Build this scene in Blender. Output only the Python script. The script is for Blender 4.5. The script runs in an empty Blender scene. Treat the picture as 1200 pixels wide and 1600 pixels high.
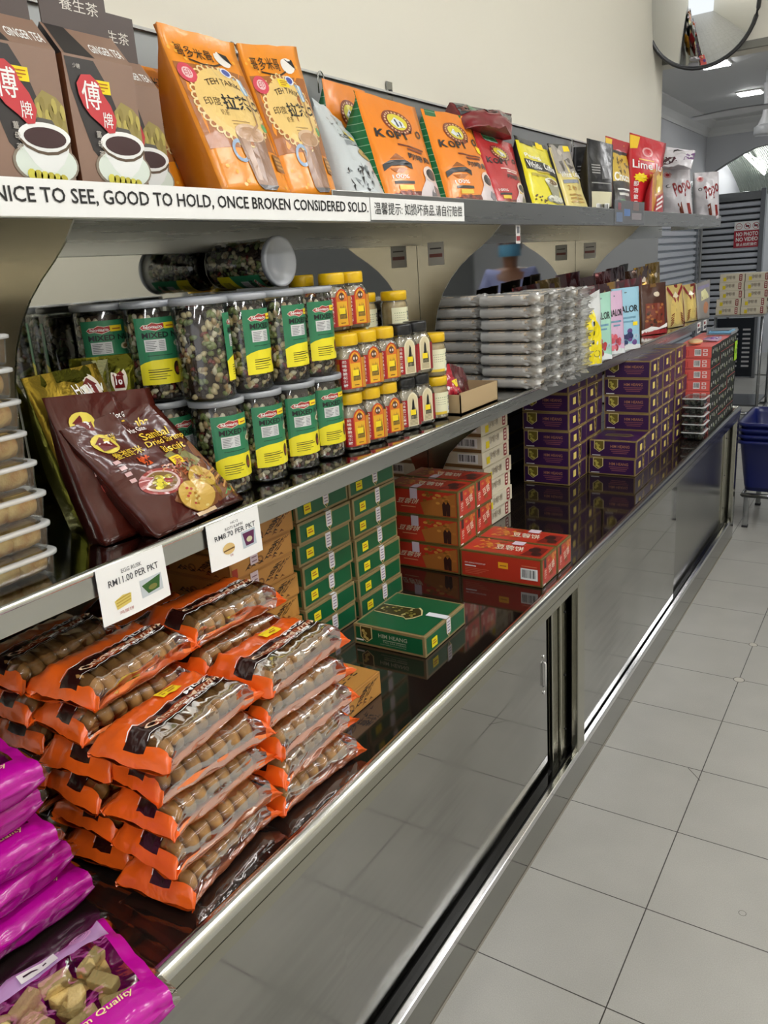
import bpy, math, random
from mathutils import Vector, Matrix, noise
from mathutils.geometry import tessellate_polygon
from math import sin, cos, pi, radians

# ------------------------------------------------------------------ camera, world, light, exposure
SC = bpy.context.scene
CAM = Vector((0.6777, 0.0, 1.48))
RGT = Vector((0.8416811, 0.53557254, -0.06881114))
DWN = Vector((0.10112183, -0.28151709, -0.95421303))
FWD = Vector((-0.53042181, 0.79618477, -0.29110569))
FPX = 1248.62
cam_data = bpy.data.cameras.new('camera')
cam = bpy.data.objects.new('camera', cam_data)
SC.collection.objects.link(cam)
cam_data.sensor_fit = 'VERTICAL'
cam_data.sensor_height = 36.0
cam_data.lens = 36.0 * FPX / 1600.0
cam_data.clip_start = 0.02
up = -DWN
cam.matrix_world = Matrix(((RGT.x, up.x, -FWD.x, CAM.x), (RGT.y, up.y, -FWD.y, CAM.y), (RGT.z, up.z, -FWD.z, CAM.z), (0, 0, 0, 1)))
SC.camera = cam

SC.view_settings.view_transform = 'Standard'
SC.view_settings.look = 'None'
SC.view_settings.gamma = 1.0
SC.view_settings.use_curve_mapping = False
SC.view_settings.exposure = 0.70
SC.cycles.use_denoising = True
SC.cycles.max_bounces = 10
SC.cycles.transparent_max_bounces = 24
SC.cycles.diffuse_bounces = 4
SC.cycles.glossy_bounces = 5
SC.cycles.sample_clamp_indirect = 6.0
SC.cycles.caustics_reflective = False
SC.cycles.caustics_refractive = False

WORLD_STRENGTH = 0.9          # daylight through the open shop front behind the camera
TUBE_STRENGTH = 15.0          # the ceiling tubes over the aisle
world = bpy.data.worlds.new('daylight')
SC.world = world
world.use_nodes = True
_bg = world.node_tree.nodes['Background']
_bg.inputs[0].default_value = (0.93, 0.96, 1.0, 1)
_bg.inputs[1].default_value = WORLD_STRENGTH


def at(u, v, x=None, y=None, z=None):
    """the point of the room seen at photo pixel (u, v) on the plane x=, y= or z=."""
    d = RGT * ((u - 600) / FPX) + DWN * ((v - 800) / FPX) + FWD
    if x is not None:
        t = (x - CAM.x) / d.x
    elif y is not None:
        t = (y - CAM.y) / d.y
    else:
        t = (z - CAM.z) / d.z
    return CAM + d * t


# ------------------------------------------------------------------ measures of the room (metres)
ZC = 0.69      # counter top
ZM = 1.122     # middle shelf
ZU = 1.610     # upper shelf
XB = -0.54     # wall plane and mirror plane
XM = -0.20     # front of middle shelf
XU = -0.27     # front of upper shelf
YE = 4.735     # end of the wall

# ------------------------------------------------------------------ materials
MATS = {}


def lin(h):
    h = h.lstrip('#')
    o = []
    for i in (0, 2, 4):
        c = int(h[i:i + 2], 16) / 255
        o.append(c / 12.92 if c <= 0.04045 else ((c + 0.055) / 1.055) ** 2.4)
    return (o[0], o[1], o[2], 1)


FIN = {  # roughness, metallic, bump strength, bump scale, coat
    'paper': (0.65, 0, 0, 0, 0), 'card': (0.38, 0, 0, 0, 0.15), 'film': (0.3, 0, 0.14, 26, 0.2),
    'soft': (0.3, 0, 0.12, 25, 0.1), 'foil': (0.24, 0.85, 0.35, 30, 0), 'plastic': (0.3, 0, 0, 0, 0.1),
    'matt': (0.8, 0, 0, 0, 0), 'steel': (0.22, 1, 0, 0, 0), 'chrome': (0.1, 1, 0, 0, 0), 'food': (0.6, 0, 0.35, 160, 0),
    'crisp': (0.2, 0, 0.4, 15, 0.35),
}


def mat(col, fin='paper'):
    key = (col, fin)
    if key in MATS:
        return MATS[key]
    m = bpy.data.materials.new(fin + '_' + col.lstrip('#'))
    m.use_nodes = True
    nt = m.node_tree
    b = nt.nodes['Principled BSDF']
    r, me, bs, bsc, coat = FIN[fin]
    b.inputs['Base Color'].default_value = lin(col)
    b.inputs['Roughness'].default_value = r
    b.inputs['Metallic'].default_value = me
    b.inputs['Coat Weight'].default_value = coat
    b.inputs['Coat Roughness'].default_value = 0.12
    if bs:
        n = nt.nodes.new('ShaderNodeTexNoise')
        n.inputs['Scale'].default_value = bsc
        n.inputs['Detail'].default_value = 3
        n.inputs['Distortion'].default_value = 0.6
        tc = nt.nodes.new('ShaderNodeTexCoord')
        bp = nt.nodes.new('ShaderNodeBump')
        bp.inputs['Strength'].default_value = bs
        bp.inputs['Distance'].default_value = 0.01
        nt.links.new(tc.outputs['Object'], n.inputs['Vector'])
        nt.links.new(n.outputs['Fac'], bp.inputs['Height'])
        nt.links.new(bp.outputs['Normal'], b.inputs['Normal'])
        if coat:
            nt.links.new(bp.outputs['Normal'], b.inputs['Coat Normal'])
    MATS[key] = m
    return m


def nodemat(name, fn):
    m = bpy.data.materials.new(name)
    m.use_nodes = True
    fn(m.node_tree, m.node_tree.nodes['Principled BSDF'])
    return m


def N(nt, t, **kw):
    n = nt.nodes.new(t)
    for k, v in kw.items():
        if k.startswith('i_'):
            key = k[2:]
            n.inputs[int(key) if key.isdigit() else key.replace('_', ' ')].default_value = v
        else:
            setattr(n, k, v)
    return n


def clear_mat(name, tint, gloss, rough, bump=0.0, bscale=30.0, body=0.0, bodycol='#ffffff'):
    """thin clear plastic: mostly see-through, with its own surface gloss and a little milky body."""
    m = bpy.data.materials.new(name)
    m.use_nodes = True
    nt = m.node_tree
    nt.nodes.clear()
    out = N(nt, 'ShaderNodeOutputMaterial')
    tr = N(nt, 'ShaderNodeBsdfTransparent')
    tr.inputs[0].default_value = lin(tint)
    gl = N(nt, 'ShaderNodeBsdfGlossy')
    gl.inputs['Roughness'].default_value = rough
    fr = N(nt, 'ShaderNodeFresnel')
    fr.inputs['IOR'].default_value = 1.45
    ma = N(nt, 'ShaderNodeMath', operation='MULTIPLY_ADD')
    ma.inputs[1].default_value = 0.6
    ma.inputs[2].default_value = gloss
    nt.links.new(fr.outputs[0], ma.inputs[0])
    mix = N(nt, 'ShaderNodeMixShader')
    nt.links.new(ma.outputs[0], mix.inputs[0])
    if body > 0:
        df = N(nt, 'ShaderNodeBsdfDiffuse')
        df.inputs[0].default_value = lin(bodycol)
        mb_ = N(nt, 'ShaderNodeMixShader')
        mb_.inputs[0].default_value = body
        nt.links.new(tr.outputs[0], mb_.inputs[1])
        nt.links.new(df.outputs[0], mb_.inputs[2])
        nt.links.new(mb_.outputs[0], mix.inputs[1])
    else:
        nt.links.new(tr.outputs[0], mix.inputs[1])
    nt.links.new(gl.outputs[0], mix.inputs[2])
    if bump:
        tc = N(nt, 'ShaderNodeTexCoord')
        n = N(nt, 'ShaderNodeTexNoise', i_Scale=bscale, i_Detail=3.0, i_Distortion=0.8)
        bp = N(nt, 'ShaderNodeBump', i_Strength=bump, i_Distance=0.01)
        nt.links.new(tc.outputs['Object'], n.inputs['Vector'])
        nt.links.new(n.outputs['Fac'], bp.inputs['Height'])
        nt.links.new(bp.outputs['Normal'], gl.inputs['Normal'])
    nt.links.new(mix.outputs[0], out.inputs[0])
    return m


CLEAR = clear_mat('clear_film', '#f8f6f2', 0.015, 0.07, 0.10, 22, 0.0)
CLEARRIGID = clear_mat('clear_rigid_plastic', '#f2f4f4', 0.06, 0.05)
FROST = clear_mat('milky_clear_plastic', '#f4f4f2', 0.02, 0.12, 0, 1, 0.05, '#eceeee')
RIMW = clear_mat('white_rim_plastic', '#f4f4f4', 0.05, 0.2, 0, 1, 0.5, '#f4f6f6')
LIDGREY = clear_mat('grey_plastic_lid', '#c9ccd0', 0.08, 0.25, 0, 1, 0.75, '#b9bdc4')
CRINKLE = clear_mat('crinkled_clear_film', '#f6f6f4', 0.10, 0.16, 0.4, 40, 0.46, '#f8f8f6')
ORANGEFILM = clear_mat('orange_tinted_film', '#f0a070', 0.02, 0.12, 0.1, 22, 0.93, '#f08348')


# ------------------------------------------------------------------ mesh building
class S:
    """a surface patch: maps (u, v) in 0..1 to a point; off lifts along the normal."""

    def __init__(self, fn, flip=False):
        self.fn = fn
        self.flip = flip

    def p(self, u, v, off=0.0):
        f = self.fn
        q = Vector(f(u, v))
        if off == 0.0:
            return q
        e = 0.004
        a = Vector(f(u + e, v)) - Vector(f(u - e, v))
        b = Vector(f(u, v + e)) - Vector(f(u, v - e))
        n = a.cross(b)
        if n.length > 1e-12:
            n.normalize()
        if self.flip:
            n = -n
        return q + n * off


def plane(o, U, V):
    o, U, V = Vector(o), Vector(U), Vector(V)
    return S(lambda u, v: o + U * u + V * v)


TXT = {}


def text_shape(s, bold):
    key = (s, bold)
    if key in TXT:
        return TXT[key]
    cu = bpy.data.curves.new('lettering', 'FONT')
    cu.body = s
    cu.size = 1.0
    cu.resolution_u = 2
    cu.fill_mode = 'FRONT'
    if bold:
        cu.offset = 0.012 * bold
    ob = bpy.data.objects.new('lettering', cu)
    me = ob.to_mesh()
    vs = [(v.co.x, v.co.y) for v in me.vertices]
    fs = [tuple(p.vertices) for p in me.polygons]
    ob.to_mesh_clear()
    bpy.data.objects.remove(ob)
    bpy.data.curves.remove(cu)
    if not vs:
        vs, fs = [(0, 0), (1, 0), (1, 1)], []
    x0 = min(a for a, b in vs); x1 = max(a for a, b in vs)
    y0 = min(b for a, b in vs); y1 = max(b for a, b in vs)
    w = max(x1 - x0, 1e-6); h = max(y1 - y0, 1e-6)
    TXT[key] = ([((a - x0) / w, (b - y0) / h) for a, b in vs], fs, w / h)
    return TXT[key]


class MB:
    def __init__(self):
        self.v = []; self.f = []; self.m = []; self.mats = []; self.sm = []

    def mi(self, m):
        if m not in self.mats:
            self.mats.append(m)
        return self.mats.index(m)

    def face(self, pts, m, smooth=False):
        i = len(self.v)
        self.v.extend([tuple(p) for p in pts])
        self.f.append(tuple(range(i, i + len(pts)))); self.m.append(self.mi(m)); self.sm.append(smooth)

    def mesh(self, vs, fs, m, smooth=False):
        i = len(self.v)
        self.v.extend([tuple(p) for p in vs])
        k = self.mi(m)
        for f in fs:
            self.f.append(tuple(i + a for a in f)); self.m.append(k); self.sm.append(smooth)

    def box(self, lo, hi, m, bevel=0.0):
        (x0, y0, z0), (x1, y1, z1) = lo, hi
        b = min(bevel, (x1 - x0) / 3, (y1 - y0) / 3, (z1 - z0) / 3)
        if b <= 0:
            vs = [(x, y, z) for z in (z0, z1) for y in (y0, y1) for x in (x0, x1)]
            fs = [(0, 2, 3, 1), (4, 5, 7, 6), (0, 1, 5, 4), (2, 6, 7, 3), (0, 4, 6, 2), (1, 3, 7, 5)]
            self.mesh(vs, fs, m)
            return
        import bmesh
        bm = bmesh.new()
        bmesh.ops.create_cube(bm, size=1.0)
        for v in bm.verts:
            v.co = Vector(((x0 + x1) / 2 + v.co.x * (x1 - x0), (y0 + y1) / 2 + v.co.y * (y1 - y0), (z0 + z1) / 2 + v.co.z * (z1 - z0)))
        bmesh.ops.bevel(bm, geom=bm.edges[:] + bm.verts[:], offset=b, segments=2, affect='EDGES', profile=0.5)
        bm.verts.index_update()
        self.mesh([v.co for v in bm.verts], [[v.index for v in f.verts] for f in bm.faces], m)
        bm.free()

    def grid(self, fn, nu, nv, m, smooth=True, flip=False, matfn=None, close_u=False):
        i0 = len(self.v)
        for j in range(nv + 1):
            for i in range(nu + 1):
                self.v.append(tuple(fn(i / nu, j / nv)))
        k = self.mi(m)
        for j in range(nv):
            for i in range(nu):
                a = i0 + j * (nu + 1) + i
                q = (a, a + 1, a + nu + 2, a + nu + 1)
                if flip:
                    q = q[::-1]
                self.f.append(q)
                self.m.append(k if matfn is None else self.mi(matfn((i + 0.5) / nu, (j + 0.5) / nv)))
                self.sm.append(smooth)

    def tube(self, path, r, m, n=8, closed=False, caps=True):
        path = [Vector(p) for p in path]
        L = len(path)
        i0 = len(self.v)
        ref = Vector((0, 0, 1))
        rr = r if isinstance(r, (list, tuple)) else [r] * L
        for i, p in enumerate(path):
            a = path[(i - 1) % L] if (closed or i > 0) else p
            b = path[(i + 1) % L] if (closed or i < L - 1) else p
            t = (b - a).normalized()
            rf = ref if abs(t.dot(ref)) < 0.95 else Vector((1, 0, 0))
            x = t.cross(rf).normalized(); y = t.cross(x).normalized()
            for k in range(n):
                an = 2 * pi * k / n
                self.v.append(tuple(p + (x * cos(an) + y * sin(an)) * rr[i]))
        mi = self.mi(m)
        for i in range(L if closed else L - 1):
            j = (i + 1) % L
            for k in range(n):
                k2 = (k + 1) % n
                self.f.append((i0 + i * n + k, i0 + j * n + k, i0 + j * n + k2, i0 + i * n + k2)); self.m.append(mi); self.sm.append(True)
        if caps and not closed:
            self.f.append(tuple(i0 + k for k in range(n))); self.m.append(mi); self.sm.append(False)
            self.f.append(tuple(i0 + (L - 1) * n + k for k in reversed(range(n)))); self.m.append(mi); self.sm.append(False)

    def lathe(self, prof, m, c=(0, 0, 0), n=32, smooth=True, sx=1.0, sy=1.0, sq=0.0):
        """prof: (r, z) from bottom to top; sq>0 makes the section squarish."""
        i0 = len(self.v)
        L = len(prof)
        for r, z in prof:
            for k in range(n):
                a = 2 * pi * k / n
                ca, sa = cos(a), sin(a)
                s = 1.0
                if sq:
                    s = (abs(ca) ** (2 + sq * 6) + abs(sa) ** (2 + sq * 6)) ** (-1.0 / (2 + sq * 6))
                self.v.append((c[0] + r * s * ca * sx, c[1] + r * s * sa * sy, c[2] + z))
        mi = self.mi(m)
        for i in range(L - 1):
            for k in range(n):
                k2 = (k + 1) % n
                self.f.append((i0 + i * n + k, i0 + i * n + k2, i0 + (i + 1) * n + k2, i0 + (i + 1) * n + k)); self.m.append(mi); self.sm.append(smooth)

    def disk(self, c, r, m, n=32, up=True):
        vs = [(c[0] + r * cos(2 * pi * k / n), c[1] + r * sin(2 * pi * k / n), c[2]) for k in range(n)]
        self.face(vs if up else vs[::-1], m)

    def blob(self, c, r, m, rot=None, nu=10, nv=6, sq=0.0):
        """ellipsoid; r = (rx, ry, rz)"""
        R = rot or Matrix.Identity(3)
        c = Vector(c)

        def fn(u, v):
            a = 2 * pi * u; b = pi * (v - 0.5)
            return c + R @ Vector((r[0] * cos(a) * cos(b), r[1] * sin(a) * cos(b), r[2] * sin(b)))
        self.grid(fn, nu, nv, m)

    # -------- flat printing on a surface patch
    def rect(self, s, u0, v0, u1, v1, m, off=0.0004, n=None):
        if n is None:
            n = (max(1, int(abs(u1 - u0) * 10 + .5)), max(1, int(abs(v1 - v0) * 10 + .5)))
        self.grid(lambda a, b: s.p(u0 + (u1 - u0) * a, v0 + (v1 - v0) * b, off), n[0], n[1], m, smooth=False)

    def disc(self, s, cu, cv, ru, rv, m, off=0.0006, n=20, inner=0.0, rings=2):
        i0 = len(self.v)
        for k in range(rings + 1):
            t = inner + (1 - inner) * k / rings
            for j in range(n):
                a = 2 * pi * j / n
                self.v.append(tuple(s.p(cu + ru * t * cos(a), cv + rv * t * sin(a), off)))
        mi = self.mi(m)
        for k in range(rings):
            for j in range(n):
                j2 = (j + 1) % n
                self.f.append((i0 + k * n + j, i0 + (k + 1) * n + j, i0 + (k + 1) * n + j2, i0 + k * n + j2)); self.m.append(mi); self.sm.append(False)

    def poly(self, s, pts, m, off=0.0005, maxe=0.16):
        tris = tessellate_polygon([[Vector((a, b, 0)) for a, b in pts]])
        st = [tuple(pts[i] for i in t) for t in tris]
        out = []
        while st:
            a, b, c = st.pop()
            d = [(math.dist(a, b), 0), (math.dist(b, c), 1), (math.dist(c, a), 2)]
            L, w = max(d)
            if L > maxe and len(out) + len(st) < 400:
                if w == 0:
                    q = ((a[0] + b[0]) / 2, (a[1] + b[1]) / 2); st += [(a, q, c), (q, b, c)]
                elif w == 1:
                    q = ((b[0] + c[0]) / 2, (b[1] + c[1]) / 2); st += [(a, b, q), (a, q, c)]
                else:
                    q = ((c[0] + a[0]) / 2, (c[1] + a[1]) / 2); st += [(a, b, q), (q, b, c)]
            else:
                out.append((a, b, c))
        for t in out:
            ar = (t[1][0] - t[0][0]) * (t[2][1] - t[0][1]) - (t[1][1] - t[0][1]) * (t[2][0] - t[0][0])
            if ar < 0:
                t = t[::-1]
            self.face([s.p(a, b, off) for a, b in t], m)

    def line(self, s, pts, w, m, off=0.0007, asp=1.0, closed=False):
        """stroke along uv points; w is the width in u, w*asp the width in v."""
        P = list(pts)
        if closed:
            P = P + [P[0]]
        L = []
        for i, (a, b) in enumerate(P):
            p0 = P[max(0, i - 1)]; p1 = P[min(len(P) - 1, i + 1)]
            dx, dy = p1[0] - p0[0], (p1[1] - p0[1]) / asp
            d = math.hypot(dx, dy) or 1
            nx, ny = -dy / d, dx / d
            L.append(((a + nx * w / 2, b + ny * w / 2 * asp), (a - nx * w / 2, b - ny * w / 2 * asp)))
        for i in range(len(L) - 1):
            self.face([s.p(*L[i][1], off), s.p(*L[i + 1][1], off), s.p(*L[i + 1][0], off), s.p(*L[i][0], off)], m)

    def text(self, s, t, u0, v0, u1, v1, m, off=0.0009, bold=0, rot=0.0, arc=0.0, slant=0.0):
        """lettering stretched into the box; rot in degrees about the box centre, arc bends it upwards."""
        vs, fs, asp = text_shape(t, bold)
        cu, cv = (u0 + u1) / 2, (v0 + v1) / 2
        cr, sr = cos(radians(rot)), sin(radians(rot))
        pts = []
        for a, b in vs:
            du = (a - 0.5) * (u1 - u0) + slant * (b - .5) * (v1 - v0)
            dv = (b - 0.5) * (v1 - v0) - arc * ((a - 0.5) * 2) ** 2
            pts.append(s.p(cu + du * cr - dv * sr, cv + du * sr + dv * cr, off))
        self.mesh(pts, fs, m)

    def build(self, name, parent=None, loc=None):
        me = bpy.data.meshes.new(name)
        me.from_pydata(self.v, [], self.f)
        for m in self.mats:
            me.materials.append(m)
        me.polygons.foreach_set('material_index', self.m)
        me.polygons.foreach_set('use_smooth', self.sm)
        me.update()
        o = bpy.data.objects.new(name, me)
        SC.collection.objects.link(o)
        if parent is not None:
            o.parent = parent
        if loc is not None:
            o.location = loc
        return o


def tag(o, label, cat, group=None):
    o['label'] = label
    o['category'] = cat
    if group:
        o['group'] = group
    return o


def thing(name, label, cat, loc=(0, 0, 0), group=None, rz=0.0):
    o = bpy.data.objects.new(name, None)
    o.empty_display_size = 0.05
    SC.collection.objects.link(o)
    o.location = loc
    o.rotation_euler = (0, 0, rz)
    return tag(o, label, cat, group)


KIDS = {}


def dup(o, loc, rz=None, label=None, group=None, rot=None):
    kids = KIDS.get(o.name)
    if kids is None:
        kids = KIDS[o.name] = [(c, list(c.children)) for c in o.children]
    c = o.copy()
    SC.collection.objects.link(c)
    c.location = loc
    if rz is not None:
        c.rotation_euler = (0, 0, rz)
    if rot is not None:
        c.rotation_euler = rot
    if label:
        c['label'] = label
    if group:
        c['group'] = group
    for k, subs in kids:
        d = k.copy(); SC.collection.objects.link(d); d.parent = c
        for sb in subs:
            e = sb.copy(); SC.collection.objects.link(e); e.parent = d
    return c


def struct(o):
    o['kind'] = 'structure'
    return o


BLACK = mat('#17171a', 'card')
WHITE = mat('#f2f2f0', 'paper')
YSTICK = mat('#f5d820', 'paper')
YTXT = mat('#b0661c', 'paper')
# ------------------------------------------------------------------ room
def _steel(name, base, rough, brushed=0.0, axis=(1, 200, 1), warm=None):
    def f(nt, b):
        b.inputs['Metallic'].default_value = 1.0
        b.inputs['Base Color'].default_value = lin(base)
        b.inputs['Roughness'].default_value = rough
        tc = N(nt, 'ShaderNodeTexCoord'); mp = N(nt, 'ShaderNodeMapping')
        mp.inputs['Scale'].default_value = axis
        n = N(nt, 'ShaderNodeTexNoise', i_Scale=3.0, i_Detail=4.0)
        nt.links.new(tc.outputs['Object'], mp.inputs[0]); nt.links.new(mp.outputs[0], n.inputs['Vector'])
        mr = N(nt, 'ShaderNodeMapRange')
        mr.inputs['To Min'].default_value = max(0.02, rough - brushed); mr.inputs['To Max'].default_value = rough + brushed
        nt.links.new(n.outputs['Fac'], mr.inputs['Value']); nt.links.new(mr.outputs[0], b.inputs['Roughness'])
    return nodemat(name, f)


STEEL_LIP = _steel('shelf_lip_steel', '#c9cac6', 0.28, 0.03, (30, 1, 30))
STEEL_SHELF = _steel('polished_shelf_steel', '#b4b4b0', 0.09, 0.03, (40, 1, 1))
STEEL_BRKT = _steel('brushed_bracket_steel', '#b9ad94', 0.24, 0.06, (2, 1, 60))
STEEL_RAIL = _steel('round_rail_steel', '#d6d6d0', 0.2, 0.05, (1, 1, 1))
STEEL_KICK = _steel('kick_plate_steel', '#94938d', 0.14, 0.05, (1, 1, 40))
STEEL_POST = _steel('counter_frame_steel', '#a9a79a', 0.2, 0.06, (1, 1, 60))
MIRROR = _steel('mirror_steel', '#c6c6c0', 0.035, 0.02, (3, 3, 3))
DARKGAP = mat('#121212', 'matt')


def _door(nt, b):
    b.inputs['Metallic'].default_value = 1.0
    tc = N(nt, 'ShaderNodeTexCoord'); mp = N(nt, 'ShaderNodeMapping')
    mp.inputs['Rotation'].default_value = (radians(38), 0, 0)
    mp.inputs['Scale'].default_value = (1, 1.6, 26)
    n = N(nt, 'ShaderNodeTexNoise', i_Scale=2.2, i_Detail=5.0)
    nt.links.new(tc.outputs['Object'], mp.inputs[0]); nt.links.new(mp.outputs[0], n.inputs['Vector'])
    n2 = N(nt, 'ShaderNodeTexNoise', i_Scale=2.6, i_Detail=1.0)
    nt.links.new(tc.outputs['Object'], n2.inputs['Vector'])
    m1 = N(nt, 'ShaderNodeMath', operation='MULTIPLY')
    mr2 = N(nt, 'ShaderNodeMapRange'); mr2.inputs['From Min'].default_value = 0.45; mr2.inputs['From Max'].default_value = 0.7
    nt.links.new(n2.outputs['Fac'], mr2.inputs['Value'])
    nt.links.new(n.outputs['Fac'], m1.inputs[0]); nt.links.new(mr2.outputs[0], m1.inputs[1])
    cr = N(nt, 'ShaderNodeMix', data_type='RGBA')
    cr.inputs['A'].default_value = lin('#a9a8a3'); cr.inputs['B'].default_value = lin('#8a8985')
    nt.links.new(m1.outputs[0], cr.inputs['Factor'])
    nt.links.new(cr.outputs['Result'], b.inputs['Base Color'])
    mr = N(nt, 'ShaderNodeMapRange'); mr.inputs['To Min'].default_value = 0.03; mr.inputs['To Max'].default_value = 0.34
    nt.links.new(m1.outputs[0], mr.inputs['Value']); nt.links.new(mr.outputs[0], b.inputs['Roughness'])


DOORGLASS = nodemat('smeared_mirror_glass', _door)
WORNGLASS = _steel('worn_mirror_glass', '#a3a29c', 0.22, 0.05, (1, 1, 1))


def _top(nt, b):
    b.inputs['Base Color'].default_value = lin('#1d1714')
    b.inputs['Roughness'].default_value = 0.06
    b.inputs['IOR'].default_value = 2.1
    b.inputs['Specular Tint'].default_value = (1, 0.93, 0.9, 1)


BLACKTOP = nodemat('polished_black_top', _top)


def _floor(nt, b):
    tc = N(nt, 'ShaderNodeTexCoord'); sp = N(nt, 'ShaderNodeSeparateXYZ')
    nt.links.new(tc.outputs['Object'], sp.inputs[0])
    masks = []
    for out, o in (('X', 0.294), ('Y', 1.2643)):
        a = N(nt, 'ShaderNodeMath', operation='SUBTRACT'); a.inputs[1].default_value = o - 30
        nt.links.new(sp.outputs[out], a.inputs[0])
        d = N(nt, 'ShaderNodeMath', operation='DIVIDE'); d.inputs[1].default_value = 0.3
        nt.links.new(a.outputs[0], d.inputs[0])
        f = N(nt, 'ShaderNodeMath', operation='FRACT'); nt.links.new(d.outputs[0], f.inputs[0])
        s = N(nt, 'ShaderNodeMath', operation='SUBTRACT'); s.inputs[1].default_value = 0.5
        nt.links.new(f.outputs[0], s.inputs[0])
        ab = N(nt, 'ShaderNodeMath', operation='ABSOLUTE'); nt.links.new(s.outputs[0], ab.inputs[0])
        g = N(nt, 'ShaderNodeMath', operation='GREATER_THAN'); g.inputs[1].default_value = 0.5 - 0.0045
        nt.links.new(ab.outputs[0], g.inputs[0]); masks.append(g)
    mx = N(nt, 'ShaderNodeMath', operation='MAXIMUM')
    nt.links.new(masks[0].outputs[0], mx.inputs[0]); nt.links.new(masks[1].outputs[0], mx.inputs[1])
    n = N(nt, 'ShaderNodeTexNoise', i_Scale=420.0, i_Detail=2.0)
    nt.links.new(tc.outputs['Object'], n.inputs['Vector'])
    n3 = N(nt, 'ShaderNodeTexNoise', i_Scale=5.0, i_Detail=3.0)
    nt.links.new(tc.outputs['Object'], n3.inputs['Vector'])
    c0 = N(nt, 'ShaderNodeMix', data_type='RGBA'); c0.inputs['A'].default_value = lin('#a2a099'); c0.inputs['B'].default_value = lin('#c4c2bb')
    nt.links.new(n.outputs['Fac'], c0.inputs['Factor'])
    c1 = N(nt, 'ShaderNodeMix', data_type='RGBA', blend_type='MULTIPLY'); c1.inputs['Factor'].default_value = 0.25
    nt.links.new(c0.outputs['Result'], c1.inputs['A']); nt.links.new(n3.outputs['Fac'], c1.inputs['B'])
    c2 = N(nt, 'ShaderNodeMix', data_type='RGBA'); c2.inputs['B'].default_value = lin('#35322e')
    nt.links.new(mx.outputs[0], c2.inputs['Factor']); nt.links.new(c1.outputs['Result'], c2.inputs['A'])
    nt.links.new(c2.outputs['Result'], b.inputs['Base Color'])
    b.inputs['Roughness'].default_value = 0.32
    bp = N(nt, 'ShaderNodeBump', i_Strength=0.3, i_Distance=0.002); bp.invert = True
    nt.links.new(mx.outputs[0], bp.inputs['Height']); nt.links.new(bp.outputs[0], b.inputs['Normal'])


FLOORM = nodemat('speckled_floor_tile', _floor)


def _paint(c, bump=0.06):
    def f(nt, b):
        b.inputs['Base Color'].default_value = lin(c)
        b.inputs['Roughness'].default_value = 0.6
        tc = N(nt, 'ShaderNodeTexCoord'); n = N(nt, 'ShaderNodeTexNoise', i_Scale=60.0, i_Detail=4.0)
        nt.links.new(tc.outputs['Object'], n.inputs['Vector'])
        bp = N(nt, 'ShaderNodeBump', i_Strength=bump, i_Distance=0.004)
        nt.links.new(n.outputs['Fac'], bp.inputs['Height']); nt.links.new(bp.outputs[0], b.inputs['Normal'])
    return f


WALLM = nodemat('cream_wall_paint', _paint('#e1ddcf'))
CEILM = nodemat('white_ceiling_paint', _paint('#d8d9d8'))
FARM = nodemat('pale_grey_wall_paint', _paint('#c4c6ca'))
GROUT = mat('#4a4742', 'matt')

fl = MB()
fl.box((-1.6, -4, -0.1), (3.2, 10.2, 0), FLOORM)
fs = plane((0, 0, 0), (1, 0, 0), (0, 1, 0))
for cx, cy, r in ((0.294, 1.2643 + 0.3 * 5, 0.019), (0.294, 1.2643 + 0.3 * 6, 0.016), (at(1160, 1427, z=0).x, at(1160, 1427, z=0).y, 0.0085)):
    fl.disc(fs, cx, cy, r, r, GROUT, off=0.0004, n=24, inner=0.88, rings=1)
    if r > 0.01:
        fl.disc(fs, cx, cy, r * 0.88, r * 0.88, mat('#bdb9ae', 'card'), off=0.0005, n=24, rings=1)
p0, p1 = at(1075, 1200, z=0), at(1094, 1220, z=0)
fl.line(fs, [(p0.x, p0.y), (p1.x, p1.y)], 0.002, GROUT, off=0.0004)
struct(fl.build('floor'))
b = MB(); b.box((-0.006, 0.1, 0.0), (0.003, 4.3, 0.003), mat('#8d887c', 'matt')); struct(b.build('trim_1'))   # sealant bead along the counter foot

b = MB(); b.box((XB - 0.16, -4, 0), (XB, YE, 3.2), WALLM); struct(b.build('wall_left'))
b = MB(); b.box((3.2, -4, 0), (3.3, YE, 3.2), WALLM); struct(b.build('wall_right'))
b = MB(); b.box((3.2, YE, 0), (3.3, 10.2, 3.2), mat('#77797a', 'paper')); struct(b.build('wall_far_right'))
b = MB(); b.box((XB - 0.16, -4, 3.2), (3.3, YE + 0.2, 3.3), CEILM); struct(b.build('ceiling'))
b = MB(); b.box((XB - 0.16, YE, 2.40), (3.2, YE + 0.2, 3.2), WALLM); struct(b.build('beam'))
b = MB(); b.box((XB, YE - 0.02, 2.385), (3.2, YE + 0.0, 2.42), mat('#77766f', 'paper')); struct(b.build('trim_2'))
b = MB(); b.box((-1.56, YE + 0.2, 2.74), (3.3, 10.2, 2.84), CEILM); struct(b.build('ceiling_far'))
b = MB(); b.box((-1.56, YE, 0), (-1.40, 10.2, 2.8), FARM); struct(b.build('wall_far_left'))
b = MB(); b.box((-1.56, YE, 0), (XB - 0.16, YE + 0.1, 2.8), FARM); struct(b.build('wall_return'))
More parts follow.
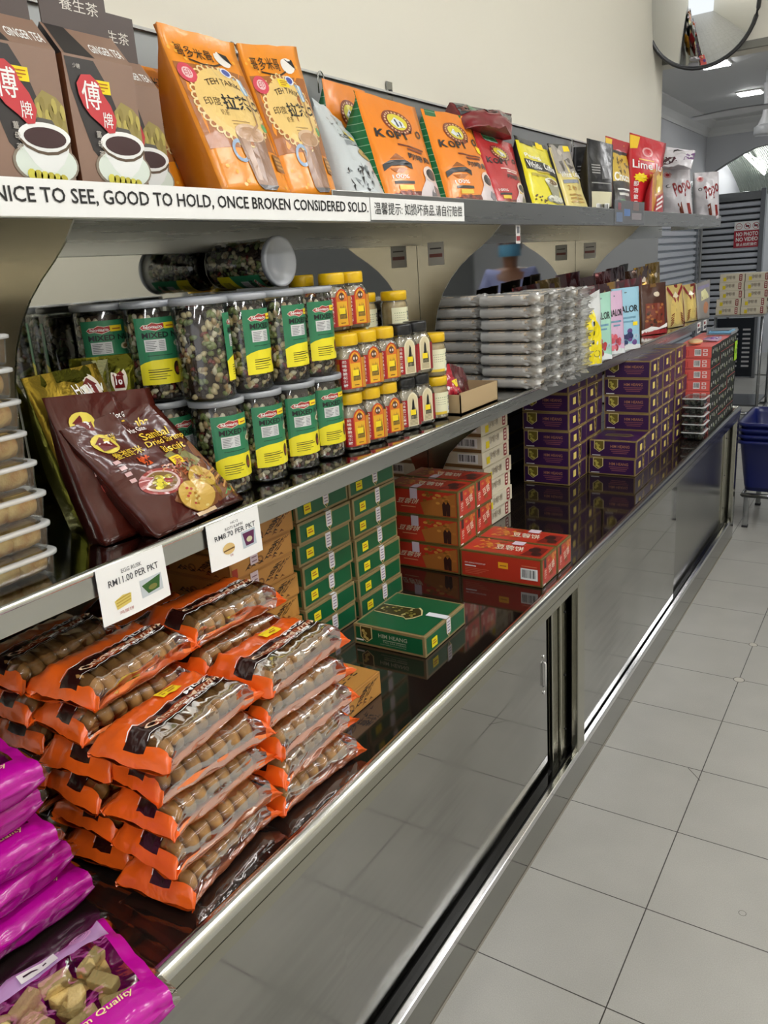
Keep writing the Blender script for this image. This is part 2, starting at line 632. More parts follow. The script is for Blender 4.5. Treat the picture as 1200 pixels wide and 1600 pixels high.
# back wall with an arched opening
ARCH = [at(1112, 270, y=10.0), at(1135, 255, y=10.0), at(1160, 240, y=10.0), at(1180, 230, y=10.0), at(1200, 225, y=10.0)]
b = MB()
az = [(p.x, p.z) for p in ARCH]
prof = [(-1.40, 2.74), (-1.40, 0.0), (az[0][0] - .12, 0.0)] + [(az[0][0] - .12, az[0][1] - .06)] + az + [(-.45, 2.42), (-.2, 2.36), (0.02, 2.2), (0.05, 0), (3.2, 0), (3.2, 2.74)]
tris = tessellate_polygon([[Vector((x, z, 0)) for x, z in prof]])
for yy in (10.0, 10.12):
    b.mesh([(x, yy, z) for x, z in prof], [tuple(t) for t in tris], FARM)
n_ = len(prof)
for i in range(n_):
    (x0, z0), (x1, z1) = prof[i], prof[(i + 1) % n_]
    b.face([(x0, 10.0, z0), (x1, 10.0, z1), (x1, 10.12, z1), (x0, 10.12, z0)], mat('#4c4f4e', 'paper'))
struct(b.build('wall_back'))
# coved cornice round the far room
b = MB()
for (ax, ay), (bx, by), nrm in (((-1.40, YE + .2), (-1.40, 10.0), (1, 0)), ((-1.40, 10.0), (3.2, 10.0), (0, -1))):
    A, Bv, n2 = Vector((ax, ay, 0)), Vector((bx, by, 0)), Vector((nrm[0], nrm[1], 0))
    cr = [(0, 2.60), (0.012, 2.60), (0.02, 2.63), (0.05, 2.68), (0.10, 2.71), (0.12, 2.725), (0.12, 2.742)]
    for (d0, z0), (d1, z1) in zip(cr, cr[1:]):
        b.face([A + n2 * d0 + Vector((0, 0, z0)), Bv + n2 * d0 + Vector((0, 0, z0)), Bv + n2 * d1 + Vector((0, 0, z1)), A + n2 * d1 + Vector((0, 0, z1))], CEILM)
struct(b.build('trim_3'))
# the corridor beyond the arch: pale panelled vault and roller shutters
def _vault(nt, bs):
    bs.inputs['Base Color'].default_value = lin('#a9b3a4'); bs.inputs['Metallic'].default_value = 0.6; bs.inputs['Roughness'].default_value = 0.25
    tc = N(nt, 'ShaderNodeTexCoord'); w = N(nt, 'ShaderNodeTexWave', i_Scale=14.0, i_Distortion=0.5); w.bands_direction = 'X'
    nt.links.new(tc.outputs['Object'], w.inputs['Vector'])
    bp = N(nt, 'ShaderNodeBump', i_Strength=0.4, i_Distance=0.02)
    nt.links.new(w.outputs['Fac'], bp.inputs['Height']); nt.links.new(bp.outputs[0], bs.inputs['Normal'])
VAULT = nodemat('ribbed_vault_panel', _vault)
b = MB()
b.grid(lambda u, v: (-1.4 + 3.2 * u, 10.15 + 2.2 * v, 2.5 - 0.45 * v * v), 4, 8, VAULT)
struct(b.build('ceiling_corridor'))
b = MB(); b.box((-1.5, 12.3, 0), (1.9, 12.4, 2.2), FARM); b.box((-1.5, 10.12, 0), (-1.4, 12.3, 2.6), FARM); struct(b.build('wall_corridor'))
b = MB(); b.box((-1.6, 10.12, -0.1), (3.2, 12.4, 0), FLOORM); struct(b.build('floor_corridor'))
# ------------------------------------------------------------------ the display fixture
Y0, Y1 = -0.9, 4.31
t = thing('display_counter', 'long steel counter with mirrored sliding doors below the shelves', 'counter', (-0.27, 1.7, 0))
o0 = Vector((-0.27, 1.7, 0))


def rel(mb, name, parent, origin):
    """build a mesh given in room coordinates under a thing standing at origin."""
    mb.v = [(a - origin[0], b_ - origin[1], c_ - origin[2]) for a, b_, c_ in mb.v]
    return mb.build(name, parent)


b = MB(); b.box((XB, Y0, 0.66), (-0.012, Y1 - 0.01, ZC), BLACKTOP)
rel(b, 'countertop', t, o0)
b = MB()
b.tube([(-0.004, Y0, 0.684), (-0.004, Y1 - 0.01, 0.684)], 0.0125, STEEL_RAIL, 14)
b.box((-0.012, Y0, 0.655), (0.004, Y1, 0.684), STEEL_POST, 0.002)
b.tube([(-0.004, Y1 - 0.006, 0.684), (XB, Y1 - 0.006, 0.684)], 0.0125, STEEL_RAIL, 14)
rel(b, 'edge_rail', t, o0)
b = MB()
b.box((XB, Y0, 0), (0.0, Y1, 0.098), STEEL_KICK, 0.002)
rel(b, 'kick_plate', t, o0)
b = MB()
b.box((-0.04, Y0, 0.098), (-0.026, Y1 - 0.1, 0.104), mat('#3a3a3a', 'steel'))
b.box((-0.016, Y0, 0.098), (0.001, Y1 - 0.1, 0.117), _steel('bright_track', '#e4e4e6', 0.16, 0.05), 0.003)
b.box((-0.06, Y0, 0.09), (-0.016, Y1 - .1, 0.1005), DARKGAP)
rel(b, 'bottom_track', t, o0)
b = MB()
b.box((-0.05, Y0, 0.628), (-0.001, Y1, 0.66), STEEL_POST)
b.box((-0.05, Y0, 0.618), (-0.012, Y1, 0.628), STEEL_POST)
b.box((0.0, Y0, 0.640), (0.002, Y1, 0.652), STEEL_POST)
rel(b, 'top_track', t, o0)
b = MB()
b.box((XB, Y0, 0.1), (XB + .01, Y1, 0.66), DARKGAP); b.box((XB, Y1 - 0.012, 0.09), (0, Y1, 0.66), STEEL_POST)
b.box((XB, Y0, 0.095), (-0.06, Y1 - .01, 0.1), DARKGAP)
rel(b, 'cabinet_shell', t, o0)
for ya, yb in ((1.835, 1.985), (Y1 - 0.22, Y1)):
    b = MB()
    b.box((-0.02, yb - 0.055, 0.095), (0.0, yb, 0.645), STEEL_POST, 0.002)
    b.box((-0.05, ya, 0.1), (-0.038, ya + 0.04, 0.63), STEEL_POST, 0.002)
    b.box((-0.046, ya + 0.045, 0.1), (-0.03, yb - 0.06, 0.63), STEEL_POST, 0.002)
    b.box((-0.062, ya - 0.01, 0.1), (-0.054, yb, 0.63), STEEL_POST, 0.002)
    for zz in (0.2, 0.37, 0.56):
        b.tube([(-0.03, ya + 0.07, zz), (-0.027, ya + 0.07, zz)], 0.003, DARKGAP, 6)
    rel(b, 'door_post', t, o0)
# sliding mirrored doors (front and rear leaf of each pair)
DOORS = [(-0.9, 0.845, -0.030), (0.84 - 0.005, 1.79, -0.037), (1.985, 3.10, -0.018), (3.07, 4.09, -0.034)]
for i, (ya, yb, x) in enumerate(DOORS):
    b = MB(); b.box((x - 0.005, ya, 0.104), (x, yb, 0.63), WORNGLASS if i == 3 else DOORGLASS)
    d = rel(b, 'sliding_door', t, o0)
    yh = yb - 0.022 if i == 1 else ya + 0.02
    if i in (1, 2, 3):
        h = MB()
        h.tube([(x, yh, 0.40), (x + 0.006, yh, 0.405), (x + 0.006, yh, 0.47), (x, yh, 0.475)], 0.0035, mat('#dddddd', 'chrome'), 8)
        h.tube([(x, yh, 0.385), (x + .003, yh, 0.385)], 0.005, mat('#dddddd', 'chrome'), 8)
        h.tube([(x, yh, 0.49), (x + .003, yh, 0.49)], 0.005, mat('#dddddd', 'chrome'), 8)
        rel(h, 'door_handle', d, o0)

# mirror-finish back panel, in the pitch of the brackets
t = thing('shelf_back_panel', 'mirror-finish steel back panel between counter and wall shelves', 'back panel', (XB, 1.7, ZC))
o0 = Vector((XB, 1.7, ZC))
for ya, yb in ((Y0, 0.768), (0.772, 2.088), (2.092, 3.408), (3.412, YE - .003)):
    b = MB(); b.box((XB + 0.0005, ya, ZC + .0005), (XB + 0.004, yb, 1.54), MIRROR); rel(b, 'mirror_panel', t, o0)

YBR = (0.735, 2.09, 3.41)
# upper shelf
t = thing('upper_wall_shelf', 'stainless steel top shelf carrying the tea and coffee packs', 'shelf', (XU, 2.0, 1.57))
o0 = Vector((XU, 2.0, 1.57))
YU = 5.02
b = MB(); b.box((XB + 0.004, Y0, 1.60), (XU - 0.003, YE, ZU), STEEL_SHELF); b.box((XB, YE, 1.6), (XU - .003, YU, ZU), STEEL_SHELF); rel(b, 'shelf_board', t, o0)
b = MB(); b.box((XU - 0.003, Y0, 1.571), (XU, 1.325, 1.6185), STEEL_LIP, 0.001); b.box((XU - 0.003, 1.325, 1.571), (XU, YU, 1.629), STEEL_LIP, 0.001); b.box((XU - 0.02, Y0, 1.571), (XU - .003, YU, 1.574), STEEL_LIP)
b.box((XB, YU - 0.003, 1.571), (XU, YU, 1.629), STEEL_LIP)
rel(b, 'front_lip', t, o0)
b = MB(); b.box((XB, Y0, ZU), (XB + 0.006, YE, 1.915), _steel('dull_upstand_steel', '#8e9090', 0.45, 0.05)); b.box((XB, Y0, 1.915), (XB + 0.014, YE, 1.92), mat('#c2c2be', 'paper')); rel(b, 'upstand', t, o0)
b = MB(); b.box((XB + 0.004, Y0, 1.535), (XB + 0.022, YE - .003, 1.60), STEEL_LIP); rel(b, 'wall_batten', t, o0)
for yb in YBR:
    b = MB()
    pr = [(-0.272, 1.571), (-0.30, 1.542), (-0.33, 1.520), (-0.366, 1.497), (-0.40, 1.471), (-0.43, 1.440), (-0.458, 1.400), (-0.478, 1.352), (-0.489, 1.30), (-0.496, 1.22), (-0.498, ZM)]
    lo, hi = yb - 0.0015, yb + 0.0015
    for (x0, z0), (x1, z1) in zip(pr, pr[1:]):
        for yy, fl_ in ((lo, 1), (hi, 0)):
            zz = 1.60 if z0 > 1.5 else None
            q = [(XB + .005, yy, z0), (XB + .005, yy, z1), (x1, yy, z1), (x0, yy, z0)]
            b.face(q if fl_ else q[::-1], STEEL_BRKT)
        b.face([(x0, lo, z0), (x0, hi, z0), (x1, hi, z1), (x1, lo, z1)], STEEL_LIP)
    b.box((XB + .005, lo, 1.571), (XU - .004, hi, 1.60), STEEL_BRKT)
    rel(b, 'bracket', t, o0)
# middle shelf
t = thing('middle_wall_shelf', 'stainless steel middle shelf carrying jars and biscuit packs', 'shelf', (XM, 1.8, 1.087))
o0 = Vector((XM, 1.8, 1.087))
YMID = 4.47
b = MB(); b.box((XB + 0.004, Y0, 1.112), (XM - 0.006, YMID, ZM), STEEL_SHELF); rel(b, 'shelf_board', t, o0)
b = MB()
b.tube([(XM - 0.006, Y0, 1.1195), (XM - 0.006, YMID, 1.1195)], 0.006, STEEL_RAIL, 12)
b.box((XM - 0.004, Y0, 1.087), (XM - 0.001, YMID, 1.119), STEEL_LIP); b.box((XM - 0.02, Y0, 1.087), (XM - 0.004, YMID, 1.09), STEEL_LIP)
rel(b, 'front_lip', t, o0)
for yb in YBR:
    b = MB()
    pr = [(-0.21, 1.095), (-0.25, 1.075), (-0.30, 1.05), (-0.36, 1.015), (-0.42, 0.97), (-0.46, 0.93), (-0.485, 0.88), (-0.497, 0.82), (-0.50, ZC)]
    lo, hi = yb - 0.0015, yb + 0.0015
    for (x0, z0), (x1, z1) in zip(pr, pr[1:]):
        for yy, fl_ in ((lo, 1), (hi, 0)):
            q = [(XB + .005, yy, z0), (XB + .005, yy, z1), (x1, yy, z1), (x0, yy, z0)]
            b.face(q if fl_ else q[::-1], STEEL_BRKT)
        b.face([(x0, lo, z0), (x0, hi, z0), (x1, hi, z1), (x1, lo, z1)], STEEL_LIP)
    b.box((XB + .005, lo, 1.095), (XM - .01, hi, 1.112), STEEL_BRKT)
    rel(b, 'bracket', t, o0)

# ------------------------------------------------------------------ signs on the upper lip
def sign(name, label, y0, y1, z0, z1, txt, tb, bold=0, dx=0.002, rz=0.0):
    y0_ = y0
    b = MB()
    b.box((XU, y0, z0), (XU + dx, y1, z1), WHITE)
    s = plane((XU + dx, y0, z0), (0, y1 - y0, 0), (0, 0, z1 - z0))
    b.text(s, txt, *tb, BLACK, bold=bold)
    o = MB(); o.v, o.f, o.m, o.mats, o.sm = b.v, b.f, b.m, b.mats, b.sm
    og = Vector((XU, y0, z0))
    o.v = [(a - og.x, c - og.y, d - og.z) for a, c, d in o.v]
    return tag(o.build(name, None, og), label, 'sign')


ya = at(0, 310, x=XU).y; yb = at(576, 320, x=XU).y; yc = at(724, 328, x=XU).y
sign('shelf_sign', 'long white sign with black English warning on top shelf edge', ya - 0.02, yb, 1.573, 1.6185,
     'NICE TO SEE, GOOD TO HOLD, ONCE BROKEN CONSIDERED SOLD.', (-0.012 + 0.02 / (yb - ya), 0.30, 0.992, 0.78), bold=1)
sign('shelf_sign', 'short white sign with Chinese lettering beside the English one', yb + 0.004, yc, 1.576, 1.619,
     '温馨提示: 如损坏商品,请自行赔偿', (0.03, 0.22, 0.97, 0.8))

# ------------------------------------------------------------------ lamps
TUBE = bpy.data.materials.new('glowing_tube')
TUBE.use_nodes = True
_b = TUBE.node_tree.nodes['Principled BSDF']
_b.inputs['Emission Color'].default_value = (1.0, 0.995, 0.985, 1)
_b.inputs['Emission Strength'].default_value = TUBE_STRENGTH
_b.inputs['Base Color'].default_value = (1, 1, 1, 1)


def tube_lamp(x, y, label, L=1.2, w=0.16):
    t = thing('ceiling_light', label, 'ceiling light', (x, y, 3.2), 'tube lights over the aisle')
    b = MB(); b.box((-w / 2 - .02, -L / 2 - .02, -0.05), (w / 2 + .02, L / 2 + .02, 0), WHITE, 0.004); b.build('housing', t)
    b = MB(); b.box((-w / 2, -L / 2, -0.075), (w / 2, L / 2, -0.0502), TUBE); b.build('diffuser', t)


for i, x in enumerate((1.15, 2.5)):
    for k, y in enumerate((-2.2, -0.2, 1.8, 3.6)):
        tube_lamp(x, y, 'long white tube light on the ceiling above the aisle')


def downlight(u, v, label, w=0.09, l=0.09):
    p = at(u, v, z=2.74)
    t = thing('ceiling_light', label, 'ceiling light', p)
    b = MB(); b.box((-w - .012, -l - .012, -0.012), (w + .012, l + .012, 0), WHITE, 0.004); b.build('bezel', t)
    b = MB(); b.box((-w, -l, -0.02), (w, l, -0.0122), TUBE); b.build('diffuser', t)


downlight(1117, 98, 'bright oblong ceiling light below the round mirror')
downlight(1172, 143, 'smaller bright ceiling light beside the ceiling fan')
# ------------------------------------------------------------------ printed bags
def quad_dims(TL, TR, BR, BL):
    return ((BR - BL).length + (TR - TL).length) / 2, ((TL - BL).length + (TR - BR).length) / 2


def bag(name, label, cat, TL, TR, BR, BL, t, front, side, prints=None, back=None, bulge=0.018, seed=0, group=None, wr=0.003, seal=0.92, sealm=None, flare=0.0, nu=12, nv=16, pinch=0.5):
    """a filled pouch: printed front panel, folded side gussets, flat seal along the top."""
    TL, TR, BR, BL = Vector(TL), Vector(TR), Vector(BR), Vector(BL)
    og = (BL + BR) / 2
    TL, TR, BR, BL = TL - og, TR - og, BR - og, BL - og
    n = (BR - BL).cross(TL - BL).normalized()
    nb = Vector((n.x, n.y, 0)).normalized() if abs(n.z) < 0.75 else n
    rnd = random.Random(seed)
    so = Vector((rnd.uniform(0, 50), rnd.uniform(0, 50), rnd.uniform(0, 50)))

    def bil(u, v):
        return (BL * (1 - u) + BR * u) * (1 - v) + (TL * (1 - u) + TR * u) * v

    def vp(v):
        v = max(0.0, v)
        if v >= seal:
            return 0.0
        return min(1.0, (1 - (v / seal) ** 2.2) * 1.15)

    def vb(v):
        return vp(v) * (0.75 + 0.25 * sin(pi * min(1, max(0, v * 1.1))))

    def front_(u, v):
        uu = min(1, max(0, u))
        w = noise.noise(so + Vector((u * 3, v * 4, 0))) * wr + noise.noise(so + Vector((u * 9, v * 7, 3))) * wr * .5
        return bil(u, v) + n * (bulge * (4 * uu * (1 - uu)) ** 0.7 * vb(v) + w * (0.4 + (4 * uu * (1 - uu)) ** .5) + flare * max(0, v - seal) * 8 * .02)

    def back_(u, v):
        uu = min(1, max(0, u))
        return bil(u, v) - nb * (t * vp(v) + 0.0015 + bulge * .4 * (4 * uu * (1 - uu)) ** .7 * vp(v))
    b = MB()
    cols = [('f', i / nu) for i in range(nu + 1)] + [('r', 0)] + [('b', 1 - i / nu) for i in range(nu + 1)] + [('l', 0)]
    i0 = 0
    for j in range(nv + 1):
        v = j / nv
        for k, u in cols:
            if k == 'f': p = front_(u, v)
            elif k == 'b': p = back_(u, v)
            else:
                e = 1 if k == 'r' else 0
                a, c = front_(e, v), back_(e, v)
                inn = (bil(0.5, v) - bil(e, v)).normalized()
                p = (a + c) / 2 + inn * (pinch * 0.45 * (a - c).length * (0.35 + v * 0.65))
            b.v.append(tuple(p))
    L = len(cols)
    back = back or side
    fi, si, bi = b.mi(front), b.mi(side), b.mi(back)
    sl = b.mi(sealm) if sealm else fi
    for j in range(nv):
        for k in range(L):
            k2 = (k + 1) % L
            b.f.append((j * L + k, j * L + k2, (j + 1) * L + k2, (j + 1) * L + k))
            if k < nu: b.m.append(sl if (j + .5) / nv > seal else fi)
            elif k in (nu, nu + 1) or k >= 2 * nu + 2: b.m.append(si)
            else: b.m.append(bi)
            b.sm.append(True)
    b.f.append(tuple(reversed(range(L)))); b.m.append(bi); b.sm.append(False)
    s = S(front_)
    if prints:
        prints(b, s)
    o = tag(b.build(name, None, og), label, cat, group)
    return o, s


def sticker(o, s, u0, v0, u1, v1, col=None, txt=True):
    b = MB()
    b.rect(s, u0, v0, u1, v1, col or YSTICK, off=0.0016, n=(3, 2))
    if txt:
        for k in range(3):
            b.rect(s, u0 + (u1 - u0) * .15, v0 + (v1 - v0) * (.2 + .25 * k), u0 + (u1 - u0) * (.85 if k else .6), v0 + (v1 - v0) * (.28 + .25 * k), YTXT, off=0.0021, n=(3, 1))
    return b.build('price_sticker', o)


def barcode(b, s, u0, v0, u1, v1, off=0.0006, n=16, seed=1):
    r = random.Random(seed)
    b.rect(s, u0, v0, u1, v1, WHITE, off)
    x = u0 + (u1 - u0) * .08
    while x < u1 - (u1 - u0) * .1:
        w = (u1 - u0) * r.choice((.015, .025, .04))
        b.rect(s, x, v0 + (v1 - v0) * .18, x + w, v1 - (v1 - v0) * .1, BLACK, off * 1.7, n=(1, 2))
        x += w + (u1 - u0) * r.choice((.015, .03, .04))


def px4(tl, tr, br, bl, xb, xt):
    return at(*tl, x=xt), at(*tr, x=xt), at(*br, x=xb), at(*bl, x=xb)


def settle(q, z):
    """put the lower corners on the shelf."""
    TL, TR, BR, BL = q
    BL.z = BR.z = z
    return TL, TR, BR, BL


ZS = ZU + 0.002

# ---- gable-top ginger tea cartons
TBR, TCH = mat('#7d5c4c', 'card'), mat('#2b2626', 'card')
TLT, TSD = mat('#8c6f5e', 'card'), mat('#6b4028', 'card')


def tea_prints(b, s):
    b.poly(s, [(0, 0), (1, 0), (1, 1), (0, 1)], TLT, .0003, .3)
    b.poly(s, [(0, .0), (.45, 0), (.3, .25), (.12, .45), (0, .55)], mat('#8f7160', 'card'), .0005, .3)
    b.poly(s, [(0.02, .98), (.42, .98), (.58, .8), (.68, .6), (.66, .45), (.5, .5), (.42, .38), (.33, .22), (.22, .3), (.12, .55), (.05, .75)], TCH, .0007, .3)
    b.poly(s, [(.62, .62), (.74, .7), (.9, .66), (.99, .6), (.99, .4), (.8, .36), (.6, .42)], mat('#9a8a4a', 'card'), .0009, .3)
    for i in range(7):
        b.disc(s, .66 + .05 * i, .55 + .05 * sin(i * 2.1), .035, .06, mat(('#b8a855', '#8d7d3c')[i % 2], 'card'), .0011, 9)
    b.poly(s, [(.55, .42), (.62, .5), (.8, .49), (.88, .4), (.7, .38)], mat('#55504c', 'card'), .0013, .3)
    # saucer and cup
    b.disc(s, .64, .17, .42, .165, mat('#8d8272', 'card'), .0015, 28)
    b.disc(s, .645, .172, .39, .15, mat('#dfe8de', 'card'), .0017, 28)
    b.poly(s, [(.36, .36), (.98, .36), (.95, .26), (.86, .17), (.74, .11), (.58, .11), (.48, .17), (.39, .26)], mat('#eef0ee', 'card'), .0019, .3)
    b.disc(s, .67, .365, .33, .1, mat('#f4f4f2', 'card'), .0021, 28)
    b.line(s, [(.35, .33), (.42, .285), (.55, .25), (.67, .24), (.8, .25), (.92, .285), (.99, .33)], .022, mat('#5c4a38', 'card'), .0023, 1)
    b.disc(s, .67, .355, .27, .075, mat('#3c1d20', 'card'), .0025, 24)
    for i in range(6):
        b.disc(s, .42 + .08 * i, .085 - .006 * i, .055, .04, mat(('#d9d050', '#c4b83c')[i % 2], 'card'), .0027, 10)
    # red seal with the two characters
    sg = [(.12, .79), (.2, .86), (.33, .87), (.43, .82), (.47, .74), (.56, .66), (.62, .55), (.57, .45), (.48, .44), (.38, .5), (.25, .56), (.17, .63), (.13, .71)]
    b.poly(s, sg, mat('#c8343c', 'card'), .0029, .2)
    b.text(s, '傅', .17, .61, .43, .82, WHITE, .0033, .5)
    b.text(s, '牌', .42, .48, .56, .6, WHITE, .0033, .3)
    for i, c in enumerate('薑母茶'):
        b.text(s, c, .29, .4 - .075 * i, .36, .45 - .075 * i, mat('#c8c2b8', 'card'), .0033)
    b.text(s, '少糖', .1, .9, .2, .935, mat('#c8c2b8', 'card'), .0033)
    b.text(s, 'GINGER TEA', .28, .015, .48, .03, WHITE, .0033)


def tea_box(y0, xf, label, st=True):
    w, d, h, g, hh = 0.117, 0.068, 0.166, 0.042, 0.062
    og = Vector((xf, y0, ZS))
    b = MB()
    b.box((-d, 0, 0), (0, w, h), TSD)
    b.face([(0, 0, h), (0, w, h), (-d / 2, w, h + g), (-d / 2, 0, h + g)], TLT)
    b.face([(-d, w, h), (-d, 0, h), (-d / 2, 0, h + g), (-d / 2, w, h + g)], TSD)
    b.face([(-d, 0, h), (0, 0, h), (-d / 2, 0, h + g)], TCH); b.face([(0, w, h), (-d, w, h), (-d / 2, w, h + g)], TCH)
    s = plane((0, 0, 0), (0, w, 0), (0, 0, h))
    tea_prints(b, s)
    g_ = plane((0, 0, h), (0, w, 0), (-d / 2, 0, g))
    b.poly(g_, [(.04, 0), (.45, 0), (.3, 1), (.04, 1)], TCH, .0005)
    b.text(g_, 'GINGER TEA', .48, .2, .95, .5, WHITE, .0008, 1)
    sd = plane((-d, 0, 0), (d, 0, 0), (0, 0, h))
    b.rect(sd, .3, .62, .75, .66, mat('#a9825e', 'card')); b.rect(sd, .35, .12, .7, .2, mat('#a87a30', 'card'))
    o = tag(b.build('ginger_tea_box', None, og), label, 'tea box', 'ginger tea boxes on the top shelf')
    c = MB()
    c.box((-d / 2 - .0012, 0.004, h + g - .002), (-d / 2 + .0012, w - .004, h + g + hh), mat('#4a3c38', 'card'))
    c.text(plane((-d / 2 + .0012, 0, h + g), (0, w, 0), (0, 0, hh)), '養生茶', .3, .35, .85, .62, mat('#d8d2c8', 'card'), .0005)
    c.build('hang_tab', o)
    if st:
        sticker(o, s, .38, .74, .6, .84)
    return o


tea_box(0.646, -0.29, 'brown ginger tea box cut off by the picture edge, first on top shelf')
tea_box(0.773, -0.29, 'brown ginger tea box with red seal, second on top shelf')
tea_box(0.897, -0.372, 'brown ginger tea box set back between front tea box and orange bag', False)

# ---- orange teh tarik bags
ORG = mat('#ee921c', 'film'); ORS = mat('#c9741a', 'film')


def teh(b, s):
    br, cr = mat('#a8642c', 'film'), mat('#ecc97c', 'film')
    b.rect(s, 0.03, .27, .97, .79, br, .0005)
    for i in range(34):
        a = 2 * pi * i / 34
        b.disc(s, .5 + .4 * cos(a), .54 + .245 * sin(a), .042, .026, mat('#f0d9a0', 'film'), .0008, 8, rings=1)
        b.disc(s, .5 + .4 * cos(a), .54 + .245 * sin(a), .026, .016, br, .001, 6, rings=1)
    b.disc(s, .5, .54, .39, .235, cr, .0012, 30, rings=5)
    r = random.Random(4)
    for i in range(16):
        b.disc(s, r.uniform(.05, .95), r.choice((r.uniform(.03, .25), r.uniform(.81, .9))), .02, .012, mat('#f7b440', 'film'), .0007, 8, rings=1)
    b.text(s, '哥多米哥', .13, .83, .6, .92, mat('#3a2512', 'film'), .0012, .5)
    b.line(s, [(.25, .82), (.4, .795), (.55, .8), (.68, .83)], .012, mat('#3a2512', 'film'), .0012)
    b.disc(s, .74, .87, .11, .055, mat('#f1ece4', 'film'), .0012, 14)
    b.poly(s, [(.72, .92), (.84, .91), (.86, .84), (.8, .87)], BLACK, .0015)
    b.disc(s, .14, .725, .105, .062, mat('#d64a5c', 'film'), .0014, 18)
    b.disc(s, .14, .725, .06, .036, mat('#f0c8c8', 'film'), .0017, 14)
    b.text(s, '印', .1, .7, .18, .75, mat('#c8404f', 'film'), .002)
    b.text(s, 'TEH TARIK', .29, .665, .74, .705, mat('#4a3018', 'film'), .0016, .6, arc=.02)
    b.text(s, '印度', .17, .52, .36, .575, mat('#4a3018', 'film'), .0016)
    b.text(s, '拉茶', .38, .5, .74, .6, BLACK, .0018, 2.0)
    b.line(s, [(.74, .55), (.82, .53), (.9, .55), (.9, .585), (.83, .585), (.82, .56)], .014, BLACK, .0018)
    b.text(s, '奶茶', .3, .462, .4, .5, mat('#8a6a40', 'film'), .0016)
    for k in range(3):
        b.rect(s, .38, .425 - .02 * k, .62 - .04 * k, .43 - .02 * k, mat('#a88050', 'film'), .0016, n=(4, 1))
    b.disc(s, .66, .765, .075, .034, mat('#e8eaf4', 'film'), .0016, 14); b.disc(s, .66, .765, .055, .024, mat('#4858a8', 'film'), .0018, 12)
    b.poly(s, [(.72, .74), (.82, .73), (.84, .63), (.76, .62)], mat('#8fb4d0', 'film'), .0016)
    b.poly(s, [(.76, .735), (.79, .733), (.81, .63), (.78, .625)], mat('#dce8f0', 'film'), .0018)
    b.disc(s, .85, .42, .055, .03, mat('#48a868', 'film'), .0016, 6)
    # glass of tea
    b.disc(s, .35, .25, .1, .07, mat('#8fa8c4', 'film'), .0014, 18, inner=.68, rings=1)
    b.poly(s, [(.36, .36), (.76, .36), (.72, .06), (.64, .025), (.5, .025), (.42, .06)], mat('#8f684c', 'film'), .0016)
    b.poly(s, [(.4, .34), (.5, .33), (.52, .06), (.45, .07)], mat('#a98468', 'film'), .0018)
    b.disc(s, .56, .36, .2, .055, mat('#d8b898', 'film'), .002, 20); b.disc(s, .56, .352, .17, .042, mat('#b8906c', 'film'), .0022, 20)
    b.line(s, [(.78, .62), (.75, .5), (.72, .42), (.6, .37)], .018, mat('#b48c6a', 'film'), .0024)
    b.poly(s, [(.42, .05), (.72, .05), (.66, .022), (.48, .022)], mat('#4a4440', 'film'), .0024)
    b.rect(s, .8, .15, .96, .255, mat('#8a5a28', 'film'), .0016)
    for k in range(3):
        b.rect(s, .82, .17 + .026 * k, .94, .185 + .026 * k, mat('#c89858', 'film'), .0019, n=(2, 1))


TG = 'orange milk tea bags on the top shelf'
q = settle(px4((240, 38), (362, 70), (459, 303), (351, 297), -.297, -.41), ZS)
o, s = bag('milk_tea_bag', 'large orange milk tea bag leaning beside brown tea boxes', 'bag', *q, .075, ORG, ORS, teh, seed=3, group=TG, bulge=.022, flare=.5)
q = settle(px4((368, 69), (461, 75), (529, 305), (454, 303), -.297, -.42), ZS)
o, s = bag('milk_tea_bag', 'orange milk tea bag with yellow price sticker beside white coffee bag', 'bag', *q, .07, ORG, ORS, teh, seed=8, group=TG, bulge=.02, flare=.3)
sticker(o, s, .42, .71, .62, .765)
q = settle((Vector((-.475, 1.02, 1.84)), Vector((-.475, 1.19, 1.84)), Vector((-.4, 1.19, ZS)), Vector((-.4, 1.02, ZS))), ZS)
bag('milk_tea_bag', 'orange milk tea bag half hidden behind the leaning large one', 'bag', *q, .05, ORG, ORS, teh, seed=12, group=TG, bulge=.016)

# ---- white coffee bag with ink drawings
WSV = mat('#c9d0d2', 'film')


def ink(b, s):
    k = mat('#2c2e30', 'film'); g = mat('#8b9296', 'film')
    r = random.Random(5)
    for cx, cy, n_, sc in ((.3, .78, 9, .12), (.25, .7, 5, .07), (.35, .14, 16, .2), (.66, .2, 16, .22), (.55, .1, 10, .15)):
        for i in range(n_):
            a = r.uniform(0, pi); L = r.uniform(.3, 1) * sc
            x, y = cx + r.uniform(-sc, sc), cy + r.uniform(-sc, sc) * .5
            x = min(.9, max(.06, x)); y = min(.93, max(.03, y))
            b.poly(s, [(x, y), (x + L * .6 * cos(a), y + L * .5 * sin(a)), (x + L * .3 * cos(a + .6), y + L * .4 * sin(a + .6))], r.choice((k, k, g)), .0008 + i * .00003)
    b.text(s, 'KOPI', .3, .6, .62, .65, k, .0012, 1)
    b.rect(s, .35, .52, .75, .58, g, .0008)
    b.disc(s, .68, .43, .17, .06, mat('#b49a5c', 'film'), .0012, 18)
    b.rect(s, .6, .42, .76, .435, mat('#6a5428', 'film'), .0015)


q = settle(px4((488, 152), (534, 190), (604, 302), (538, 298), -.30, -.44), ZS)
o, s = bag('white_coffee_bag', 'slumped silvery white coffee bag with black ink drawings', 'bag', *q, .05, WSV, WSV, ink, seed=21, bulge=.03, wr=.006)
sticker(o, s, .45, .655, .8, .705)

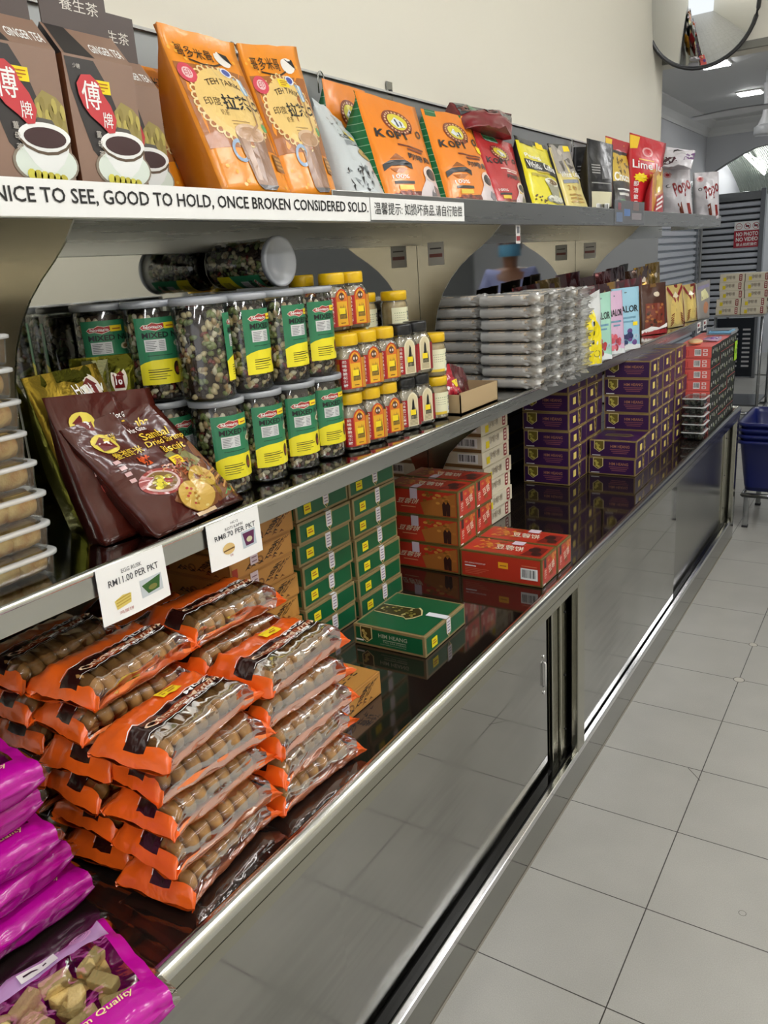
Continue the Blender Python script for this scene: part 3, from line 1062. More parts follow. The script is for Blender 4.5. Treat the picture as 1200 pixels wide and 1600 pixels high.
# ---- orange and red black-coffee bags with green leaf-striped gussets
def kopi(base, dark):
    def f(b, s):
        b.disc(s, .52, .76, .25, .125, mat(dark, 'film'), .0008, 26, rings=3)
        for i in range(22):
            a = 2 * pi * i / 22
            b.disc(s, .52 + .205 * cos(a), .76 + .1 * sin(a), .018, .01, mat('#e8c8a0', 'film'), .0011, 5, rings=1)
        b.disc(s, .52, .765, .165, .082, mat('#e6d63c', 'film'), .0012, 22, rings=2)
        b.poly(s, [(.4, .75), (.5, .81), (.62, .77), (.64, .72), (.5, .7)], mat('#e8eef2', 'film'), .0015)
        b.poly(s, [(.47, .78), (.5, .79), (.53, .72), (.5, .71)], mat('#2a3550', 'film'), .0018)
        b.poly(s, [(.55, .77), (.58, .77), (.6, .715), (.57, .71)], mat('#2a3550', 'film'), .0018)
        for i, c in enumerate("KOPI'O"):
            x = .1 + .138 * i; y = .59 - .045 * sin(pi * (i + .5) / 6) + .012 * i
            if c == "'":
                b.text(s, c, x + .03, y + .06, x + .06, y + .09, BLACK, .0015, 2)
            elif c == 'I':
                b.text(s, c, x + .03, y, x + .065, y + .08, BLACK, .0015, 2)
            else:
                b.text(s, c, x, y, x + .122, y + .08, BLACK, .0015, 2.5, rot=-6 + 4 * i)
        d2 = mat('#7a2c14', 'film') if base == 'o' else mat('#f0d0c8', 'film')
        b.rect(s, .34, .5, .84, .518, d2, .001)
        b.rect(s, .48, .465, .78, .488, d2, .001)
        b.text(s, '咖啡烏', .45, .37, .9, .44, mat('#3a2a28', 'film'), .0012, 2)
        if base == 'o':
            b.poly(s, [(.06, .33), (.16, .36), (.36, .36), (.46, .33), (.46, .28), (.36, .31), (.16, .31), (.06, .27)], BLACK, .0012)
            b.poly(s, [(.16, .37), (.26, .42), (.36, .37)], mat('#a05a1c', 'film'), .001)
            b.poly(s, [(.14, .29), (.38, .29), (.3, .25), (.2, .25)], mat('#b8681c', 'film'), .001)
        b.text(s, '100%', .14, .2, .38, .235, WHITE, .0012, 1)
        b.rect(s, .15, .155, .45, .18, BLACK, .001); b.rect(s, .2, .105, .42, .145, mat('#e8cc3c', 'film'), .001)
        r = random.Random(2)
        b.poly(s, [(.02, 0), (.98, 0), (.98, .07), (.7, .1), (.3, .085), (.02, .06)], mat('#5a2018', 'film'), .0008)
        for i in range(26):
            b.disc(s, r.uniform(.04, .6), r.uniform(.01, .085), .03, .014, mat(r.choice(('#8a3a28', '#6a2418', '#a04a34')), 'film'), .0012, 7, rings=1)
        # white coffee cup
        b.poly(s, [(.62, .02), (.98, .02), (.98, .2), (.93, .27), (.7, .27), (.68, .2), (.55, .1), (.5, .02)], mat('#e2d6d8', 'film'), .0015)
        b.poly(s, [(.72, .02), (.97, .02), (.97, .15), (.85, .17), (.76, .1)], mat('#6a6a70', 'film'), .0018)
        b.disc(s, .815, .27, .14, .075, mat('#efd8cc', 'film'), .0018, 18); b.disc(s, .825, .265, .1, .055, mat('#231a1a', 'film'), .0021, 16)
    return f


def _leaf(nt, b):
    b.inputs['Roughness'].default_value = .25
    tc = N(nt, 'ShaderNodeTexCoord'); sp = N(nt, 'ShaderNodeSeparateXYZ'); nt.links.new(tc.outputs['Object'], sp.inputs[0])
    m1 = N(nt, 'ShaderNodeMath', operation='MULTIPLY'); m1.inputs[1].default_value = 62; nt.links.new(sp.outputs['Z'], m1.inputs[0])
    fr = N(nt, 'ShaderNodeMath', operation='FRACT'); nt.links.new(m1.outputs[0], fr.inputs[0])
    g = N(nt, 'ShaderNodeMath', operation='GREATER_THAN'); g.inputs[1].default_value = .91; nt.links.new(fr.outputs[0], g.inputs[0])
    cm = N(nt, 'ShaderNodeMix', data_type='RGBA'); cm.inputs['A'].default_value = lin('#17683a'); cm.inputs['B'].default_value = lin('#7fae8c')
    nt.links.new(g.outputs[0], cm.inputs['Factor']); nt.links.new(cm.outputs['Result'], b.inputs['Base Color'])
KG = nodemat('striped_green_film', _leaf)
KO = 'black coffee bags with green gussets'


def leafy(o):
    pass


q = settle(px4((553, 141), (648, 168), (691, 306), (605, 303), -.297, -.41), ZS)
o, s = bag('black_coffee_bag', 'orange coffee bag with wide green striped gusset beside white bag', 'bag', *q, .088, mat('#f08a20', 'film'), KG, kopi('o', '#8a3a1c'), seed=31, group=KO, bulge=.02, pinch=.25)
q = settle(px4((657, 169), (729, 182), (780, 313), (701, 309), -.297, -.41), ZS)
o, s = bag('black_coffee_bag', 'orange coffee bag with small yellow sticker beside red coffee bag', 'bag', *q, .085, mat('#f08a20', 'film'), KG, kopi('o', '#8a3a1c'), seed=33, group=KO, bulge=.024, pinch=.25)
sticker(o, s, .84, .56, .95, .63, txt=False)
q = settle((Vector((-.47, 1.60, 1.89)), Vector((-.47, 1.77, 1.885)), Vector((-.448, 1.77, ZS)), Vector((-.448, 1.60, ZS))), ZS)
bag('black_coffee_bag', 'orange coffee bag standing behind the slumped white coffee bag', 'bag', *q, .07, mat('#f08a20', 'film'), KG, kopi('o', '#8a3a1c'), seed=36, group=KO, bulge=.016, pinch=.1)
q = settle(px4((738, 203), (800, 225), (823, 318), (775, 313), -.297, -.40), ZS)
o, s = bag('black_coffee_bag', 'red coffee bag standing under a crumpled dark red bag', 'bag', *q, .07, mat('#b92c30', 'film'), KG, kopi('r', '#7a1820'), seed=41, group=KO, bulge=.018)
sticker(o, s, .72, .19, .86, .26, txt=False)


def crumple(b, s):
    r = random.Random(9)
    b.poly(s, [(.02, .5), (.5, .62), (.98, .5), (.98, .98), (.02, .98)], mat('#7e8488', 'foil'), .001)
    for i in range(30):
        b.disc(s, r.uniform(.05, .6), r.uniform(.5, .8), .035, .03, mat(r.choice(('#5a2a20', '#3c1a16', '#7a4030')), 'film'), .0015, 7, rings=1)
    b.poly(s, [(.16, .62), (.32, .64), (.34, .9), (.18, .9)], KG, .002)


# dark red bag lying over the tops of the coffee bags
A, Bq, Cq, Dq = at(703, 160, x=-.455), at(800, 178, x=-.455), at(799, 218, x=-.375), at(733, 200, x=-.375)
bag('coffee_refill_bag', 'crumpled dark red and foil bag lying on the coffee bags', 'bag', A, Bq, Cq, Dq, .05, mat('#7c1a24', 'film'), mat('#6a1820', 'film'), crumple, seed=44, bulge=.03, wr=.012, seal=.99)

# ---- white-coffee pouches
def penang(kind):
    def f(b, s):
        k = BLACK
        if kind == 'y':
            b.rect(s, .08, .9, .5, .98, BLACK, .001); b.text(s, 'Penang', .1, .68, .55, .76, WHITE, .0022, 1)
            b.poly(s, [(.06, .54), (.96, .48), (.98, .64), (.06, .68)], k, .0013)
            b.text(s, 'White Coffee', .08, .55, .96, .655, WHITE, .002, 1.5)
            b.rect(s, .3, .5, .7, .525, mat('#b8a020', 'film'), .0016)
            b.rect(s, .12, .44, .6, .48, mat('#b8a838', 'film'), .0012)
            b.disc(s, .66, .14, .3, .06, mat('#8a8a78', 'film'), .0012, 18); b.disc(s, .66, .15, .26, .045, mat('#e4e4d4', 'film'), .0015, 18)
            b.poly(s, [(.42, .36), (.9, .36), (.8, .18), (.52, .18)], mat('#a8a68c', 'film'), .0018)
            b.disc(s, .66, .38, .24, .06, mat('#e2e2d2', 'film'), .002, 18); b.disc(s, .66, .38, .18, .04, mat('#7a5a2c', 'film'), .0023, 16)
            r = random.Random(1)
            for i in range(12):
                b.disc(s, r.uniform(.08, .35), r.uniform(.06, .2), .025, .012, mat('#4a2c14', 'film'), .0015, 7, rings=1)
            b.rect(s, .04, .035, .96, .05, k, .0012)
        else:
            b.rect(s, .04, .55, .96, .98, mat('#a59e96', 'film'), .0006)
            b.disc(s, .45, .87, .14, .05, mat('#c9c0b6', 'film'), .001, 14)
            b.poly(s, [(.5, .75), (.8, .8), (.9, .65), (.6, .6)], mat('#5c544c', 'film'), .001)
            b.poly(s, [(.2, .72), (.36, .74), (.4, .6), (.28, .58)], mat('#4c4640', 'film'), .001)
            b.text(s, 'White Coffee', .08, .48, .96, .57, WHITE, .002, 1.5)
            b.rect(s, .1, .4, .8, .45, mat('#8a90a0', 'film'), .0014)
            b.text(s, '2 in 1', .2, .3, .7, .375, mat('#c08a20', 'film'), .002, 1)
            for j in range(3):
                b.rect(s, .18, .22 - .05 * j, .75, .245 - .05 * j, mat('#b08a38', 'film'), .0015)
    return f


q = settle(px4((803, 211), (852, 228), (885, 322), (834, 319), -.297, -.40), ZS)
o, s = bag('white_coffee_pouch', 'bright yellow coffee pouch with black stripe beside red coffee bag', 'bag', *q, .06, mat('#e6da1e', 'film'), BLACK, penang('y'), seed=51, group='white coffee pouches', bulge=.016, wr=.005, sealm=mat('#2a2a28', 'film'))
sticker(o, s, .62, .9, .86, .99, txt=False)
q = settle(px4((855, 224), (886, 226), (922, 325), (888, 323), -.297, -.40), ZS)
o, s = bag('white_coffee_pouch', 'grey and pale yellow coffee pouch beside bright yellow pouch', 'bag', *q, .06, mat('#dccb78', 'film'), mat('#2a2a28', 'film'), penang('s'), seed=53, group='white coffee pouches', bulge=.014, wr=.005, sealm=mat('#2f2f2e', 'film'))
sticker(o, s, .7, .89, .98, .97, txt=False)


def mocha(b, s):
    b.disc(s, .4, .88, .2, .06, mat('#2a54b8', 'film'), .001, 14); b.disc(s, .75, .86, .2, .06, mat('#a8262a', 'film'), .001, 14)
    b.poly(s, [(.2, .7), (.8, .7), (.7, .4), (.3, .45)], mat('#7a706a', 'film'), .001)
    b.disc(s, .5, .5, .22, .1, mat('#b0a8a0', 'film'), .0014, 14)
    b.rect(s, .1, .1, .9, .3, mat('#6a80a8', 'film'), .001)


q = settle((Vector((-.475, 2.93, 1.845)), Vector((-.475, 3.08, 1.845)), Vector((-.405, 3.08, ZS)), Vector((-.405, 2.93, ZS))), ZS)
bag('coffee_pouch', 'grey coffee pouch with blue dot set back behind pale yellow pouch', 'bag', *q, .05, mat('#8d857e', 'film'), mat('#2a2a28', 'film'), mocha, seed=55, bulge=.012)


def darkback(b, s):
    for k in range(3):
        b.rect(s, .12, .72 - .05 * k, .45, .735 - .05 * k, mat('#8a8a8a', 'film'), .001)
    b.rect(s, .08, .1, .92, .3, mat('#d8d4bc', 'film'), .001)


q = settle((Vector((-.44, 3.12, 1.86)), Vector((-.36, 3.2, 1.86)), Vector((-.36, 3.2, ZS)), Vector((-.44, 3.12, ZS))), ZS)
bag('coffee_pouch', 'black coffee pouch edge behind the barcoded black pouch', 'bag', *q, .04, mat('#1b1b1c', 'film'), BLACK, darkback, seed=57, bulge=.01)


def choco_back(b, s):
    g = mat('#9a9a98', 'film')
    for k in range(4):
        b.rect(s, .12, .66 - .035 * k, .42, .675 - .035 * k, g, .001)
    b.poly(s, [(.5, .66), (.9, .7), (.85, .5), (.5, .48)], mat('#5a5a5c', 'film'), .001)
    b.rect(s, .1, .42, .85, .435, g, .001)
    b.rect(s, .08, .1, .9, .31, mat('#d8d3b4', 'film'), .001)
    barcode(b, s, .25, .04, .78, .15, .0012)


def choco_front(b, s):
    y = mat('#d4b43a', 'film')
    b.poly(s, [(.02, .5), (.98, .5), (.98, .95), (.02, .95)], y, .0006)
    r = random.Random(3)
    for i in range(14):
        x = r.uniform(.05, .9); v = r.uniform(.66, .92)
        b.poly(s, [(x, v), (x + .12, v + .01), (x + .08, v - .05)], mat('#4a3a14', 'film'), .001)
    b.text(s, 'Choco', .06, .5, .9, .64, WHITE, .0016, 2)
    b.rect(s, .15, .36, .85, .385, WHITE, .001); b.rect(s, .2, .28, .8, .32, mat('#d8d8d0', 'film'), .001)
    b.disc(s, .35, .16, .2, .06, mat('#3a7a34', 'film'), .001, 12); b.disc(s, .7, .14, .18, .06, mat('#7a5020', 'film'), .0013, 12)


# the barcoded black pouch stands turned, its back to the aisle end
q = settle((at(917, 216, x=-.34), at(958, 226, x=-.31), at(957, 328, x=-.285), at(921, 326, x=-.33)), ZS)
TL, TR, BR, BL = q
bag('coffee_pouch', 'black pouch with white barcode panel turned towards the tea bags', 'bag', TL, TR, BR, BL, .045, mat('#151517', 'film'), mat('#3a3320', 'film'), choco_back, seed=58, bulge=.008)
q = settle(px4((952, 232), (981, 240), (987, 331), (962, 330), -.292, -.37), ZS)
bag('chocolate_drink_pouch', 'black and gold chocolate drink pouch behind clear plastic holder', 'bag', *q, .05, mat('#262320', 'film'), BLACK, choco_front, seed=60, bulge=.012)


def lime(b, s):
    b.poly(s, [(.0, .82), (.2, .84), (.26, .98), (.0, .98)], mat('#f0c830', 'film'), .001)
    b.disc(s, .5, .82, .16, .06, mat('#e8a8a8', 'film'), .001, 14); b.disc(s, .5, .82, .11, .04, mat('#c83038', 'film'), .0013, 12)
    b.text(s, 'Lime Ju', .06, .57, .95, .7, WHITE, .002, 1)
    b.rect(s, .24, .71, .7, .725, mat('#e8b030', 'film'), .001)
    b.poly(s, [(.3 + (.16 if i % 2 else .22) * cos(2 * pi * i / 20), .49 + (.045 if i % 2 else .065) * sin(2 * pi * i / 20)) for i in range(20)], mat('#f0d820', 'film'), .0016)
    for k in range(4):
        b.text(s, '即溶飲品'[k], .1, .38 - .08 * k, .22, .44 - .08 * k, WHITE, .0012, 1)
    b.poly(s, [(.55, .62), (.95, .62), (.95, .2), (.6, .2)], mat('#c88838', 'film'), .001)
    b.poly(s, [(.62, .5), (.9, .52), (.88, .25), (.66, .25)], mat('#dca850', 'film'), .0014)
    b.disc(s, .5, .13, .3, .07, mat('#5a9a34', 'film'), .0016, 14)


q = settle((at(984, 207, y=3.52), at(1041, 224, y=3.84), at(1022, 331, x=-.295), at(984, 331, y=3.55)), ZS)
bag('juice_powder_bag', 'tall red juice powder bag with yellow corner and star burst', 'bag', *q, .05, mat('#c4242c', 'film'), mat('#b02028', 'film'), lime, seed=62, bulge=.014, seal=.85)
q = settle((at(946, 212, y=3.62), at(985, 224, y=3.72), at(985, 331, y=3.7), at(950, 330, y=3.6)), ZS)
bag('juice_powder_bag', 'red juice powder bag behind the black and gold pouch', 'bag', *q, .05, mat('#b8222c', 'film'), mat('#e0a030', 'film'), lime, seed=64, bulge=.014)


def snackp(b, s):
    b.poly(s, [(.05, .05), (.95, .05), (.9, .5), (.2, .45)], mat('#b83034', 'film'), .001)
    b.poly(s, [(.2, .5), (.8, .6), (.9, .95), (.3, .9)], mat('#e0c040', 'film'), .001)
    for k in range(3):
        b.poly(s, [(.2, .12 + .1 * k), (.7, .2 + .1 * k), (.65, .24 + .1 * k), (.2, .17 + .1 * k)], WHITE, .0014)


q = settle((at(1020, 272, x=-.28), at(1036, 262, x=-.30), at(1036, 333, x=-.28), at(1018, 333, x=-.275)), ZS)
bag('snack_packet', 'slim red and yellow packet between red bag and white bags', 'bag', *q, .03, mat('#c88a44', 'film'), mat('#b02028', 'film'), snackp, seed=66, bulge=.01)


def popo(b, s):
    b.disc(s, .26, .86, .14, .06, mat('#d8a0a0', 'crisp'), .001, 14); b.disc(s, .26, .86, .07, .03, mat('#b83a40', 'crisp'), .0014, 8)
    b.disc(s, .25, .64, .08, .035, mat('#5a5a5a', 'crisp'), .001, 14, inner=.6, rings=1)
    m = mat('#8a1c24', 'crisp')
    b.text(s, 'Popo', .42, .42, .98, .78, m, .0018, 2, rot=18)
    b.poly(s, [(.5, .3), (.62, .34), (.7, .1), (.6, .05)], mat('#7a3a28', 'crisp'), .001); b.poly(s, [(.8, .3), (.9, .3), (.95, .08), (.85, .06)], mat('#8a2a24', 'crisp'), .001)


PG = 'white snack bags at the far shelf end'
WB = mat('#d8d4da', 'crisp')
q = settle((at(1030, 262, y=4.27), at(1078, 262, y=4.3), at(1083, 334, y=4.33), at(1036, 333, y=4.28)), ZS)
bag('snack_bag', 'white snack bag with dark red script under purple tipped bag', 'bag', *q, .08, WB, WB, popo, seed=71, group=PG, bulge=.03, wr=.008)
q = settle((at(1083, 270, y=4.86), at(1123, 268, y=4.9), at(1124, 337, y=4.9), at(1086, 335, y=4.86)), ZS)
bag('snack_bag', 'white snack bag with dark red script, last on the top shelf', 'bag', *q, .08, WB, WB, popo, seed=73, group=PG, bulge=.03, wr=.008)


def purp(b, s):
    b.poly(s, [(.7, .3), (1, .5), (1, .9), (.75, .75)], mat('#7a5a86', 'crisp'), .001)
    b.poly(s, [(0, .05), (.5, .2), (.4, .4), (0, .4)], mat('#4a2430', 'crisp'), .001)
    b.poly(s, [(.3, .7), (.6, .9), (.55, .98), (.3, .9)], mat('#2c2028', 'crisp'), .001)


bag('snack_bag', 'white and purple snack bag lying on top of white bags', 'bag', at(1040, 229, y=4.265), at(1087, 236, y=4.30), at(1080, 264, y=4.225), at(1033, 263, y=4.205), .03, WB, WB, purp, seed=75, group=PG, bulge=.03, wr=.012, seal=.97)

# clear sign holder clipped to the upper lip
p0, p1 = at(961, 350, x=XU + .004), at(1007, 351, x=XU + .004)
zt = at(984, 314, x=XU + .004).z
b = MB(); y0, y1, z0 = 0, p1.y - p0.y, p0.z - zt
b.box((0.0, 0, z0), (0.0015, y1, 0), clear_mat('grey_acrylic', '#b8babc', .08, .06, 0, 1, .35, '#a8aaae'))
s = plane((0.0015, 0, z0), (0, y1, 0), (0, 0, -z0))
for (u0, v0, u1, v1, c) in ((.05, .1, .25, .5, '#6a7890'), (.3, .35, .5, .65, '#5a78a8'), (.55, .2, .9, .5, '#8a8488'), (.1, .6, .2, .9, '#8a5a60'), (.6, .6, .8, .95, '#7a6a6a')):
    b.rect(s, u0, v0, u1, v1, mat(c, 'paper'), .0002)
tag(b.build('sign_holder', None, Vector((XU + .0005, p0.y, zt))), 'clear acrylic holder clipped on top shelf edge below gold pouch', 'sign holder')

# wire hooks and a metal clip along the upstand
def hook(u, v, label, r=0.012):
    c = at(u, v, x=XB + .03)
    c = Vector((XB + .02, c.y, c.z))
    b = MB()
    path = [(0, 0, -.045), (0, 0, -.015)] + [(0, r - r * cos(a) , -.015 + r * 1.4 * sin(a) + .0) for a in [pi * k / 9 for k in range(1, 11)]]
    b.tube(path, .0016, mat('#b8b8b4', 'chrome'), 6)
    tag(b.build('wire_hook', None, c), label, 'hook', 'wire hooks on the wall ledge')


hook(501, 110, 'bent wire hook above the white coffee bag')
hook(362, 64, 'bent wire hook between the two orange milk tea bags')
hook(897, 218, 'bent wire hook above the black and grey coffee pouches')
c = at(613, 150, x=XB + .012)
b = MB(); b.box((-.01, -.014, -.05), (-.006, .014, .035), mat('#8c8c88', 'steel'), .001); b.tube([(-.007, 0, .01), (-.002, 0, .01)], .006, BLACK, 10); b.box((-.01, -.02, -.05), (.02, .02, -.046), mat('#8c8c88', 'steel'))
tag(b.build('metal_clip', None, c), 'upright metal clip on the ledge above orange coffee bag', 'clip')
# ------------------------------------------------------------------ middle shelf
ZJ = ZM + 0.001

# ---- clear boxes of rolled pastry
PASTRY = []
def _past(nt, b):
    tc = N(nt, 'ShaderNodeTexCoord'); n = N(nt, 'ShaderNodeTexNoise', i_Scale=28.0, i_Detail=4.0)
    nt.links.new(tc.outputs['Object'], n.inputs['Vector'])
    r = N(nt, 'ShaderNodeValToRGB')
    r.color_ramp.elements[0].position = .3; r.color_ramp.elements[0].color = lin('#b87c34')
    r.color_ramp.elements[1].position = .65; r.color_ramp.elements[1].color = lin('#ecd08a')
    nt.links.new(n.outputs['Fac'], r.inputs[0]); nt.links.new(r.outputs[0], b.inputs['Base Color'])
    b.inputs['Roughness'].default_value = .55
    n2 = N(nt, 'ShaderNodeTexNoise', i_Scale=300.0)
    nt.links.new(tc.outputs['Object'], n2.inputs['Vector'])
    bp = N(nt, 'ShaderNodeBump', i_Strength=.35, i_Distance=.003); nt.links.new(n2.outputs['Fac'], bp.inputs['Height']); nt.links.new(bp.outputs[0], b.inputs['Normal'])
PASTRYM = nodemat('baked_pastry', _past)


def rr_ring(hx, hy, r, z, n=5):
    out = []
    for cx, cy, a0 in ((hx - r, hy - r, 0), (-hx + r, hy - r, 90), (-hx + r, -hy + r, 180), (hx - r, -hy + r, 270)):
        for k in range(n + 1):
            a = radians(a0 + 90 * k / n)
            out.append((cx + r * cos(a), cy + r * sin(a), z))
    return out


def rings(b, rs, m, capb=False, capt=False, smooth=True):
    L = len(rs[0]); i0 = len(b.v)
    for r_ in rs:
        b.v.extend(r_)
    mi = b.mi(m)
    for j in range(len(rs) - 1):
        for k in range(L):
            k2 = (k + 1) % L
            b.f.append((i0 + j * L + k, i0 + j * L + k2, i0 + (j + 1) * L + k2, i0 + (j + 1) * L + k)); b.m.append(mi); b.sm.append(smooth)
    if capb: b.f.append(tuple(i0 + k for k in reversed(range(L)))); b.m.append(mi); b.sm.append(False)
    if capt: b.f.append(tuple(i0 + (len(rs) - 1) * L + k for k in range(L))); b.m.append(mi); b.sm.append(False)


def pastry_roll(b=None):
    b = MB()
    pr = [(0.0, -.0265), (.012, -.0255), (.016, -.021), (.0172, -.007), (.0172, .007), (.016, .021), (.012, .0255), (0.0, .0265)]
    b.lathe(pr, PASTRYM, n=16)
    for v in range(len(b.v)):
        x, y, z = b.v[v]
        b.v[v] = (z, x, y)
    return b


hx, hy, HB = 0.062, 0.088, 0.0385
t = thing('pastry_box', 'clear box of golden pastry rolls at the bottom of its tall stack', 'food box', (0, 0, 0), 'stacked clear boxes of pastry rolls')
b = MB()
rings(b, [rr_ring(hx - .006, hy - .006, .018, .0005), rr_ring(hx - .003, hy - .003, .02, .003), rr_ring(hx, hy, .02, .031)], FROST, capb=True)
b.build('tub', t)
b = MB()
rings(b, [rr_ring(hx + .001, hy + .001, .02, .031), rr_ring(hx + .0035, hy + .0035, .022, .0315), rr_ring(hx + .0035, hy + .0035, .022, .0355), rr_ring(hx, hy, .02, .037), rr_ring(hx - .006, hy - .006, .016, .0365)], RIMW)
rings(b, [rr_ring(hx - .006, hy - .006, .016, .0365), rr_ring(hx - .008, hy - .008, .016, .034)], FROST, capt=True)
b.build('lid', t)
r = random.Random(6)
roll0 = None
for i in range(2):
    for k in range(4):
        if roll0 is None:
            ro = roll0 = pastry_roll().build('pastry_roll', t)
        else:
            ro = roll0.copy(); SC.collection.objects.link(ro); ro.parent = t
        ro.location = (-.029 + .056 * i, -.062 + .041 * k, .0185)
        ro.rotation_euler = (r.uniform(0, 6), 0, pi / 2 + r.uniform(-.25, .25) if i == 1 else r.uniform(-.2, .2))
        ro.scale = (0.86, 1, 1)
pb = t
WORDS = ['bottom box', 'second box up', 'third box up', 'fourth box up', 'fifth box up', 'sixth box up', 'seventh box up', 'eighth box up', 'top box']
for k in range(9):
    dx, dy = r.uniform(-.003, .003), r.uniform(-.004, .004)
    loc = (-0.292 + dx, 0.505 + dy - .0015 * k, ZJ + .0395 * k)
    lab = 'clear box of golden pastry rolls, %s of the tall stack' % WORDS[k]
    if k == 0:
        pb.location = loc; pb['label'] = lab
    else:
        dup(pb, loc, rz=r.uniform(-.02, .02), label=lab)

# ---- foil snack bags leaning at the bracket
GOLD, OLIVE, MAROON = mat('#c0a23c', 'foil'), mat('#8b8a2a', 'foil'), mat('#4c1b13', 'crisp')
GS = mat('#6b6a20', 'foil')


def house18(b, s, u, v, r, m1='#e8c83c', off=.0012, asp=.75):
    b.disc(s, u, v, r, r * asp, mat(m1, 'film'), off, 18)
    b.poly(s, [(u - r * .6, v - r * asp * .6), (u + r * .6, v - r * asp * .6), (u + r * .6, v + r * asp * .15), (u + r * .75, v + r * asp * .2), (u, v + r * asp * .75), (u - r * .75, v + r * asp * .2), (u - r * .6, v + r * asp * .15)], mat('#6b1414', 'film'), off + .0003)
    b.text(s, '18', u - r * .42, v - r * asp * .4, u + r * .42, v + r * asp * .25, WHITE, off + .0007, 2)


def goldp(b, s):
    b.poly(s, [(.4, .1), (.98, .1), (.98, .8), (.55, .85)], mat('#7e8a30', 'foil'), .0008)
    b.poly(s, [(.5, .75), (.75, .78), (.6, .5)], mat('#a8b060', 'foil'), .0012)
    b.text(s, 'Hot Fav', .55, .83, .95, .9, WHITE, .0016, 1)
    house18(b, s, .8, .86, .12, '#e8e0d0')


def goldp2(b, s):
    b.poly(s, [(.05, .5), (.6, .6), (.6, .98), (.05, .98)], mat('#a7a77c', 'foil'), .0008)
    house18(b, s, .76, .85, .13, '#e8e0d0')


q = settle((at(32, 592, y=.655), at(150, 567, y=.80), Vector((-.372, .875, 0)), Vector((-.352, .725, 0))), ZJ)
bag('foil_snack_bag', 'gold foil snack bag behind the brown biscuit bags, beside pastry boxes', 'bag', *q, .035, GOLD, GS, goldp, seed=81, group='gold and green foil snack bags', bulge=.02, wr=.008)
q = settle((at(108, 562, y=.765), at(206, 552, y=.865), Vector((-.425, .90, 0)), Vector((-.425, .80, 0))), ZJ)
bag('foil_snack_bag', 'olive foil snack bag with red house badge behind the gold one', 'bag', *q, .03, OLIVE, GS, goldp2, seed=83, group='gold and green foil snack bags', bulge=.015, wr=.008)


def sambal(b, s):
    b.poly(s, [(.38, .42), (.98, .62), (.98, .1), (.5, .04), (.3, .2)], mat('#7b4a2a', 'crisp'), .0006)
    b.poly(s, [(.55, .56), (.8, .6), (.9, .44), (.66, .36)], mat('#8f8a58', 'crisp'), .0009)
    house18(b, s, .24, .8, .115, '#e8d458')
    b.text(s, 'Hot Gate', .5, .81, .72, .85, WHITE, .0014, 1)
    y = mat('#e9c73c', 'crisp')
    b.text(s, 'Sambal', .56, .72, .88, .79, y, .0016, 1.2, slant=.3)
    b.text(s, 'Dried Shrimp', .52, .645, .98, .71, y, .0016, 1.2, slant=.3)
    b.text(s, 'Biscuit', .6, .575, .88, .64, y, .0016, 1.2, slant=.3)
    b.text(s, '叁峇虾米', .18, .645, .46, .71, y, .0016, .5)
    b.text(s, '饼', .32, .53, .45, .62, mat('#d8541c', 'crisp'), .0016, 2)
    for k in range(4):
        b.rect(s, .13, .62 - .055 * k, .18, .65 - .055 * k, mat('#d8b0b0', 'crisp'), .0012, n=(1, 1))
    b.disc(s, .34, .38, .19, .115, mat('#9a3a34', 'crisp'), .0012, 24); b.disc(s, .34, .38, .16, .095, mat('#d0b0a8', 'crisp'), .0014, 24); b.disc(s, .34, .385, .14, .08, mat('#7c5a28', 'crisp'), .0016, 20)
    r = random.Random(11)
    for i in range(14):
        u, v = .34 + r.uniform(-.09, .09), .385 + r.uniform(-.05, .05)
        b.disc(s, u, v, .035, .018, mat(r.choice(('#e6d838', '#d8c82c', '#a89a30')), 'crisp'), .0019 + i * .00002, 8, rings=1)
    for i in range(40):
        u, v = .66 + r.uniform(-.18, .16), .42 + r.uniform(-.06, .06)
        a = r.uniform(0, 3)
        b.line(s, [(u, v), (u + .03 * cos(a), v + .02 * sin(a)), (u + .06 * cos(a + .5), v + .04 * sin(a + .5))], .012, mat(r.choice(('#b0603c', '#8a3a24', '#c88a60')), 'crisp'), .0016)
    for i in range(7):
        b.line(s, [(.76 + .03 * i, .3 - .035 * i), (.97, .335 - .032 * i)], .016, mat(('#c49048', '#3a2414')[i % 2], 'crisp'), .0016, 1)
    for cu, cv, ru, rv, o_ in ((.74, .3, .15, .1, .0018), (.52, .18, .17, .13, .0022)):
        b.disc(s, cu, cv, ru * 1.03, rv * 1.03, mat('#8f6428', 'crisp'), o_, 22); b.disc(s, cu, cv + .006, ru, rv, mat('#cfa850', 'crisp'), o_ + .0003, 22)
        for i in range(16):
            a = r.uniform(0, 6.28); d = r.uniform(0, .8)
            b.disc(s, cu + ru * d * cos(a), cv + rv * d * sin(a), .016, .011, mat(r.choice(('#e0c878', '#a8762c', '#b8483a')), 'crisp'), o_ + .0006, 6, rings=1)
    b.poly(s, [(.8, .07), (.94, .12), (.95, .16), (.82, .1)], mat('#4a9a4c', 'crisp'), .0016)
    b.rect(s, .4, .02, .62, .05, mat('#d8b890', 'crisp'), .0014)


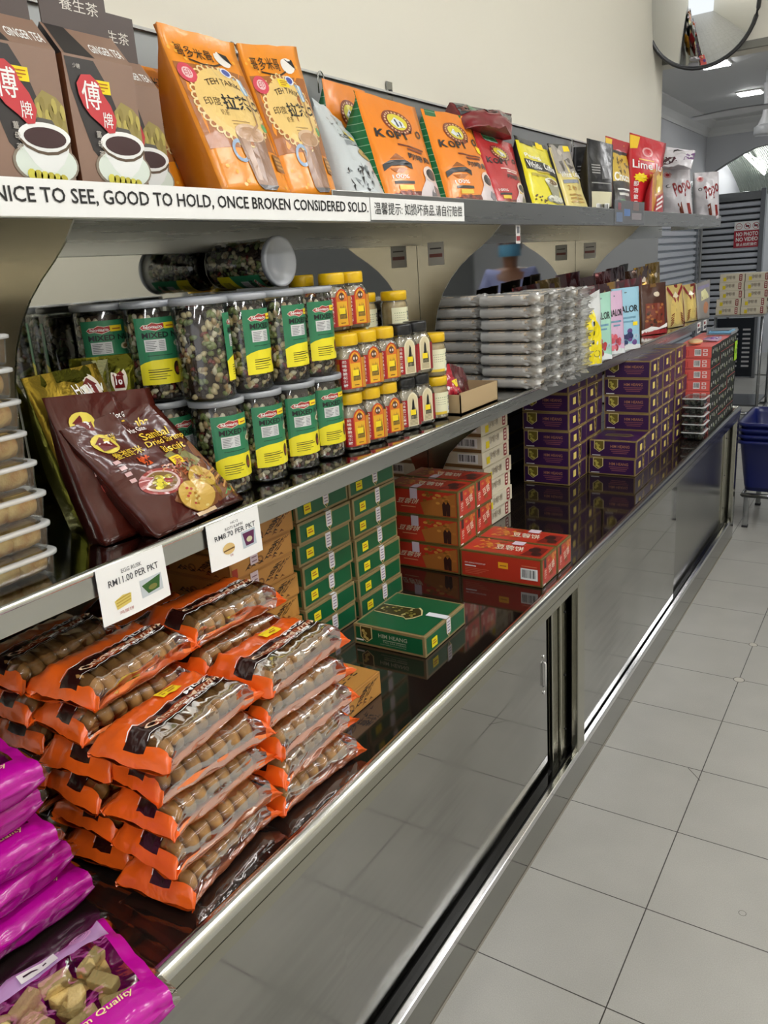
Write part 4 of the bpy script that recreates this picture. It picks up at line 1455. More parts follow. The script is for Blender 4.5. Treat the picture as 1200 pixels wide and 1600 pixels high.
SG = 'brown shrimp biscuit bags on the middle shelf'
q = settle((at(66, 622, y=.662), at(233, 606, y=.862), Vector((-.29, .88, 0)), Vector((-.272, .692, 0))), ZJ)
bag('biscuit_bag', 'brown shrimp biscuit bag standing behind another brown bag', 'bag', *q, .03, MAROON, mat('#4a1a14', 'crisp'), sambal, seed=87, group=SG, bulge=.014, wr=.006, nu=16, nv=20)
q = settle((at(92, 673, y=.672), at(238, 628, y=.862), Vector((-.243, .956, 0)), Vector((-.222, .748, 0))), ZJ)
o, s = bag('biscuit_bag', 'brown shrimp biscuit bag leaning out over the shelf edge tags', 'bag', *q, .03, MAROON, mat('#4a1a14', 'crisp'), sambal, seed=89, group=SG, bulge=.02, wr=.007, nu=16, nv=20)
sticker(o, s, .56, .46, .68, .53)

# ---- jars of mixed nuts
RJ, HJ = 0.0455, 0.166
t = thing('mixed_nut_jar', 'clear jar of mixed nuts', 'nut jar', (0, 0, 0), 'jars of mixed nuts')
b = MB()
b.lathe([(0, .001), (RJ - .006, .0005), (RJ - .001, .004), (RJ, .008), (RJ, HJ - .016), (RJ - .003, HJ - .011), (RJ - .003, HJ - .009)], CLEARRIGID, n=40)
b.build('jar', t)
b = MB()
b.lathe([(RJ - .002, HJ - .0115), (RJ + .0022, HJ - .011), (RJ + .0026, HJ - .003), (RJ + .001, HJ - .0005), (RJ - .004, HJ - .001), (RJ - .006, HJ - .003), (0, HJ - .003)], LIDGREY, n=40)
b.build('lid', t)
b = MB()
r = random.Random(17)
NC = [('#d6c496', 24), ('#b99a6c', 12), ('#7f8a50', 20), ('#5f6a3c', 8), ('#7c2a24', 9), ('#3d2a1e', 14), ('#2a1d18', 10), ('#e4dabc', 8)]
pool = [c for c, n_ in NC for _ in range(n_)]
b.lathe([(0, .004), (RJ - .012, .004), (RJ - .012, HJ - .02), (0, HJ - .02)], mat('#3c2a1c', 'matt'), n=20)
for i in range(430):
    a = r.uniform(0, 2 * pi); z = r.uniform(.008, HJ - .024)
    rd = r.uniform(RJ - .0125, RJ - .0065)
    L = r.uniform(.0055, .0085)
    R = Matrix.Rotation(a, 3, 'Z') @ Matrix.Rotation(r.uniform(0, pi), 3, 'X')
    b.blob((rd * cos(a), rd * sin(a), z), (r.uniform(.0032, .0045), L, r.uniform(.0038, .0052)), mat(r.choice(pool), 'plastic'), R, 8, 5)
o = b.build('nuts', t); o['kind'] = 'stuff'
b = MB()
A0, A1, LZ0, LZ1 = radians(-62), radians(82), .030, .139
LG, LY = mat('#2f7d56', 'card'), mat('#f0e22a', 'card')
s = S(lambda u, v: ((RJ + .0006) * cos(A0 + (A1 - A0) * u), (RJ + .0006) * sin(A0 + (A1 - A0) * u), LZ0 + (LZ1 - LZ0) * v))
b.rect(s, 0, .0, 1, 1, LG, .0, n=(24, 4))
yt = [(0, .3), (.08, .34), (.2, .37), (.4, .375), (.7, .37), (1, .36)]
for (u0, v0), (u1, v1) in zip(yt, yt[1:]):
    b.grid(lambda p, q_, u0=u0, u1=u1, v0=v0, v1=v1: s.p(u0 + (u1 - u0) * p, 0.0 + q_ * (v0 + (v1 - v0) * p), .0003), 4, 2, LY, smooth=False)
b.poly(s, [(.08, .86), (.13, .9), (.2, .9), (.26, .93), (.34, .91), (.42, .92), (.47, .87), (.4, .83), (.3, .8), (.2, .83), (.12, .82)], mat('#e8d8c8', 'card'), .0004)
b.poly(s, [(.09, .86), (.14, .89), (.2, .89), (.26, .92), (.34, .9), (.41, .91), (.455, .87), (.39, .838), (.3, .81), (.2, .838), (.13, .83)], mat('#b0282c', 'card'), .0006)
b.text(s, 'Nomco', .14, .845, .4, .89, WHITE, .0008, 1.5)
b.text(s, 'MIXED NUTS', .1, .7, .84, .785, BLACK, .0008, 2)
b.text(s, '综合', .84, .72, .96, .84, BLACK, .0006)
b.rect(s, .12, .5, .42, .68, mat('#d8d8d8', 'card'), .0004)
for k in range(6):
    b.rect(s, .14, .52 + .025 * k, .25 + .02 * (k % 3), .528 + .025 * k, mat('#55555a', 'card'), .0006, n=(3, 1)); b.rect(s, .32, .52 + .025 * k, .4, .528 + .025 * k, mat('#77777a', 'card'), .0006, n=(2, 1))
b.rect(s, .14, .435, .5, .445, mat('#173f2c', 'card'), .0004)
for u, v in ((.62, .6), (.72, .56), (.8, .52), (.7, .66)):
    b.disc(s, u, v, .07, .05, mat('#d8cfae', 'card'), .0004, 12); b.disc(s, u + .01, v, .045, .03, mat('#8a6a40', 'card'), .0006, 10)
b.disc(s, .55, .22, .055, .11, mat('#3a241c', 'card'), .0006, 16); b.disc(s, .55, .2, .035, .05, mat('#8a3a2c', 'card'), .0008, 10)
for k, (w_, h_) in enumerate(((.3, .012), (.34, .016), (.26, .01), (.3, .01), (.24, .01))):
    b.rect(s, .12, .22 - .035 * k, .12 + w_, .22 - .035 * k + h_, mat('#4a4414', 'card'), .0006, n=(4, 1))
barcode(b, s, .74, .1, .94, .3, .0005, seed=4)
b.build('label', t)
b = MB(); b.rect(s, .42, .83, .6, .92, YSTICK, .0012, n=(4, 1)); b.rect(s, .45, .86, .57, .88, YTXT, .0015, n=(3, 1)); b.build('price_sticker', t)
nut0 = t
JX = -.31
rows = [
    (JX, .989, 0, 0.0, 'lower row, standing behind the leaning brown biscuit bag'), (JX + .006, 1.083, 0, .02, 'lower row, second in from the brown biscuit bag'),
    (JX + .01, 1.177, 0, -.06, 'lower row, third in from the brown biscuit bag'), (JX + .006, 1.270, 0, .03, 'lower row, touching the yellow lidded jars'),
    (JX + .006, .972, 1, 1.15, 'upper row, label turned away so nuts show'), (JX + .006, 1.0695, 1, .28, 'upper row, just after the jar with hidden label'),
    (JX + .012, 1.1665, 1, .3, 'upper row, between two jars with narrow labels'), (JX + .008, 1.259, 1, .12, 'upper row, touching the orange labelled jars'),
    (-.402, .955, 1, -.30, 'upper back row, full label with barcode visible'), (-.491, .922, 1, -.36, 'upper back row, closest to the pastry boxes'),
    (-.402, .955, 0, .4, 'lower back row, under the jar with full label'), (-.491, .922, 0, .2, 'lower back row, hidden behind the foil bags'),
    (-.403, 1.055, 0, 0, 'lower back row, under the lying jar'), (-.403, 1.055, 1, 0, 'upper back row, directly under the lying jar'),
    (-.405, 1.155, 0, 0, 'lower back row, beside the back yellow lidded jars'), (-.405, 1.155, 1, 0, 'upper back row, beside the back orange labelled jars'),
]
for i, (x, y, lv, rz, w) in enumerate(rows):
    loc = (x, y, ZJ + lv * (HJ + .001))
    lab = 'jar of mixed nuts, ' + w
    if i == 0:
        nut0.location = loc; nut0.rotation_euler = (0, 0, rz); nut0['label'] = lab
    else:
        dup(nut0, loc, rz=rz, label=lab)
# the jar lying on top, lid to the aisle
dup(nut0, (-.525, 1.262, ZJ + 2 * (HJ + .001) + RJ + .004), rot=(0, radians(90), 0), label='jar of mixed nuts lying on its side on top, lid towards the aisle').rotation_euler = Matrix.Rotation(radians(90), 3, 'Y').to_euler()

# ---- square biscuit jars with yellow or black lids
LIDY, LIDB = mat('#e8bc16', 'plastic'), mat('#1a1a1b', 'plastic')


def biscuit_jar(name, label, kind):
    t = thing(name, label, 'biscuit jar', (0, 0, 0))
    w, H = .031, .118
    SQ = .35
    b = MB()
    b.lathe([(0, .001), (w * .9, .0005), (w, .005), (w, .07), (w * .98, .076), (w * .8, .088), (w * .74, .092), (w * .74, H - .02)], CLEARRIGID, n=40, sq=SQ)
    b.build('jar', t)
    b = MB()
    lm = LIDY if kind == 'o' else LIDB
    prf = [(w * .86, H - .023), (w * .88, H - .022), (w * .88, H - .004), (w * .84, H), (0, H)]
    b.lathe(prf, lm, n=32); b.lathe([(w * .885, H - .018), (w * .9, H - .0175), (w * .885, H - .017)], lm, n=32)
    b.build('lid', t)
    b = MB()
    r = random.Random(23 if kind == 'o' else 29)
    fillc = ['#f0eae0', '#e4dac8', '#d8c8a8', '#f6f2ea'] if kind == 'o' else ['#cfc4b4', '#8a6a48', '#b8a890', '#dcd4c6']
    b.lathe([(0, .003), (w * .82, .003), (w * .82, .072), (w * .55, .088), (0, .09)], mat('#c8bca4', 'matt'), n=20, sq=SQ)
    for i in range(110):
        z = r.uniform(.006, .088); a = r.uniform(0, 2 * pi)
        rr_ = (w * .9 if z < .072 else w * .9 - (z - .072) * .6) * r.uniform(.82, .95)
        R = Matrix.Rotation(a, 3, 'Z') @ Matrix.Rotation(r.uniform(0, pi), 3, 'X')
        b.blob((rr_ * cos(a), rr_ * sin(a), z), (.003, .005, .004), mat(r.choice(fillc), 'plastic'), R, 7, 4)
    o = b.build('biscuit_bits', t); o['kind'] = 'stuff'
    # wrap-round label: red strip with white characters, arched picture panel
    b = MB()
    h0, h1 = .010, .070

    def wrap(a0, a1, off):
        def f(u, v):
            a = radians(a0 + (a1 - a0) * u)
            ca, sa = cos(a), sin(a)
            sc = (abs(ca) ** (2 + SQ * 6) + abs(sa) ** (2 + SQ * 6)) ** (-1.0 / (2 + SQ * 6))
            return ((w + off) * sc * ca, (w + off) * sc * sa, h0 + (h1 - h0) * v)
        return S(f)
    red = mat('#a3161e', 'card')
    s1 = wrap(-100, -48, .0006)
    b.rect(s1, 0, 0, 1, 1, mat('#d59a2c', 'card') if kind == 'o' else mat('#8a1a1e', 'card'), n=(8, 2))
    b.rect(s1, 0, .84, 1, 1, mat('#c8502c', 'card') if kind == 'o' else red, .0006, n=(8, 2))
    s2 = wrap(-56, -26, .001)
    b.rect(s2, 0, 0, 1, 1.0, red, n=(5, 2))
    for k, c in enumerate('美味香脆花生糖' if kind == 'o' else '美味脆黑芝麻糖'):
        b.text(s2, c, .3, .86 - .13 * k, .74, .96 - .13 * k, WHITE, .0006, 1)
    s3 = wrap(-26, 26, .001)
    base = mat('#e8b028', 'card') if kind == 'o' else mat('#d8cba4', 'card')
    edge = mat('#c8481c', 'card') if kind == 'o' else mat('#e4dabc', 'card')
    arch = [(0, 0), (1, 0), (1, 1.0), (.92, 1.12), (.75, 1.22), (.5, 1.27), (.25, 1.22), (.08, 1.12), (0, 1.0)]
    b.poly(s3, arch, edge, .0002, .2)
    b.poly(s3, [(.08 + .84 * u, .03 + .93 * v) for u, v in arch], base, .0005, .2)
    if kind == 'o':
        b.poly(s3, [(.1, .84), (.9, .84), (.9, .98), (.5, 1.2), (.1, .98)], mat('#d8702a', 'card'), .0007, .2)
        b.disc(s3, .5, 1.0, .24, .13, mat('#5a3a24', 'card'), .0009, 14); b.disc(s3, .4, 1.0, .07, .05, mat('#e8d8c8', 'card'), .0011, 8); b.disc(s3, .62, 1.0, .07, .05, mat('#e8d8c8', 'card'), .0011, 8)
    k_ = mat('#3c3a30', 'card')
    for i in range(9):
        u = .25 + .06 * i; v = .25 + (.12 if i % 2 else 0)
        b.poly(s3, [(u, v), (u + .1, v + .02), (u + .07, v + .3 + .04 * (i % 3)), (u + .03, v + .28)], k_ if kind != 'o' else mat('#6a5a2c', 'card'), .0009 + i * .00002)
    if kind != 'o':
        b.poly(s3, [(.35, .6), (.65, .62), (.6, .95), (.5, 1.05), (.42, .9)], BLACK, .0012)
        for k in range(4):
            b.rect(s3, .14, .06 + .05 * k, .86, .075 + .05 * k, mat('#8a7a5c', 'card'), .0009, n=(4, 1))
    else:
        b.rect(s3, .3, .1, .7, .13, mat('#7a4a14', 'card'), .0009)
    s4 = wrap(26, 100, .0006)
    b.rect(s4, 0, 0, 1, 1, mat('#c9852a', 'card') if kind == 'o' else mat('#8a1a1e', 'card'), n=(8, 2))
    b.build('label', t)
    b = MB(); b.rect(s3, .2, .42, .72, .62, YSTICK, .0016, n=(3, 1)); b.build('price_sticker', t)
    return t


jo = biscuit_jar('biscuit_jar', 'x', 'o'); jb = biscuit_jar('biscuit_jar', 'x', 'b')
used = {}


def put_jar(p, x, y, z, label, group, rz=0.0):
    if p.name not in used:
        used[p.name] = 1
        p.location = (x, y, z); p.rotation_euler = (0, 0, rz); p['label'] = label; p['group'] = group
    else:
        dup(p, (x, y, z), rz=rz, label=label, group=group)


GO, GB = 'yellow lidded orange jars', 'black lidded cream jars'
NTH = ['first', 'second', 'third']
RZ = -.34
for lv in (0, 1):
    for k in range(3):
        put_jar(jo, -.285, 1.345 + .069 * k, ZJ + .1185 * lv, 'yellow lidded orange jar, %s in the %s row counting from mixed nuts' % (NTH[k], ('lower', 'upper')[lv]), GO, RZ)
    for k in range(2):
        put_jar(jb, -.28, 1.552 + .067 * k, ZJ + .1185 * lv, 'black lidded cream jar, %s row, %s' % (('lower', 'upper')[lv], ('next to an orange jar', 'next to a plain cream jar')[k]), GB, RZ)
for k in range(3):
    for lv in (0, 1):
        put_jar(jo, -.355, 1.345 + .069 * k, ZJ + .1185 * lv, 'yellow lidded orange jar hidden in the back row behind the front jars', GO, RZ)
put_jar(jo, -.345, 1.400, ZJ + .237, 'yellow lidded orange jar on the third tier, beside mixed nuts', GO, RZ)
put_jar(jo, -.345, 1.468, ZJ + .237, 'yellow lidded orange jar on the third tier, open side to the bracket', GO, RZ)
put_jar(jo, -.425, 1.40, ZJ + .237, 'yellow lidded orange jar on the third tier, at the back by the mirror', GO, RZ)
put_jar(jo, -.425, 1.40, ZJ + .1185, 'yellow lidded orange jar hidden in the back row behind the front jars', GO, RZ)
put_jar(jo, -.425, 1.40, ZJ, 'yellow lidded orange jar hidden in the back row behind the front jars', GO, RZ)


def floss(nt, b):
    tc = N(nt, 'ShaderNodeTexCoord'); n = N(nt, 'ShaderNodeTexNoise', i_Scale=90.0, i_Detail=4.0)
    nt.links.new(tc.outputs['Object'], n.inputs['Vector'])
    r = N(nt, 'ShaderNodeValToRGB'); r.color_ramp.elements[0].color = lin('#b89860'); r.color_ramp.elements[1].color = lin('#e0cc9c')
    nt.links.new(n.outputs['Fac'], r.inputs[0]); nt.links.new(r.outputs[0], b.inputs['Base Color'])


t = thing('powder_jar', 'x', 'food jar', (0, 0, 0), 'round cream jars with plain yellow lids')
b = MB(); b.lathe([(0, .001), (.028, .0005), (.031, .005), (.031, .07), (.027, .08), (.027, .085)], CLEARRIGID, n=32); b.build('jar', t)
b = MB(); b.lathe([(0, .003), (.029, .003), (.0295, .008), (.0295, .068), (.026, .077), (0, .078)], nodemat('cream_powder', floss), n=24); b.build('powder', t)
b = MB(); b.lathe([(.0285, .08), (.0305, .081), (.0305, .098), (.029, .101), (0, .101)], LIDY, n=32); b.build('lid', t)
b = MB()
s = S(lambda u, v: (.0314 * cos(radians(-70 + 120 * u)), .0314 * sin(radians(-70 + 120 * u)), .012 + .052 * v))
b.rect(s, 0, 0, 1, 1, mat('#e9e7c4', 'card'), n=(12, 2)); b.rect(s, .1, .75, .6, .78, mat('#6a8a4a', 'card'), n=(6, 1))
for k in range(3): b.rect(s, .12, .45 + .1 * k, .5, .47 + .1 * k, mat('#8a8a70', 'card'), n=(5, 1))
barcode(b, s, .62, .08, .88, .34, .0005, seed=8); b.rect(s, 0, 0, .55, .12, mat('#e8c83c', 'card'), .0006, n=(6, 1))
b.text(s, '芝麻', .62, .45, .9, .85, mat('#26324a', 'card'), .0008, 1)
b.build('label', t)
pj = t
for i, (x, y, z, lab) in enumerate(((-.275, 1.690, ZJ, 'cream jar with plain yellow lid standing next to cardboard tray'), (-.275, 1.688, ZJ + .102, 'cream jar with plain yellow lid stacked above the one by the tray'),
                                   (-.345, 1.64, ZJ + .204, 'cream jar with plain yellow lid, highest one beside the bracket'), (-.405, 1.60, ZJ + .204, 'cream jar with plain yellow lid, partly hidden behind the highest one'),
                                   (-.345, 1.64, ZJ + .102, 'hidden cream jar under the highest plain yellow lid'), (-.345, 1.64, ZJ, 'hidden cream jar at the foot of the back pile'),
                                   (-.41, 1.60, ZJ + .102, 'hidden cream jar under the partly hidden yellow lid'), (-.41, 1.60, ZJ, 'hidden cream jar at the foot of the mirror pile'))):
    if i == 0:
        pj.location = (x, y, z); pj['label'] = lab
    else:
        dup(pj, (x, y, z), label=lab)

# ---- cardboard tray with a red packet
CB = mat('#b39a74', 'matt')
b = MB(); w, l, h = .10, .215, .052
b.box((0, 0, 0), (w, l, .003), CB); b.box((0, 0, 0), (.003, l, h), CB); b.box((w - .003, 0, 0), (w, l, h), CB); b.box((0, 0, 0), (w, .003, h * .92), CB); b.box((0, l - .003, 0), (w, l, h), CB)
tag(b.build('cardboard_tray', None, Vector((-.33, 1.735, ZJ))), 'open brown cardboard tray beside the cream jars', 'tray')
RED = mat('#b02836', 'crisp')


def redp(b, s):
    for k in range(6):
        b.poly(s, [(.2 + .1 * k, .15), (.28 + .1 * k, .2), (.24 + .1 * k, .4), (.18 + .1 * k, .3)], mat('#6a1020', 'crisp'), .001)
    b.rect(s, .55, .45, .8, .62, YSTICK, .0014)
    b.poly(s, [(.15, .45), (.3, .5), (.28, .55), (.15, .5)], WHITE, .001)


bag('red_packet', 'crumpled red packet with yellow sticker propped in the cardboard tray', 'bag', (-.31, 1.745, 1.222), (-.31, 1.83, 1.235), (-.275, 1.845, ZJ + .006), (-.275, 1.742, ZJ + .006), .03, RED, RED, redp, seed=91, bulge=.02, wr=.01)
bag('maroon_packet', 'clear and maroon packet behind the red packet in tray', 'bag', (-.317, 1.85, 1.232), (-.317, 1.925, 1.21), (-.30, 1.935, ZJ + .006), (-.30, 1.855, ZJ + .006), .015, mat('#5c2a2c', 'crisp'), CRINKLE, None, seed=93, bulge=.01, wr=.006)

# ---- film-wrapped pastry logs
WRAPM = mat('#dccdb8', 'matt')
t = thing('wrapped_pastry_pack', 'x', 'pastry pack', (0, 0, 0), 'film wrapped pale pastry packs')
PX, PY, PZ = .158, .122, .0325
for k in range(2):
    b = MB()
    x0 = -PX / 2 + .008 + k * (PX / 2 - .006)
    x1 = x0 + PX / 2 - .012
    b.box((x0, .006, .002), (x1, PY - .006, PZ - .002), WRAPM, .010)
    sp = plane((x0, .0058, .002), (x1 - x0, 0, 0), (0, 0, PZ - .004))
    for (u, v) in ((.2, .55), (.32, .4), (.7, .5), (.8, .6)):
        b.disc(sp, u, v, .07, .12, mat('#a8927a', 'matt'), .0006, 10, inner=.6, rings=1)
    b.build('paper_log', t)
b = MB()
r = random.Random(31)
so = Vector((3, 7, 1))


def film(u, v):
    a = 2 * pi * u
    x = -PX / 2 - .004 + (PX + .03) * v
    wd = 1.0 if v < .8 else 1.0 + .25 * sin((v - .8) * 12)
    ca, sa = cos(a), sin(a)
    sc = (abs(ca) ** 4 + abs(sa) ** 4) ** -.25
    amp = .0015 if v < .72 else .011
    d = noise.noise(so + Vector((x * 60, ca * 3, sa * 3))) * amp + noise.noise(so + Vector((x * 140, ca * 8, sa * 8))) * amp * .7
    return (x + d, PY / 2 + (PY / 2 * wd + d) * sc * ca * .97, PZ / 2 + (PZ / 2 * (1.0 if v < .85 else .9) + d * .7) * sc * sa * .93)


b.grid(film, 36, 26, CRINKLE, smooth=True)
b.build('clear_wrapper', t)
wp = t
first = True
LV = ['bottom', 'second', 'third', 'fourth', 'fifth', 'sixth', 'seventh', 'top']
for col, xc in ((0, -.270), (1, -.457)):
    for st in range(3 if col == 0 else 1):
        for lv in range(8):
            dx, dy = r.uniform(-.004, .004), r.uniform(-.003, .003)
            yy = (2.112 if col == 0 else 2.165) + .131 * st
            lab = 'film wrapped pale pastry pack, %s of the %s stack' % (LV[lv], ('front near', 'front middle', 'front far')[st] if col == 0 else 'mirror side')
            loc = (xc + dx, yy + dy, ZJ + (PZ + .0004) * lv)
            if first:
                wp.location = loc; wp['label'] = lab; first = False
            else:
                dup(wp, loc, rz=r.uniform(-.02, .02), label=lab)


# ---- pouches at the far end of the middle shelf
def yel(b, s):
    b.poly(s, [(.05, .02), (.95, .02), (.95, .5), (.7, .62), (.6, .78), (.3, .74), (.1, .6), (.2, .5), (.05, .35), (.25, .25)], mat('#ecd91c', 'crisp'), .001)
    b.disc(s, .72, .16, .12, .05, mat('#6a6418', 'crisp'), .0014, 14, inner=.8, rings=1)
    for k in range(3):
        b.rect(s, .5, .3 + .13 * k, .6, .36 + .13 * k, mat('#3a3a18', 'crisp'), .0014, n=(1, 1))


q = settle((at(908, 470, y=2.60), at(937, 452, y=2.68), at(941, 575, y=2.66), at(905, 588, y=2.58)), ZJ)
bag('sweets_bag', 'clear bag with bright yellow print beside the wrapped pastry packs', 'bag', *q, .035, mat('#d2d4d4', 'crisp'), mat('#c8caca', 'crisp'), yel, seed=101, bulge=.012, wr=.008)


def nalor(base, c1):
    def f(b, s):
        b.disc(s, .5, .92, .05, .012, mat('#6a7a84', 'film'), .001, 10)
        b.text(s, 'NALOR', .1, .6, .92, .71, BLACK, .0014, 1.5)
        b.rect(s, .2, .5, .8, .53, mat('#6a98b0', 'film'), .001); b.rect(s, .3, .44, .7, .465, mat('#6a98b0', 'film'), .001)
        r = random.Random(7)
        for i in range(12):
            b.disc(s, r.uniform(.15, .85), r.uniform(.08, .32), .1, .045, mat(r.choice(c1), 'film'), .0012 + i * .00008, 10, rings=1)
        b.disc(s, .78, .2, .1, .04, mat('#b8c8d8', 'film'), .0026, 10, inner=.5, rings=1)
        b.poly(s, [(.0, .0), (1, 0), (1, .06), (.5, .1), (0, .05)], mat('#dfe4e6', 'film'), .001)
    return f


NG = 'pastel sweet pouches on the middle shelf'
q = settle((at(922, 462, y=2.78), at(954, 455, y=2.84), at(956, 571, y=2.80), at(926, 575, y=2.74)), ZJ)
bag('sweets_pouch', 'mint green sweets pouch beside the yellow printed bag', 'pouch', *q, .03, mat('#9fd0bc', 'film'), mat('#b8dccc', 'film'), nalor('g', ('#b83038', '#d05050', '#8a2028')), seed=103, group=NG, bulge=.01)
q = settle((at(944, 457, y=2.92), at(972, 453, y=3.0), at(976, 563, y=2.98), at(950, 567, y=2.9)), ZJ)
bag('sweets_pouch', 'pink sweets pouch tucked between mint and pale blue pouches', 'pouch', *q, .03, mat('#d8b4d0', 'film'), mat('#d8b4d0', 'film'), nalor('p', ('#c85060', '#d87080', '#a83848')), seed=105, group=NG, bulge=.01)
q = settle((at(955, 452, y=3.02), at(998, 447, y=3.15), at(1000, 544, y=3.13), at(957, 560, y=3.0)), ZJ)
o, s = bag('sweets_pouch', 'pale blue sweets pouch with dark berries and yellow sticker', 'pouch', *q, .035, mat('#9ccadf', 'film'), mat('#b0d4e4', 'film'), nalor('b', ('#2a3a68', '#6a4a88', '#30305c', '#8a6aa0')), seed=107, group=NG, bulge=.012)
sticker(o, s, .68, .38, .86, .44, txt=False)


def brownp(cols, white=True):
    def f(b, s):
        r = random.Random(len(cols))
        b.poly(s, [(.1, .12), (.9, .12), (.85, .6), (.15, .62)], mat(cols[1], 'film'), .0008)
        for i in range(26):
            b.disc(s, r.uniform(.15, .85), r.uniform(.15, .58), .06, .025, mat(r.choice(cols), 'film'), .001 + i * .00004, 7, rings=1)
        b.disc(s, .6, .78, .12, .05, mat('#d8c8b0', 'film'), .001, 10)
        if white:
            b.poly(s, [(.0, .1), (.3, .16), (.6, .12), (1, .2), (1, .12), (0, .04)], WHITE, .003); b.rect(s, .0, .0, 1, .08, mat('#a02428', 'film'), .0028)
    return f


def yb(b, s):
    b.disc(s, .5, .4, .36, .34, mat('#d8c070', 'film'), .0008, 18, rings=3)
    b.line(s, [(.05, .95), (.3, .75), (.42, .6)], .09, mat('#8a2428', 'film'), .0016); b.line(s, [(.95, .95), (.7, .75), (.58, .6)], .09, mat('#8a2428', 'film'), .0016)
    b.poly(s, [(.3, .72), (.5, .84), (.7, .72), (.5, .68)], mat('#e8e0c0', 'film'), .002)
    for i in range(5):
        b.line(s, [(.1 + .02 * i, .04 + .06 * i), (.24 + .02 * i, .12 + .05 * i)], .03, mat('#7a3a18', 'film'), .0018); b.line(s, [(.9 - .02 * i, .04 + .06 * i), (.76 - .02 * i, .12 + .05 * i)], .03, mat('#7a3a18', 'film'), .0018)


def greyp(b, s):
    b.disc(s, .5, .3, .2, .16, mat('#b8805c', 'film'), .001, 14); b.poly(s, [(.2, .5), (.8, .55), (.6, .8), (.3, .75)], mat('#d8d4a0', 'film'), .001)
    b.rect(s, .1, .82, .9, .9, mat('#8a84a4', 'film'), .001)


DG = 'dried snack pouches at the end of the middle shelf'
for (tl, tr, br, bl, xb, xt, c, sd, pr, lab, sd_) in (
        ((1000, 446), (1040, 440), (1041, 524), (1002, 542), -.225, -.29, '#4a2a20', '#7a5a2c', brownp(('#5a2a1c', '#7a3424', '#a86a34', '#3a2018')), 'brown pouch of dried fruit with white and red foot', 111),
        ((1040, 447), (1066, 443), (1068, 513), (1043, 524), -.225, -.28, '#c4ae6c', '#7a2a24', yb, 'cream and maroon pouch beside the dried fruit pouch', 113),
        ((1066, 446), (1087, 442), (1090, 503), (1070, 512), -.225, -.28, '#c4ae6c', '#7a2a24', yb, 'cream and maroon pouch beside the grey pouch', 115),
        ((1087, 444), (1110, 436), (1108, 495), (1090, 502), -.235, -.29, '#8f8c88', '#5a4630', greyp, 'grey pouch with a peach picture, last on middle shelf', 117)):
    yR = min(at(*br, x=xb).y, 4.43); yL = yR - .13
    q = settle((at(*tl, y=yL + .03), at(*tr, y=yR + .03), at(*br, y=yR), at(*bl, y=yL)), ZJ)
    bag('snack_pouch', lab, 'pouch', *q, .035, mat(c, 'film'), mat(sd, 'film'), pr, seed=sd_, group=DG, bulge=.014, wr=.004)
BK = ['#4c1c1e', '#7c6230', '#541e22', '#47231a', '#6a2422', '#3c1c18', '#5c3a22', '#a47c2c']
for i in range(9):
    y = 2.60 + .205 * i
    h = .262 + .012 * ((i * 7) % 3)
    bag('foil_pouch', 'dark foil pouch standing in the back row behind the sweets pouches' if i < 8 else 'gold topped foil pouch at the very end of the back row', 'pouch',
        (-.47, y + .0, ZJ + h), (-.455, y + .21, ZJ + h + .006), (-.43, y + .20, ZJ), (-.43, y, ZJ), .04, mat(BK[i % 8] if i < 8 else '#a8842c', 'foil'), mat('#3a1c18', 'film'),
        brownp(('#5a2a1c', '#8a6434', '#3a1a16'), False), seed=130 + i, group='dark foil pouches in the back row' if i < 8 else None, bulge=.012, wr=.012, seal=.8)
for i in range(5):
    y = 2.80 + .20 * i
    bag('foil_pouch', 'maroon foil pouch standing in the middle row behind the sweets pouches', 'pouch',
        (-.375, y + .0, ZJ + .236), (-.365, y + .2, ZJ + .24), (-.345, y + .195, ZJ), (-.345, y, ZJ), .035, mat(('#5e1a20', '#6a2026', '#8a6c34')[i % 3], 'film'), mat('#3a1c18', 'film'),
        brownp(('#5a2a1c', '#8a6434', '#3a1a16'), False), seed=150 + i, group='maroon foil pouches in the middle row', bulge=.012, wr=.008, seal=.85)

# ---- paper price tags hanging on the middle lip
def tagcard(name, label, c00, c10, c11, c01, lines, pics):
    """corners: top edge at the lip, bottom edge hanging free."""
    b = MB()
    c00, c10, c11, c01 = [Vector(c) for c in (c00, c10, c11, c01)]  # bottom-left, bottom-right, top-right, top-left
    og = (c01 + c11) / 2
    c00, c10, c11, c01 = c00 - og, c10 - og, c11 - og, c01 - og
    f = lambda u, v: (c00 * (1 - u) + c10 * u) * (1 - v) + (c01 * (1 - u) + c11 * u) * v + Vector((.0035 * sin(pi * u) * (1 - v), 0, 0))
    s = S(f)
    b.grid(lambda u, v: f(u, v), 8, 6, WHITE); b.grid(lambda u, v: Vector(f(u, v)) - Vector((.0006, 0, 0)), 8, 6, WHITE, flip=True)
    for txt, bx, bold in lines:
        b.text(s, txt, *bx, mat('#3a3a40', 'paper'), .0006, bold)
    pics(b, s)
    return tag(b.build(name, None, og), label, 'price tag', 'paper price tags on the middle shelf edge')


def pics1(b, s):
    b.poly(s, [(.2, .2), (.4, .24), (.42, .4), (.3, .42), (.18, .36)], mat('#d8c468', 'paper'), .0006)
    for k in range(3): b.line(s, [(.2, .26 + .05 * k), (.4, .3 + .05 * k)], .02, mat('#b89a3c', 'paper'), .0009)
    b.poly(s, [(.56, .2), (.9, .2), (.9, .52), (.56, .52)], mat('#c4ccd0', 'paper'), .0005)
    b.poly(s, [(.58, .42), (.88, .5), (.84, .26), (.66, .24)], mat('#2f5a24', 'paper'), .0008); b.disc(s, .74, .33, .07, .05, mat('#7a7a3c', 'paper'), .0011, 12)
    b.text(s, '鸡蛋饼', .22, .1, .42, .16, mat('#b06a60', 'paper'), .0006)


